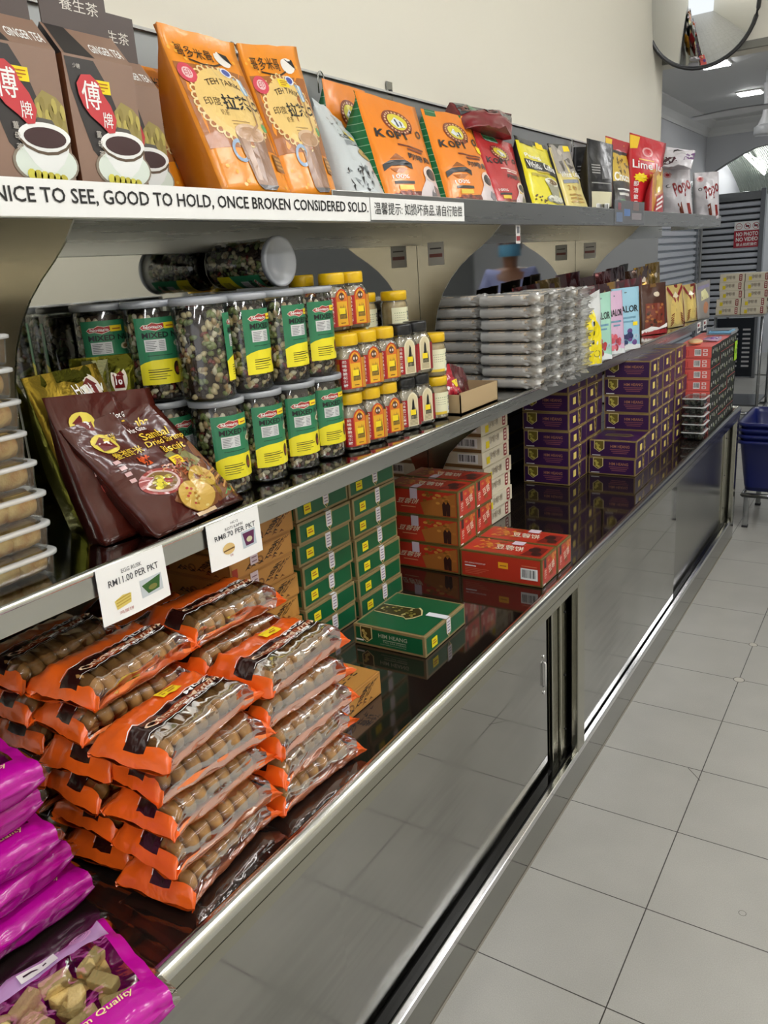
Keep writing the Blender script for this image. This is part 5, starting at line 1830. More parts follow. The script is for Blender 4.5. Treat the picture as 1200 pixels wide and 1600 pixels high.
def pics2(b, s):
    b.disc(s, .34, .36, .11, .12, mat('#d8b878', 'paper'), .0006, 14); b.line(s, [(.24, .33), (.44, .35)], .03, mat('#6a4a20', 'paper'), .0009)
    b.poly(s, [(.6, .22), (.88, .22), (.88, .58), (.6, .58)], mat('#b8c4cc', 'paper'), .0005)
    b.poly(s, [(.62, .54), (.86, .54), (.82, .26), (.66, .26)], mat('#5a2048', 'paper'), .0008); b.disc(s, .74, .38, .06, .06, mat('#c8c4a0', 'paper'), .0011, 12)
    b.text(s, '饼', .34, .18, .4, .23, mat('#b06a60', 'paper'), .0006)


xl = XM + .004
tagcard('price_tag', 'paper tag for egg rusk hanging below the pastry boxes', at(163, 981, x=xl), at(267, 929, x=xl), at(253, 851, x=xl), at(148, 892, x=xl),
        [('EGG RUSK', (.34, .79, .64, .86), 0), ('RM11.00 PER PKT', (.14, .62, .88, .74), .6)], pics1)
tagcard('price_tag', 'paper tag reading RM8.70 hanging beside the tan cartons', at(331, 895, x=xl), at(411, 859, x=xl), at(402, 789, x=xl), at(321, 823, x=xl),
        [('HC12', (.44, .84, .58, .89), 0), ('ROTI KAPAI', (.32, .74, .66, .8), 0), ('RM8.70 PER PKT', (.12, .6, .9, .71), .6)], pics2)
# small cards on the brackets and under the top shelf
for yb_, x0, z0, lab in ((2.09, -.5, 1.478, 'small faded paper card taped to the steel bracket above the wrapped packs'), (3.41, -.5, 1.46, 'small faded paper card taped to the far steel bracket')):
    b = MB(); s = plane((0, 0, 0), (.052, 0, 0), (0, 0, .062)); b.box((0, 0, 0), (.052, .0006, .062), mat('#ece6da', 'paper')); sf = plane((0, -.0002, 0), (.052, 0, 0), (0, 0, .062))
    b.rect(sf, .1, .35, .9, .5, mat('#a86a60', 'paper'), .0004); b.rect(sf, .15, .7, .85, .76, mat('#6a645c', 'paper'), .0004)
    tag(b.build('paper_card', None, Vector((x0, yb_ - .0022, z0))), lab, 'card')
p = at(806, 370, x=XU - .01)
b = MB(); b.box((0, 0, -.05), (.0006, .03, 0), mat('#d4d0cc', 'paper')); s = plane((.0008, 0, -.05), (0, .03, 0), (0, 0, .05))
b.rect(s, .1, .15, .9, .4, mat('#8a2a30', 'paper'), .0003); b.rect(s, .2, .55, .8, .9, mat('#6a6a70', 'paper'), .0003)
tag(b.build('hanging_label', None, Vector((p.x, p.y, 1.5705))), 'tiny printed label hanging under the top shelf lip', 'label')

for y_, lab in ((4.20, 'little white price label on the middle lip near its far end'), (4.34, 'little white price label at the very end of the middle lip')):
    b = MB(); b.box((0, 0, 0), (.001, .07, .05), WHITE); s = plane((.0014, 0, 0), (0, .07, 0), (0, 0, .05)); b.rect(s, .1, .15, .9, .45, mat('#4a4a50', 'paper'), .0003); b.rect(s, .1, .6, .6, .85, mat('#8a2a30', 'paper'), .0003)
    tag(b.build('price_label', None, Vector((XM - .0005, y_, 1.068))), lab, 'price label')
# ------------------------------------------------------------------ cartons on the counter
ZK = ZC + 0.001


def carton(name, label, cat, sx, sy, sz, base, edge, front, right, top, group, ew=.006):
    """a printed carton; origin at its front lower corner (x max, y min)."""
    b = MB()
    b.box((-sx, 0, 0), (0, sy, sz), edge, .0012)
    e = .0005
    sf = plane((-sx, -e, 0), (sx, 0, 0), (0, 0, sz)); sr = plane((e, 0, 0), (0, sy, 0), (0, 0, sz)); st = plane((-sx, 0, sz + e), (sx, 0, 0), (0, sy, 0))
    sl = S(lambda u, v: (-sx - e, sy * (1 - u), sz * v)); sb = S(lambda u, v: (-sx * u, sy + e, sz * v))
    for s, w, h in ((sf, sx, sz), (sr, sy, sz), (st, sx, sy), (sl, sy, sz), (sb, sx, sz)):
        b.rect(s, ew / w, ew / h, 1 - ew / w, 1 - ew / h, base, 0, n=(1, 1))
    for f, s in ((front, sf), (right, sr), (top, st)):
        if f: f(b, s)
    o = b.build(name)
    tag(o, label, cat, group)
    return o, sf, sr, st


def place(p, first, loc, label, rz=0.0):
    if first:
        p.location = loc; p.rotation_euler = (0, 0, rz); p['label'] = label
        return p
    return dup(p, loc, rz=rz, label=label)


r = random.Random(77)
GBASE, GEDGE = mat('#0e5a36', 'card'), mat('#8c7a52', 'card')
SILV, GOLDC = mat('#a9b09a', 'card'), mat('#c2a24a', 'card')


def crest(b, s, u0, u1, v0, v1, fill, dots):
    pts = [(u0, v1), (u1, v1), (u1, v0 + (v1 - v0) * .3), ((u0 + u1) / 2, v0), (u0, v0 + (v1 - v0) * .3)]
    b.poly(s, pts, mat('#d8c890', 'card'), .0004)
    cu, cv = (u0 + u1) / 2, (v0 + v1) / 2
    b.poly(s, [(cu + (a - cu) * .84, cv + (c - cv) * .9) for a, c in pts], fill, .0007)
    rr = random.Random(3)
    for i in range(5):
        b.disc(s, cu + rr.uniform(-.25, .25) * (u1 - u0), cv + rr.uniform(-.3, .3) * (v1 - v0), (u1 - u0) * .14, (v1 - v0) * .1, dots, .001, 9, rings=1)


def gfront(b, s):
    crest(b, s, .1, .27, .18, .97, mat('#463a14', 'card'), mat('#cdb668', 'card'))
    b.text(s, 'HIM HEANG', .36, .55, .76, .74, SILV, .0006, 1)
    b.rect(s, .42, .44, .74, .47, SILV, .0005, n=(1, 1)); b.text(s, 'TAU SAR PNEAH', .42, .32, .74, .4, SILV, .0006); b.rect(s, .38, .24, .74, .255, SILV, .0005, n=(1, 1))
    b.rect(s, .03, .22, .14, .3, WHITE, .0005, n=(1, 1))


def gright(b, s):
    crest(b, s, .5, .62, .1, .98, mat('#1c3a20', 'card'), GOLDC)


def gtop(b, s):
    pts = [(.05, .38), (.05, .62), (.5, .64), (.55, .68), (.62, .62), (.68, .5), (.62, .38), (.55, .32), (.5, .36)]
    b.poly(s, pts, mat('#d8c890', 'card'), .0004); b.poly(s, [(.06 + (u - .06) * .97, .5 + (v - .5) * .88) for u, v in pts], mat('#3a3412', 'card'), .0007)
    rr = random.Random(9)
    for i in range(26):
        u = rr.uniform(.08, .6); b.disc(s, u, .5 + rr.uniform(-.09, .09), .018, .018, mat(rr.choice(('#7a7434', '#a09448', '#4a4a1c', '#c8bc7c')), 'card'), .001, 7, rings=1)


gb, sf, sr, st = carton('pastry_carton', 'x', 'carton', .18, .187, .0485, GBASE, GEDGE, gfront, gright, gtop, 'green pastry cartons on the counter')
b = MB(); b.rect(sr, .14, .25, .27, .68, mat('#e8d81c', 'paper'), .0012, n=(1, 1)); b.rect(sr, .16, .4, .25, .46, YTXT, .0016, n=(1, 1)); b.rect(sr, .16, .52, .23, .57, YTXT, .0016, n=(1, 1)); b.build('price_sticker', gb)
b = MB()
b.rect(sr, .505, .3, .6, 1.0, mat('#e4dfe6', 'paper'), .0014, n=(1, 1)); b.rect(st, .72, .505, 1.008, .6, mat('#e4e6ec', 'paper'), .0014, n=(1, 1))
for k in range(4): b.rect(sr, .52, .4 + .14 * k, .585, .45 + .14 * k, mat('#8a7a90', 'paper'), .0018, n=(1, 1))
b.build('seal_strip', gb)
GL = ['bottom', 'second', 'third', 'fourth', 'fifth', 'sixth', 'seventh', 'top']
place(gb, True, (-.108, 1.298, ZK), 'single green pastry carton lying alone on the counter', .012)
for c, (x, y) in enumerate(((-.348, 1.408), (-.352, 1.214))):
    for k in range(8):
        place(gb, False, (x + r.uniform(-.004, .005), y + r.uniform(-.004, .004), ZK + .0492 * k), 'green pastry carton, %s of the stack %s' % (GL[k], ('next to the red cartons', 'next to the tan cartons')[c]), r.uniform(-.02, .02))

TANB, TANE = mat('#c08a44', 'card'), mat('#b07c3c', 'card')


def tan_right(b, s):
    k = mat('#3a2614', 'card')
    b.rect(s, .02, .12, .1, .5, mat('#a8321c', 'card'), .0005, n=(1, 1))
    b.text(s, '香饼', .62, .42, .88, .88, k, .0006, 1, slant=.4)
    rr = random.Random(12)
    for i in range(12):
        u, v = rr.uniform(.2, .85), rr.uniform(.12, .35)
        b.poly(s, [(u, v), (u + .05, v + .15), (u + .09, v + .02), (u + .04, v + .06)], mat('#7a4a20', 'card') if i % 2 else k, .0005 + .00002 * i)
    b.disc(s, .45, .4, .06, .18, mat('#8a5a28', 'card'), .0005, 12, inner=.6, rings=1)


def tan_top(b, s):
    k = mat('#3a2614', 'card')
    b.text(s, '香饼', .55, .5, .85, .85, k, .0008, 1.5, rot=8)
    for i in range(3): b.line(s, [(.1, .2 + .1 * i), (.4, .3 + .1 * i), (.6, .2 + .12 * i)], .012, mat('#8a5a28', 'card'), .0006)


tb, sf, sr, st = carton('tan_carton', 'x', 'carton', .18, .187, .0475, TANB, TANE, tan_right, tan_right, tan_top, 'tan pastry cartons on the counter', .004)
b = MB(); b.rect(sr, .3, .35, .42, 1.0, mat('#d8c8d0', 'paper'), .0014, n=(1, 1)); b.rect(st, .72, .3, 1.008, .42, mat('#e4e0e6', 'paper'), .0014, n=(1, 1))
for k in range(3): b.rect(sr, .32, .45 + .17 * k, .4, .5 + .17 * k, mat('#8a6a78', 'paper'), .0018, n=(1, 1))
b.build('seal_strip', tb)
place(tb, True, (-.116, .950, ZK), 'single tan pastry carton on the counter behind the orange biscuit packs', 0)
for k in range(8):
    place(tb, False, (-.356 + r.uniform(-.004, .006), 1.012 + r.uniform(-.005, .005), ZK + .0482 * k), 'tan pastry carton, %s of the stack beside the green stacks' % GL[k], r.uniform(-.015, .015))

REDB, REDE = mat('#b93420', 'card'), mat('#6b5a2c', 'card')
DKPRINT = mat('#3a1c18', 'card')  # dark brown print on the red cartons


def red_scene(b, s, asp=3.0):
    rr = random.Random(21)
    b.poly(s, [(.5, .5), (.97, .92), (.97, .1), (.55, .06)], mat('#a8662c', 'card'), .0004)
    for i in range(18):
        u, v = rr.uniform(.55, .94), rr.uniform(.45, .9); b.disc(s, u, v, .03, .05, mat(rr.choice(('#c88a3c', '#8a5a20', '#b87030')), 'card'), .0006 + .00001 * i, 7, rings=1)
    for u in (.8, .85):
        b.poly(s, [(u, .1), (u + .045, .1), (u + .05, .5), (u + .02, .62), (u - .005, .5)], DKPRINT, .001)
    b.rect(s, .1, .45, .17, .9, DKPRINT, .0008, n=(1, 1)); b.text(s, '老', .11, .68, .16, .85, mat('#d8b090', 'card'), .0011); b.text(s, '字号', .115, .2, .165, .42, mat('#e8d0b0', 'card'), .0011)
    b.text(s, '豆蓉饼', .2, .42, .48, .62, mat('#f0e0c0', 'card'), .0011, .2, slant=.2)
    b.rect(s, .24, .3, .44, .33, mat('#d89a70', 'card'), .0008, n=(1, 1))


def red_back(b, s):
    b.text(s, 'HIM HEANG FOODSTUFF', .06, .52, .32, .57, WHITE, .0006); b.rect(s, .06, .42, .2, .46, WHITE, .0006, n=(1, 1))
    for k in range(4): b.rect(s, .06, .34 - .06 * k, .36 - .04 * k, .355 - .06 * k, mat('#d87858', 'card'), .0006, n=(1, 1))
    b.rect(s, .48, .5, .6, .72, mat('#f0a818', 'paper'), .0012, n=(1, 1)); b.rect(s, .5, .58, .58, .62, YTXT, .0015, n=(1, 1))
    barcode(b, s, .75, .22, .95, .62, .0008, seed=5); b.rect(s, .76, .68, .94, .71, mat('#d87858', 'card'), .0006, n=(1, 1))


def red_end(b, s):
    b.rect(s, .12, .62, .26, .95, DKPRINT, .0006, n=(1, 1)); b.text(s, '老字', .13, .25, .25, .58, mat('#f0e0d0', 'card'), .0009)
    b.text(s, '豆蓉', .4, .38, .82, .66, mat('#f0e0c8', 'card'), .0009, .2, rot=14)
    rr = random.Random(5)
    for i in range(10):
        b.disc(s, rr.uniform(.4, .9), rr.uniform(.7, .92), .07, .05, mat(rr.choice(('#c8742c', '#a85a20', '#d88a3c')), 'card'), .0005 + .00002 * i, 7, rings=1)
    b.poly(s, [(.5, .2), (.7, .22), (.66, .4), (.52, .36)], mat('#8a4a24', 'card'), .0007); b.rect(s, .06, .05, .2, .1, WHITE, .0006, n=(1, 1))


def red_top(b, s):
    rr = random.Random(8)
    for i in range(24):
        u, v = rr.uniform(.05, .4), rr.uniform(.2, .85); b.poly(s, [(u, v), (u + .07, v + .05), (u + .03, v + .16)], mat(rr.choice(('#d8942c', '#c87a24', '#8a4a1c')), 'card'), .0005 + .00001 * i)
    b.text(s, '豆蓉饼', .36, .32, .7, .66, mat('#f0e8d0', 'card'), .0009, .6, slant=-.15)
    b.poly(s, [(.72, .1), (.95, .15), (.95, .75), (.78, .8)], mat('#7a2018', 'card'), .0006)
    b.disc(s, .82, .55, .07, .16, DKPRINT, .0009, 12); b.disc(s, .88, .3, .06, .13, DKPRINT, .0009, 12)
    b.rect(s, .5, .8, .66, .83, mat('#e8c8a0', 'card'), .0006, n=(1, 1))


ra, sf, sr, st = carton('red_carton', 'x', 'carton', .2265, .1, .0755, REDB, REDE, red_scene, red_end, red_top, 'red pastry cartons on the counter', .005)
b = MB(); b.rect(sf, .37, .62, .47, 1.0, mat('#d8c4d0', 'paper'), .0014, n=(1, 1)); b.rect(st, .37, -.005, .47, .3, mat('#d8c4d0', 'paper'), .0014, n=(1, 1)); b.build('seal_strip', ra)
rb, sf, sr, st = carton('red_carton', 'x', 'carton', .2265, .1, .0755, REDB, REDE, red_back, red_end, red_top, 'red pastry cartons on the counter', .005)
b = MB(); b.rect(st, .5, .75, .64, 1.005, mat('#d8c4d0', 'paper'), .0014, n=(1, 1)); b.build('seal_strip', rb)
place(rb, True, (-.028, 1.745, ZK), 'red pastry carton with barcode and yellow sticker facing the aisle corner', .005)
place(rb, False, (-.027, 1.848, ZK), 'red pastry carton lying directly behind the one with barcode', 0)
fst = True
for c, y in enumerate((1.747, 1.850)):
    for k in range(3):
        place(ra, fst, (-.257 + r.uniform(-.004, .002), y, ZK + .0762 * k), 'red pastry carton, %s of the %s red stack' % (('bottom', 'middle', 'top')[k], ('front', 'rear')[c]), r.uniform(-.012, .012)); fst = False

BGB, BGE = mat('#dcd3bd', 'card'), mat('#d6ccb4', 'card')


def bg_front(b, s):
    b.rect(s, 0, 0, 1, .22, mat('#7c5a34', 'card'), .0005, n=(1, 1)); barcode(b, s, .52, .3, .92, .9, .0006, seed=7); b.rect(s, .1, .4, .3, .5, mat('#b8ae98', 'card'), .0005, n=(1, 1))


def bg_right(b, s):
    for k in range(3): b.rect(s, .25 + .14 * k, .35, .34 + .14 * k, .8, mat('#b8ae9c', 'card'), .0005, n=(1, 1))
    b.text(s, '香饼', .3, .45, .62, .75, mat('#7a6a50', 'card'), .0007)
    b.poly(s, [(.78, .15), (.85, .1), (.9, .15), (.9, .9), (.85, .95), (.78, .9)], mat('#8a1c1c', 'card'), .0006)
    for k in range(3): b.rect(s, .81, .25 + .22 * k, .87, .38 + .22 * k, mat('#e8d8c8', 'card'), .0009, n=(1, 1))
    b.rect(s, .14, .15, .26, .6, mat('#e8d020', 'paper'), .001, n=(1, 1))


bg, *_ = carton('cream_carton', 'x', 'carton', .17, .195, .0475, BGB, BGE, bg_front, bg_right, None, 'cream pastry cartons behind the red stack', .002)
for k in range(8):
    place(bg, k == 0, (-.357 + r.uniform(-.003, .004), 2.104, ZK + .0484 * k), 'cream pastry carton, %s of the stack behind the red cartons' % GL[k], r.uniform(-.01, .01))

PUB, PUE = mat('#341046', 'card'), mat('#8a7448', 'card')


def pu_front(b, s):
    crest(b, s, .1, .32, .3, .97, mat('#6b5c1c', 'card'), mat('#c8bc58', 'card'))
    m = mat('#b07a5c', 'card')
    b.text(s, 'HIM HEANG', .45, .58, .85, .74, m, .0006, 1)
    for k in range(3): b.rect(s, .44 + .03 * k, .46 - .1 * k, .86 - .03 * k, .5 - .1 * k, mat('#8a5058', 'card'), .0005, n=(1, 1))
    b.rect(s, .06, .1, .24, .14, WHITE, .0005, n=(1, 1))


def pu_right(b, s):
    crest(b, s, .5, .66, .1, .97, mat('#3a2410', 'card'), GOLDC)


def pu_top(b, s):
    b.poly(s, [(.2, .4), (.7, .36), (.8, .5), (.7, .64), (.2, .6)], mat('#8a7a48', 'card'), .0005); b.poly(s, [(.22, .43), (.68, .4), (.76, .5), (.68, .6), (.22, .57)], mat('#4a3c2c', 'card'), .0008)


pu, sf, sr, st = carton('purple_carton', 'x', 'carton', .174, .178, .0655, PUB, PUE, pu_front, pu_right, pu_top, 'purple pastry cartons on the counter', .005)
b = MB(); b.rect(sr, .2, .35, .36, .72, mat('#e0cc70', 'paper'), .0012, n=(1, 1)); b.build('price_sticker', pu)
fst = True
PN = ['bottom', 'second', 'third', 'fourth', 'fifth', 'top']
for (x, y, n_, nm) in ((-.289, 2.656, 6, 'stack standing closest to the cream cartons'), (-.291, 2.838, 6, 'stack at the wall behind the first purple stack'), (-.109, 2.845, 2, 'short two-high purple pile at the edge rail'),
                       (-.112, 3.028, 6, 'tall stack directly behind the short purple pile'), (-.113, 3.211, 6, 'tall stack second behind the short purple pile'), (-.113, 3.424, 6, 'tall purple stack beside the salmon cartons')):
    for k in range(n_):
        place(pu, fst, (x + r.uniform(-.003, .003), y + r.uniform(-.002, .002), ZK + .0659 * k), 'purple pastry carton, %s of the %s' % (PN[k], nm), r.uniform(-.008, .008)); fst = False

SAB, SDK = mat('#e06058', 'card'), mat('#121813', 'matt')


def sa_front(b, s):
    barcode(b, s, .55, .2, .73, .8, .0006, n=6, seed=2)
    for v in (.2, .55):
        b.rect(s, .78, v, .9, v + .26, mat('#f0dcd8', 'card'), .0005, n=(1, 1)); b.rect(s, .81, v + .07, .87, v + .19, mat('#d8605a', 'card'), .0008, n=(1, 1))
    for k in range(6): b.rect(s, .08 + .06 * k, .18, .1 + .06 * k, .8 - .05 * (k % 3), mat('#c8423c', 'card'), .0005, n=(1, 1))


def sa_right(b, s):
    b.rect(s, 0, 0, 1, 1, SDK, .0004, n=(1, 1))
    for u in (.1, .48, .78):
        b.rect(s, u, .34, u + .075, .7, mat('#a9ad9f', 'card'), .0008, n=(1, 1))
    b.rect(s, .3, .5, .34, .75, WHITE, .0008, n=(1, 1)); b.rect(s, .62, .2, .66, .5, mat('#8a9a3a', 'card'), .0008, n=(1, 1))


sa, *_ = carton('salmon_carton', 'x', 'carton', .152, .2, .0465, SAB, mat('#c84a44', 'card'), sa_front, sa_right, None, 'salmon and dark cartons at the counter end', .001)
fst = True
for c in range(3):
    for k in range(8):
        place(sa, fst, (-.018 - .003 * c + r.uniform(-.002, .002), 3.625 + .207 * c, ZK + .0472 * k), 'salmon fronted carton with dark sides, %s of the %s stack from the purple cartons' % (GL[k], NTH[c]), 0); fst = False
b = MB(); b.box((-.001, -.028, -.045), (.001, .028, .045), mat('#9ccc1c', 'paper')); s = plane((.0012, -.028, -.045), (0, .056, 0), (0, 0, .09)); b.rect(s, .3, .35, .65, .6, mat('#3a5a14', 'paper'), .0003)
tag(b.build('lime_tag', None, Vector((-.018, 4.20, .985))), 'bright lime green tag stuck on the dark carton sides', 'tag')
# clear tubs of dark sweets in front of the salmon stack
t = thing('clear_tub', 'x', 'tub', (0, 0, 0), 'clear tubs of dark sweets')
b = MB(); rings(b, [rr_ring(.038, .052, .01, .0005), rr_ring(.042, .056, .012, .003), rr_ring(.044, .058, .012, .030)], CLEARRIGID, capb=True); rings(b, [rr_ring(.044, .058, .012, .030), rr_ring(.047, .061, .012, .031), rr_ring(.047, .061, .012, .034), rr_ring(.04, .054, .01, .0355)], RIMW); b.face(rr_ring(.04, .054, .01, .0355), CLEARRIGID); b.build('tub_shell', t)
b = MB(); rr = random.Random(4)
for i in range(40):
    b.blob((rr.uniform(-.034, .034), rr.uniform(-.048, .048), rr.uniform(.006, .02)), (.009, .009, .007), mat(rr.choice(('#20241f', '#2e332c', '#3a4038', '#151714')), 'plastic'), None, 8, 5)
o = b.build('dark_sweets', t); o['kind'] = 'stuff'
for k in range(5):
    place(t, k == 0, (-.054 + .002 * (k % 2), 3.545, ZK + .036 * k), 'clear tub of dark sweets, %s of the little stack' % PN[k])
# odds and ends on top of the salmon stacks
zt = ZK + .0472 * 8 + .001
b = MB(); b.blob((0, 0, .012), (.03, .045, .012), mat('#d8b884', 'soft'), None, 14, 8); tag(b.build('pastry_packet', None, Vector((-.10, 3.70, zt))), 'small oval tan packet on top of the salmon cartons', 'packet')
bag('purple_packet', 'little purple packet lying on the salmon cartons', 'bag', (-.09, 3.80, zt + .012), (-.09, 3.90, zt + .012), (-.03, 3.9, zt + .012), (-.03, 3.8, zt + .012), .008, mat('#7a4a94', 'crisp'), mat('#c8b8d0', 'crisp'), None, seed=161, bulge=.006)
b = MB(); b.box((-.11, 0, 0), (0, .16, .004), mat('#84868a', 'plastic')); b.box((-.11, 0, .004), (-.107, .16, .03), mat('#84868a', 'plastic')); b.box((-.003, 0, .004), (0, .16, .012), mat('#84868a', 'plastic')); b.box((-.11, .157, .004), (0, .16, .02), mat('#84868a', 'plastic'))
tag(b.build('grey_tray', None, Vector((-.022, 4.08, zt))), 'flat grey plastic tray on the last salmon carton stack', 'tray')
b = MB(); b.box((-.1, 0, .0), (0, .12, .012), mat('#7ab4d8', 'plastic'), .003); b.box((-.09, .01, .0121), (-.01, .11, .015), mat('#4a5058', 'plastic'))
tag(b.build('blue_tray', None, Vector((-.028, 4.10, zt + .0045))), 'small pale blue dish lying in the grey tray', 'dish')

# ------------------------------------------------------------------ film-wrapped biscuit packs
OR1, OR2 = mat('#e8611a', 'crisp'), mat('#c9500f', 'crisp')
DKB = mat('#2a0f0c', 'crisp')


def _bis(nt, b):
    tc = N(nt, 'ShaderNodeTexCoord'); n = N(nt, 'ShaderNodeTexNoise', i_Scale=35.0, i_Detail=4.0)
    nt.links.new(tc.outputs['Object'], n.inputs['Vector'])
    r_ = N(nt, 'ShaderNodeValToRGB'); r_.color_ramp.elements[0].position = .35; r_.color_ramp.elements[0].color = lin('#70471f'); r_.color_ramp.elements[1].position = .7; r_.color_ramp.elements[1].color = lin('#b5884c')
    nt.links.new(n.outputs['Fac'], r_.inputs[0]); nt.links.new(r_.outputs[0], b.inputs['Base Color']); b.inputs['Roughness'].default_value = .55
BISM = nodemat('brown_biscuit', _bis)
HL, HW, HH = .102, .056, .0495


def pack_fn(seed, hl=HL, hw=HW, hh=HH, endv=.14, flare=1.2, zc=.3, amp=.0034, lump=None, ex=5):
    so = Vector((seed * 3.1, seed * 1.7, seed * .9))

    def f(u, v, grow=0.0):
        """u round the section (0 = +x side, .25 = top), v along the length."""
        a = 2 * pi * u
        ca, sa = cos(a), sin(a)
        sc = (abs(ca) ** ex + abs(sa) ** ex) ** (-1.0 / ex)
        y = -hl + 2 * hl * v
        d = min(v, 1 - v) / endv
        if d < 1:
            t_ = max(0, d)
            k = t_ ** .55
            wz = hh / 2 * k + .0018
            wx = hw * (flare - (flare - 1) * k)
            cz = hh * zc * (1 - k) + hh / 2 * k
        else:
            k = 1
            wz, wx, cz = hh / 2, hw, hh / 2
        if lump and d >= 1 and 0 < a < pi:
            wz *= 1 - .06 * (0.5 + .5 * cos((v - endv) / (1 - 2 * endv) * 2 * pi * lump))
        n1 = noise.noise(so + Vector((ca * 2.5, sa * 2.5, y * 28)))
        n2 = noise.noise(so + Vector((ca * 6, sa * 6, y * 70)))
        n1 = (n1 + .5 * n2) * amp * (1 if k == 1 else 2.2)
        yy = y + (noise.noise(so + Vector((a, 5, v * 2))) * .006 if d < .3 else 0)
        return (wx * sc * ca + n1 * ca, yy, max(0.0006, cz + wz * sc * sa + n1 * (sa if k == 1 else 1)))
    return f


def biscuit_pack(seed):
    t = thing('biscuit_pack', 'x', 'biscuit pack', (0, 0, 0), 'orange wrapped biscuit packs')
    f = pack_fn(seed, lump=8)
    NU, NV = 48, 30
    wm, cm = MB(), MB()

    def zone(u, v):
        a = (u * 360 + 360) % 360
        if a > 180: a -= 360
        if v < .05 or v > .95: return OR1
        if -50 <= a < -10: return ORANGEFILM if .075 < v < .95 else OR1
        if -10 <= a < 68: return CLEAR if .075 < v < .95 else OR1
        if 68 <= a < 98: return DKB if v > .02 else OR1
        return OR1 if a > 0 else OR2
    i0 = 0
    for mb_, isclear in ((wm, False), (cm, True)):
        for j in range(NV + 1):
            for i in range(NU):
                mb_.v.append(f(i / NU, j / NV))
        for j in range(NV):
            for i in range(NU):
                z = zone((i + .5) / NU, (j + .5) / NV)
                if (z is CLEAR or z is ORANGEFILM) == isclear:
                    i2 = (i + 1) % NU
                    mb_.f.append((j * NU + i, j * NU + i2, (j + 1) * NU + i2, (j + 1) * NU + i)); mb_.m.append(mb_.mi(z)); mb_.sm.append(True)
    # printing on the band: the strip runs along y, read from the aisle
    s = S(lambda u, v: f(.187 + .088 * v, u))
    k = WHITE
    wm.line(s, [(.06 + .88 * i / 24, .95 + .03 * sin(i * 1.3)) for i in range(25)], .012, k, .0012, 3)
    bb = mat('#8a3a18', 'crisp')
    wm.line(s, [(.1 + .8 * i / 24, .03 + .03 * sin(i * 1.1)) for i in range(25)], .01, k, .0012, 3)
    wm.poly(s, [(.2, .3), (.3, .5), (.5, .62), (.7, .66), (.86, .6), (.88, .4), (.7, .12), (.45, .08), (.25, .14)], bb, .0012, .1)
    wm.text(s, 'Chinese', .16, .22, .52, .56, mat('#e8c8a8', 'crisp'), .0018, 1.2, rot=6)
    wm.text(s, 'Muffin', .56, .24, .88, .58, mat('#e8c8a8', 'crisp'), .0018, 1.2, rot=-4)
    wm.text(s, '合桃酥', .46, .06, .8, .24, WHITE, .0018, 1)
    wm.text(s, 'MUZ', .6, .7, .84, .9, WHITE, .0018, 1)
    o = MB(); o.__dict__.update(wm.__dict__)
    wm.build('wrapper', t)
    cm.build('clear_window', t)
    # biscuits standing in a row inside
    bm_ = MB()
    R = .0225
    pr = [(0.0, -.0105), (R * .5, -.0115), (R * .86, -.0085), (R, -.002), (R, .002), (R * .86, .0085), (R * .5, .0115), (0, .0105)]
    bm_.lathe(pr, BISM, n=22)
    so = Vector((seed, 2, 2))
    for i in range(len(bm_.v)):
        x, y, z = bm_.v[i]
        q = 1 + .05 * noise.noise(so + Vector((x, y, z)) * 60)
        bm_.v[i] = (x * q * 1.9, z, y * q)
    rr = random.Random(seed)
    b0 = bm_.build('biscuit', t)
    n = 7
    for i in range(n):
        c = b0 if i == 0 else b0.copy()
        if i: SC.collection.objects.link(c); c.parent = t
        c.location = (.006 + rr.uniform(-.002, .002), -.070 + .0232 * i, .0245 + rr.uniform(-.001, .001))
        c.rotation_euler = (rr.uniform(.05, .28), rr.uniform(-.2, .2), rr.uniform(-.05, .05))
    return t


packs = [biscuit_pack(q_) for q_ in (3, 11, 19, 27)]
s3 = {}


def put_pack(i, x, y, z, rz, label, tilt=(0, 0)):
    p = packs[i % 4]
    rot = (tilt[0], tilt[1], rz)
    if p.name not in s3:
        s3[p.name] = 1
        p.location = (x, y, z); p.rotation_euler = rot; p['label'] = label
        return p
    return dup(p, (x, y, z), label=label, rot=rot)


LN = ['bottom', 'second', 'third', 'fourth', 'fifth', 'sixth', 'seventh']
tops = []
n = 0
STK = [(-.104, .642, 5, 'stack standing at the rail', (.10, -.04, .02, -.1, .10)), (-.098, .845, 5, 'stack between the rail stack and tan carton', (-.06, .06, .0, -.05, .02)),
       (-.232, .640, 6, 'stack behind the rail stack', (.12, 0, -.08, .1, -.1, .05)), (-.232, .850, 6, 'stack beside the tan carton stack', (.0, .05, -.06, .05, 0, -.04)),
       (-.366, .635, 6, 'mirror side stack behind the pink packs', (.1, -.12, .04, .1, 0, .08)), (-.374, .845, 5, 'hidden mirror side stack', (0, 0, .05, 0, 0, 0))]
for (x, y, cnt, nm, rzs) in STK:
    for k in range(cnt):
        o = put_pack(n, x + r.uniform(-.006, .006), y + r.uniform(-.008, .008), ZK + .0502 * k, rzs[k] * 1.15, 'orange wrapped biscuit pack, %s of the %s' % (('top' if k == cnt - 1 else LN[k]), nm), (r.uniform(-.01, .01), 0))
        if k == cnt - 1: tops.append(o)
        n += 1
f = pack_fn(3, lump=8)
for o, sd_ in ((tops[0], (3, 11, 19, 27)[4 % 4]), (tops[1], (3, 11, 19, 27)[9 % 4])):
    b = MB(); s = S(lambda u, v, g_=pack_fn(sd_, lump=8): g_(.292 + .06 * v, u)); b.rect(s, .48, .1, .66, .85, YSTICK, .003, n=(3, 2)); b.rect(s, .5, .3, .62, .4, YTXT, .0036, n=(2, 1)); b.rect(s, .5, .55, .64, .62, YTXT, .0036, n=(2, 1))
    b.build('price_sticker', o)

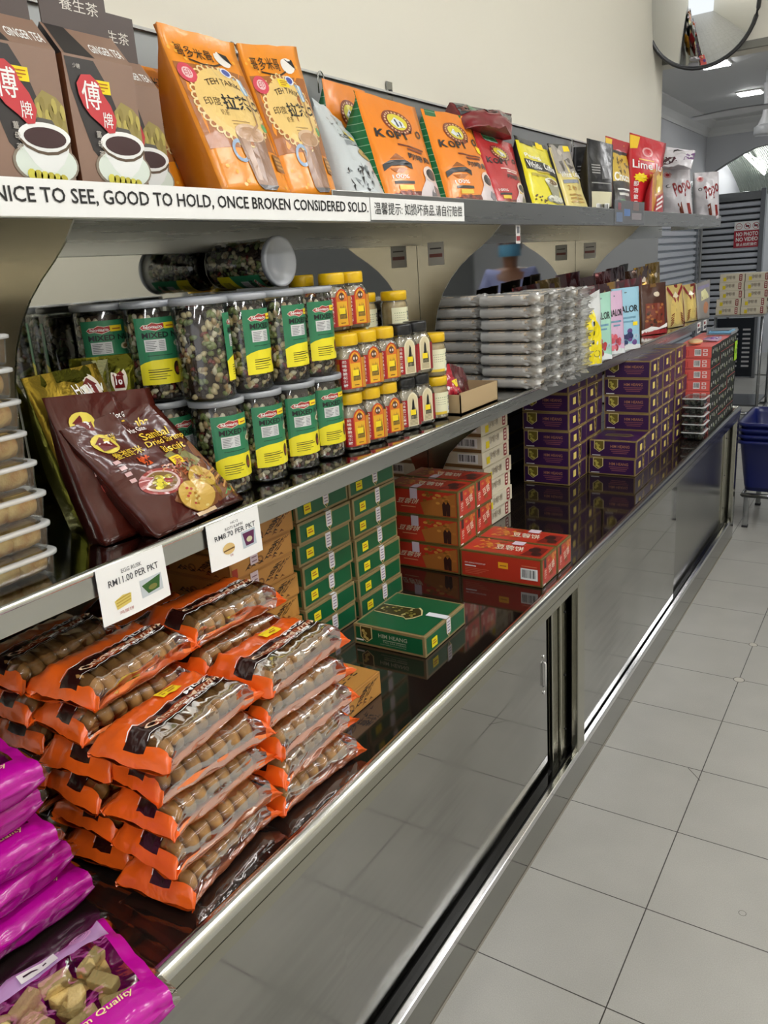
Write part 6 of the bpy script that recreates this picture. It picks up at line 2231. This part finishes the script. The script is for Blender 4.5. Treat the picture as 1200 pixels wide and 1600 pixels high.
# ---- magenta packs of biscuit fingers
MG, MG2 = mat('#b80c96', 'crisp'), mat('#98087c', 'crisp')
LAV = mat('#c9a4d4', 'crisp')
PL, PW, PH = .135, .081, .046


def finger_pack(seed):
    t = thing('finger_biscuit_pack', 'x', 'biscuit pack', (0, 0, 0), 'magenta biscuit packs')
    f = pack_fn(seed, PL, PW, PH, .1, 1.06, .6, .0046, None, 4)
    NU, NV = 48, 32
    wm, cm = MB(), MB()

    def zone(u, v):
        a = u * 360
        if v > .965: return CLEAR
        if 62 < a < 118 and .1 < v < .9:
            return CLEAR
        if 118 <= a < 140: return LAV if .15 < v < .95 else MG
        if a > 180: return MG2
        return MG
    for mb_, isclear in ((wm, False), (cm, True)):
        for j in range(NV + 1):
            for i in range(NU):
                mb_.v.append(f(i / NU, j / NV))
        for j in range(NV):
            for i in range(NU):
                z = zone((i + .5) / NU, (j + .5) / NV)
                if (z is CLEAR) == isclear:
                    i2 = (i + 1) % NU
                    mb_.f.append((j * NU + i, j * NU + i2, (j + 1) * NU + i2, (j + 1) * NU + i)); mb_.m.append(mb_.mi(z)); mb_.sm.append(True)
    st_ = S(lambda u, v: f(.08 + .34 * v, u))      # top face: u along the pack, v from wall side to aisle side
    pk = mat('#e8b8e0', 'crisp')
    for rr_, o_ in ((.05, 0), (.036, .0002), (.022, .0004)):
        wm.disc(st_, .84, .88, rr_, rr_ * 1.6, pk, .001 + o_, 18, inner=.82, rings=1)
    wm.disc(st_, .72, .86, .022, .035, pk, .001, 14, inner=.7, rings=1)
    for i in range(12):
        a = 2 * pi * i / 12; L = .05 if i % 2 else .03
        wm.line(st_, [(.42, .16), (.42 + L * cos(a), .16 + L * 1.5 * sin(a))], .006, mat('#f0d8e8', 'crisp'), .0014, 1.6)
    wm.line(st_, [(.3 + .06 * cos(k * .5), .08 + .07 * sin(k * .5)) for k in range(11)], .006, pk, .0014, 1.6)
    wm.text(st_, 'Premium Quality', .5, .2, .86, .25, mat('#f0d8a0', 'crisp'), .0014, 1)
    wm.rect(st_, .56, .76, .72, .86, WHITE, .0022, n=(3, 1)); wm.rect(st_, .58, .8, .68, .82, BLACK, .0026, n=(3, 1))
    wm.build('wrapper', t); cm.build('clear_window', t)
    rr = random.Random(seed)
    b0 = MB(); b0.box((-.008, -.017, -.008), (.008, .017, .008), mat('#f2da98', 'food'), .002)
    b0 = b0.build('biscuit_finger', t)
    n = 0
    for lay in range(2):
        for j in range(6):
            for i in range(3):
                c = b0 if n == 0 else b0.copy()
                if n: SC.collection.objects.link(c); c.parent = t
                n += 1
                c.location = (-.036 + .036 * i + rr.uniform(-.004, .004), -.095 + .036 * j + rr.uniform(-.004, .004), .012 + .019 * lay + rr.uniform(-.001, .001))
                c.rotation_euler = (rr.uniform(-.2, .2), rr.uniform(-.3, .3), rr.uniform(-.8, .8) + (pi / 2 if i == 1 else 0))
    return t


fp = finger_pack(7)
fp.location = (-.035, .318, ZK + .008); fp.rotation_euler = (.02, .0, -.22); fp['label'] = 'magenta biscuit pack with clear window lying at the counter edge'
ys = [(-.262, .385, .0), (-.268, .368, .10), (-.274, .36, -.05), (-.282, .352, .06), (-.272, .358, -.04)]
for k, (x, y, rz) in enumerate(ys):
    dup(fp, (x, y, ZK + .047 * k), label='magenta biscuit pack, %s of the stack at the counter start' % ('top' if k == 4 else LN[k]), rot=(0, r.uniform(-.02, .02), rz - .06))
# ------------------------------------------------------------------ the far room
CH = mat('#c9cacb', 'chrome'); GRST = mat('#8f9296', 'steel')
# convex mirror on the wall end
t = thing('convex_mirror', 'round convex safety mirror with black rim above the shelf end', 'mirror', (-.318, 4.56, 2.565))
nrm = Vector((.20, -.955, -.22)).normalized()
R3 = nrm.to_track_quat('Z', 'Y').to_matrix()
RM = .252
b = MB()
def capf(u, v):
    a = 2 * pi * u; th = v * radians(24); rad = RM * .97 / sin(radians(24))
    return R3 @ Vector((rad * sin(th) * cos(a), rad * sin(th) * sin(a), rad * (cos(th) - cos(radians(24)))))
b.grid(capf, 48, 14, nodemat('mirror_dome', lambda nt, bs: (setattr(bs.inputs['Base Color'], 'default_value', lin('#d8dada')), setattr(bs.inputs['Metallic'], 'default_value', 1.0), setattr(bs.inputs['Roughness'], 'default_value', .02))), flip=False)
b.build('mirror_face', t)
b = MB(); b.tube([R3 @ Vector((RM * cos(2 * pi * k / 48), RM * sin(2 * pi * k / 48), 0)) for k in range(48)], .009, mat('#1c1c1e', 'plastic'), 8, closed=True); b.build('rim', t)
b = MB(); b.grid(lambda u, v: R3 @ Vector((RM * v * cos(2 * pi * u), RM * v * sin(2 * pi * u), -.012)), 32, 3, mat('#2a2a2c', 'plastic')); b.build('backing', t)
b = MB(); b.tube([R3 @ Vector((0, 0, -.012)), R3 @ Vector((0, 0, -.05)), Vector((-.16, .10, -.02)), Vector((-.222, .10, -.02))], .011, mat('#3a3a3c', 'plastic'), 8); b.build('bracket_arm', t)

# roller shutters
SLA = mat('#b9bec6', 'steel'); SLP = mat('#dfe4ec', 'soft')
def slats(b, n, pitch, fn, m, gap_shade=None):
    gap_shade = gap_shade or mat('#15161a', 'matt')  # shadow between slats, painted as a darker strip
    for k in range(n):
        for (a0, d0, a1, d1) in ((0, 0, .12, .018), (.12, .018, .62, .022), (.62, .022, .74, 0), (.74, 0, 1, -.006)):
            b.face([fn(0, (k + a0) * pitch, d0), fn(1, (k + a0) * pitch, d0), fn(1, (k + a1) * pitch, d1), fn(0, (k + a1) * pitch, d1)], m if a0 < .7 else gap_shade)
t = thing('roller_shutter', 'closed grey slatted roller shutter in the back wall', 'shutter', (-1.1, 9.95, 0))
b = MB(); slats(b, 29, .066, lambda u, z, d: (-.30 + .60 * u, -d, z), mat('#c0c4cc', 'soft')); b.build('slat_curtain', t)
b = MB(); b.box((-.31, -.02, 1.914), (.31, .12, 2.0), mat('#8a8c8c', 'steel'), .004); b.build('shutter_box', t)
for x in (.30,):
    b = MB(); b.box((x, -.05, 0), (x + .05, .03, 2.02), GRST, .003); b.build('guide_rail', t)
b = MB(); b.box((-.345, -.06, 0), (-.30, .02, 1.95), GRST, .003); b.box((-.29, -.07, 1.1), (-.275, -.05, 1.9), mat('#d8d8d4', 'steel')); b.build('guide_rail', t)
t = thing('roller_shutter', 'pale roller shutter on the far side wall below the top shelf', 'shutter', (-1.395, 8.6, 0))
b = MB(); slats(b, 30, .066, lambda u, z, d: (.004 + d, -.95 + 1.9 * u, z), SLP, mat('#8d949e', 'soft')); b.build('slat_curtain', t)
b = MB(); b.box((.0, .95, 0), (.05, 1.0, 2.05), GRST, .003); b.box((.0, -1.0, 0), (.05, -.95, 2.05), GRST, .003); b.box((0, -1, 1.98), (.1, 1, 2.1), GRST, .003); b.build('guide_rail', t)
# no-photo sign
t0 = Vector((-1.052, 9.915, 1.425))
b = MB(); b.box((0, 0, 0), (.265, .004, .27), WHITE); s = plane((0, -.0006, 0), (.265, 0, 0), (0, 0, .27))
b.rect(s, 0, 0, 1, .66, mat('#a81c30', 'card'), .0004, n=(1, 1)); b.rect(s, .02, .02, .98, .98, WHITE, .0002, n=(1, 1))
b.text(s, 'NO PHOTO', .08, .44, .92, .6, WHITE, .0008, 2); b.text(s, 'NO VIDEO', .08, .24, .92, .4, WHITE, .0008, 2); b.text(s, '禁止拍照摄像', .1, .06, .9, .18, WHITE, .0008, 1)
for k in range(3):
    u = .18 + .32 * k
    b.disc(s, u, .82, .125, .125, mat('#a81c30', 'card'), .0006, 24, inner=.86, rings=1)
    if k == 0: b.text(s, 'STOP', u - .08, .79, u + .08, .85, mat('#a81c30', 'card'), .0009, 1)
    else:
        b.rect(s, u - .07, .78, u + .07, .86, mat('#5a2a34', 'card'), .0007, n=(1, 1)); b.line(s, [(u - .09, .91), (u + .09, .73)], .025, mat('#a81c30', 'card'), .001)
tag(b.build('warning_sign', None, t0), 'red and white NO PHOTO NO VIDEO sign on the grey shutter', 'sign')

# trolley with cream cartons
t = thing('steel_trolley', 'steel trolley with dark slotted front carrying cream cartons', 'trolley', (-.50, 7.0, 0))
b = MB(); b.box((-.16, 0, .915), (.21, .55, .93), mat('#d4d6d8', 'steel'), .003); b.build('deck', t)
b = MB(); b.box((-.2, 0.01, .20), (.19, .54, .215), mat('#6c6e72', 'steel'), .003); b.build('lower_shelf', t)
for x, y in ((-.15, .02), (.195, .02), (-.15, .53), (.195, .53)):
    b = MB(); b.tube([(x, y, .11), (x, y, .915)], .012, mat('#9a9c9e', 'steel'), 8); b.build('leg', t)
    b = MB(); b.lathe([(.0, -.014), (.045, -.014), (.05, -.008), (.05, .008), (.045, .014), (0, .014)], mat('#1c1c1e', 'plastic'), n=20)
    b.v = [(x + c_, y + a_, .052 + b_) for a_, b_, c_ in b.v]
    w = b.build('wheel', t)
b = MB(); b.box((-.145, .03, .44), (.14, .036, .905), mat('#3c4046', 'steel'))
for k in range(9):
    for u in (-.03, .06):
        b.box((u - .002, .026, .52 + .036 * k), (u + .055, .030, .534 + .036 * k), mat('#e8e8ea', 'steel'))
b.build('slotted_panel', t)
b = MB(); b.tube([(.205, .02, .14), (.205, .53, .14), (-.16, .53, .14), (-.16, .02, .14)], .014, mat('#a0a2a4', 'steel'), 8, closed=True); b.build('frame', t)
bg2, *_ = carton('cream_carton', 'x', 'carton', .17, .182, .0625, BGB, BGE, bg_front, bg_right, None, 'cream cartons on the trolley', .002)
bgf = True
for cx, nm, n_ in ((-.655, 'stack by the grey shutter', 5), (-.468, 'stack at the trolley edge', 5)):
    for k in range(n_):
        place(bg2, bgf, (cx + .003 * (k % 3) + (.018 if k > 1 else 0), 7.03, .9315 + .0632 * k), 'cream carton on the steel trolley, %s of the %s' % (GL[k] if k < 4 else 'top', nm), -pi / 2); bgf = False
b = MB()
for i in range(16):
    r_ = random.Random(i); b.blob((r_.uniform(-.03, .03), r_.uniform(-.08, .08), .02 + .022 * (i % 5)), (.02, .025, .014), mat(r_.choice(('#8a8a80', '#6a6458', '#b8b8b0')), 'crisp'), None, 8, 6)
tag(b.build('wrapped_snacks', None, Vector((-.272 - .005, 7.12, .9315))), 'loose heap of small wrapped snacks at the trolley edge', 'snacks')['kind'] = 'stuff'

# blue shopping baskets on a low steel stand, at the counter end
BLU = mat('#161f5c', 'plastic')
t = thing('basket_stand', 'low steel stand under the stack of blue baskets', 'stand', (.16, 4.72, 0))
b = MB()
for z in (.185,):
    b.tube([(-.15, -.24, z), (.15, -.24, z), (.15, .24, z), (-.15, .24, z)], .013, mat('#8e9092', 'steel'), 4, closed=True)
b.build('frame', t)
for x, y in ((-.13, -.22), (.14, -.22), (-.13, .22), (.14, .22)):
    b = MB(); b.box((x - .013, y - .013, .006), (x + .013, y + .013, .18), mat('#a4a6a6', 'steel'), .002); b.box((x - .015, y - .015, 0), (x + .015, y + .015, .012), BLACK); b.build('leg', t)
t = thing('shopping_basket', 'blue plastic shopping basket, lowest of the nested stack', 'basket', (.16, 4.72, .2), 'nested blue shopping baskets')
b = MB(); hx, hy = .145, .205
rings(b, [rr_ring(hx, hy, .03, .0), rr_ring(hx + .008, hy + .008, .032, .03), rr_ring(hx + .036, hy + .036, .04, .26), rr_ring(hx + .05, hy + .05, .045, .265), rr_ring(hx + .05, hy + .05, .045, .28), rr_ring(hx + .032, hy + .032, .04, .28), rr_ring(hx + .028, hy + .028, .038, .25), rr_ring(hx + .004, hy + .004, .03, .006)], BLU, capb=True, capt=True)
b.build('tub', t)
b = MB(); L = MB()
for k in range(4):
    z = .06 + .045 * k; o_ = .012 + .028 * (z - .03) / .23 + .0015
    L.box((hx * .2 + 0, -hy - o_ - .001, z), (hx * .85, -hy - o_ + .001, z + .012), mat('#a8aec8', 'plastic'))
L.build('white_stripes', t)
b = MB(); b.tube([(hx + .04, -.10, .285), (hx + .055, -.10, .30), (hx + .055, .10, .30), (hx + .04, .10, .285)], .009, BLU, 8); b.build('handle', t)
for k in range(1, 4):
    dup(t, (.16, 4.72, .2 + .032 * k), label='blue plastic shopping basket, %s of the nested stack' % ('second', 'third', 'topmost')[k - 1])

# ceiling fan
t = thing('ceiling_fan', 'white three-blade ceiling fan cut by the picture edge', 'ceiling fan', (-.14, 6.3, 2.33))
WP = mat('#e4e5e7', 'plastic')
b = MB(); b.tube([(0, 0, .08), (0, 0, .40)], .014, WP, 10); b.lathe([(.012, .35), (.06, .39), (.062, .408), (0, .41)], WP, n=20); b.build('down_rod', t)
b = MB(); b.lathe([(0, -.06), (.05, -.055), (.085, -.03), (.1, 0), (.098, .04), (.07, .075), (.02, .09), (0, .09)], WP, n=28); b.build('motor_housing', t)
for k in range(3):
    a = radians(172 + 120 * k)
    b = MB()
    def bl(u, v, a=a):
        rr_ = .09 + .53 * u; w = (.045 + .03 * sin(pi * min(1, u * 1.15))) * (v - .5) * 2
        x, y = rr_, w
        return (x * cos(a) - y * sin(a), x * sin(a) + y * cos(a), -.005 + .12 * w + (.0 if True else 0))
    b.grid(bl, 12, 4, WP); b.grid(lambda u, v: Vector(bl(u, v)) + Vector((0, 0, .006)), 12, 4, WP, flip=True)
    b.build('blade', t)
# white hanging fitting with a tapered stem
p = at(1196, 202, y=7.4)
t = thing('hanging_fitting', 'white hanging ceiling fitting with tapered stem before the arch', 'ceiling fitting', p)
b = MB(); b.lathe([(.03, .33), (.022, .2), (.03, .1), (.055, .045), (.06, .03)], WP, n=20); b.tube([(0, 0, .3), (0, 0, 2.74 - p.z)], .02, WP, 10); b.build('stem', t)
b = MB(); b.lathe([(0, -.04), (.075, -.04), (.085, -.03), (.085, .02), (.06, .035), (0, .035)], mat('#c4c6c8', 'plastic'), n=24); b.build('collar', t)

# unseen tubes added to brighten the far room, then the corridor tubes
for x, y in ((1.4, 6.2), (1.4, 8.4)):
    t = thing('ceiling_light', 'long white tube light on the far room ceiling', 'ceiling light', (x, y, 2.74), 'tube lights of the far room')
    b = MB(); b.box((-.09, -.62, -.05), (.09, .62, 0), WHITE, .004); b.build('housing', t)
    b = MB(); b.box((-.08, -.6, -.075), (.08, .6, -.0502), TUBE); b.build('diffuser', t)
for x in (-1.05, -.55, .1):
    t = thing('ceiling_light', 'thin tube light under the corridor vault', 'ceiling light', (x, 11.0, 2.40), 'thin tubes of the corridor')
    b = MB(); b.tube([(0, -.7, 0), (0, .7, -.12)], .014, TUBE, 8); b.build('tube', t)
    b = MB(); b.box((-.012, -.7, .012), (.012, .7, .02), WHITE); b.build('batten', t)

# ------------------------------------------------------------------ a customer down the aisle, seen in the mirror panel
t = thing('person', 'person in lavender shirt and blue face mask, seen only in mirror panel', 'person', (.95, 6.1, 0), rz=radians(160))
SKIN = mat('#8a5f48', 'soft')


def skinned(name, joints, edges, radii, m, parent, sub=2):
    me = bpy.data.meshes.new(name)
    me.from_pydata(joints, edges, [])
    o = bpy.data.objects.new(name, me); SC.collection.objects.link(o)
    md = o.modifiers.new('skin', 'SKIN'); md.use_smooth_shade = True
    for i, rd in enumerate(radii):
        me.skin_vertices[0].data[i].radius = (rd, rd) if not isinstance(rd, tuple) else rd
        me.skin_vertices[0].data[i].use_root = (i == 0)
    sb = o.modifiers.new('sub', 'SUBSURF'); sb.levels = sb.render_levels = sub
    dg = bpy.context.evaluated_depsgraph_get()
    nm = bpy.data.meshes.new_from_object(o.evaluated_get(dg))
    bpy.data.objects.remove(o)
    nm.materials.clear(); nm.materials.append(m)
    for p_ in nm.polygons: p_.use_smooth = True
    o = bpy.data.objects.new(name, nm); SC.collection.objects.link(o); o.parent = parent
    return o


J = [(0, 0, .92), (0, .0, 1.05), (0, -.01, 1.22), (0, 0, 1.34), (0, .01, 1.41), (0, .025, 1.49), (0, .03, 1.58), (0, .02, 1.63)]
Rr = [(.15, .11), (.14, .10), (.15, .11), (.13, .09), .05, (.07, .085), (.075, .095), (.05, .06)]
E_ = [(i, i + 1) for i in range(7)]
for sx in (-1, 1):
    i = len(J)
    J += [(sx * .17, 0, 1.36), (sx * .24, .01, 1.12), (sx * .22, .16, .94), (sx * .20, .22, .90)]
    Rr += [.055, .045, .033, .026]
    E_ += [(3, i), (i, i + 1), (i + 1, i + 2), (i + 2, i + 3)]
    h = len(J)
    for k, (dx, dy, dz) in enumerate(((.03, .05, -.02), (.012, .085, -.03), (-.005, .09, -.032), (-.022, .083, -.03), (-.036, .07, -.026))):
        q = len(J)
        J += [(sx * (.20 + dx * .5), .22 + dy * .55, .90 + dz * .4), (sx * (.20 + dx), .22 + dy, .90 + dz - .012)]
        Rr += [.010, .0075]; E_ += [(i + 3, q), (q, q + 1)]
    l = len(J)
    J += [(sx * .09, 0, .84), (sx * .10, .01, .48), (sx * .10, -.02, .09), (sx * .11, .06, .035), (sx * .115, .14, .025)]
    Rr += [.085, .058, .04, .04, .03]
    E_ += [(0, l), (l, l + 1), (l + 1, l + 2), (l + 2, l + 3), (l + 3, l + 4)]
skinned('body', J, E_, Rr, SKIN, t)
b = MB()
b.blob((0, .112, 1.578), (.016, .022, .026), SKIN, None, 10, 8)
for sx in (-1, 1):
    b.blob((sx * .034, .102, 1.605), (.015, .010, .008), WHITE, None, 10, 6); b.blob((sx * .034, .110, 1.605), (.006, .005, .006), BLACK, None, 8, 6); b.blob((sx * .082, .03, 1.575), (.012, .02, .032), SKIN, None, 8, 8)
b.build('face', t)
b = MB(); b.grid(lambda u, v: (.088 * sin((u - .5) * 2.6), .045 + .088 * cos((u - .5) * 2.6) + .008 * sin(pi * v), 1.50 + .088 * v), 14, 8, mat('#5b9cc4', 'paper')); b.build('face_mask', t)
b = MB(); b.grid(lambda u, v: (.088 * cos(2 * pi * u) * cos(v * 1.45), .018 + .106 * sin(2 * pi * u) * cos(v * 1.45) - .012, 1.60 + .088 * sin(v * 1.45) - .05 * (1 - v) * (sin(2 * pi * u) < .3)), 24, 8, mat('#1c1715', 'soft')); b.build('hair', t)
LAVS = mat('#8f96c8', 'matt')
skinned('shirt', [(0, 0, .95), (0, 0, 1.08), (0, -.01, 1.22), (0, 0, 1.33), (0, .005, 1.385), (-.16, 0, 1.365), (-.215, .005, 1.2), (.16, 0, 1.365), (.215, .005, 1.2)],
        [(0, 1), (1, 2), (2, 3), (3, 4), (3, 5), (5, 6), (3, 7), (7, 8)], [(.165, .125), (.155, .115), (.165, .125), (.145, .105), (.06, .06), .068, .062, .068, .062], LAVS, t)
skinned('trousers', [(0, 0, .93), (-.09, 0, .82), (-.1, .01, .48), (-.1, -.02, .10), (.09, 0, .82), (.1, .01, .48), (.1, -.02, .10)], [(0, 1), (1, 2), (2, 3), (0, 4), (4, 5), (5, 6)], [(.16, .118), .096, .07, .06, .096, .07, .06], mat('#2c3038', 'matt'), t)
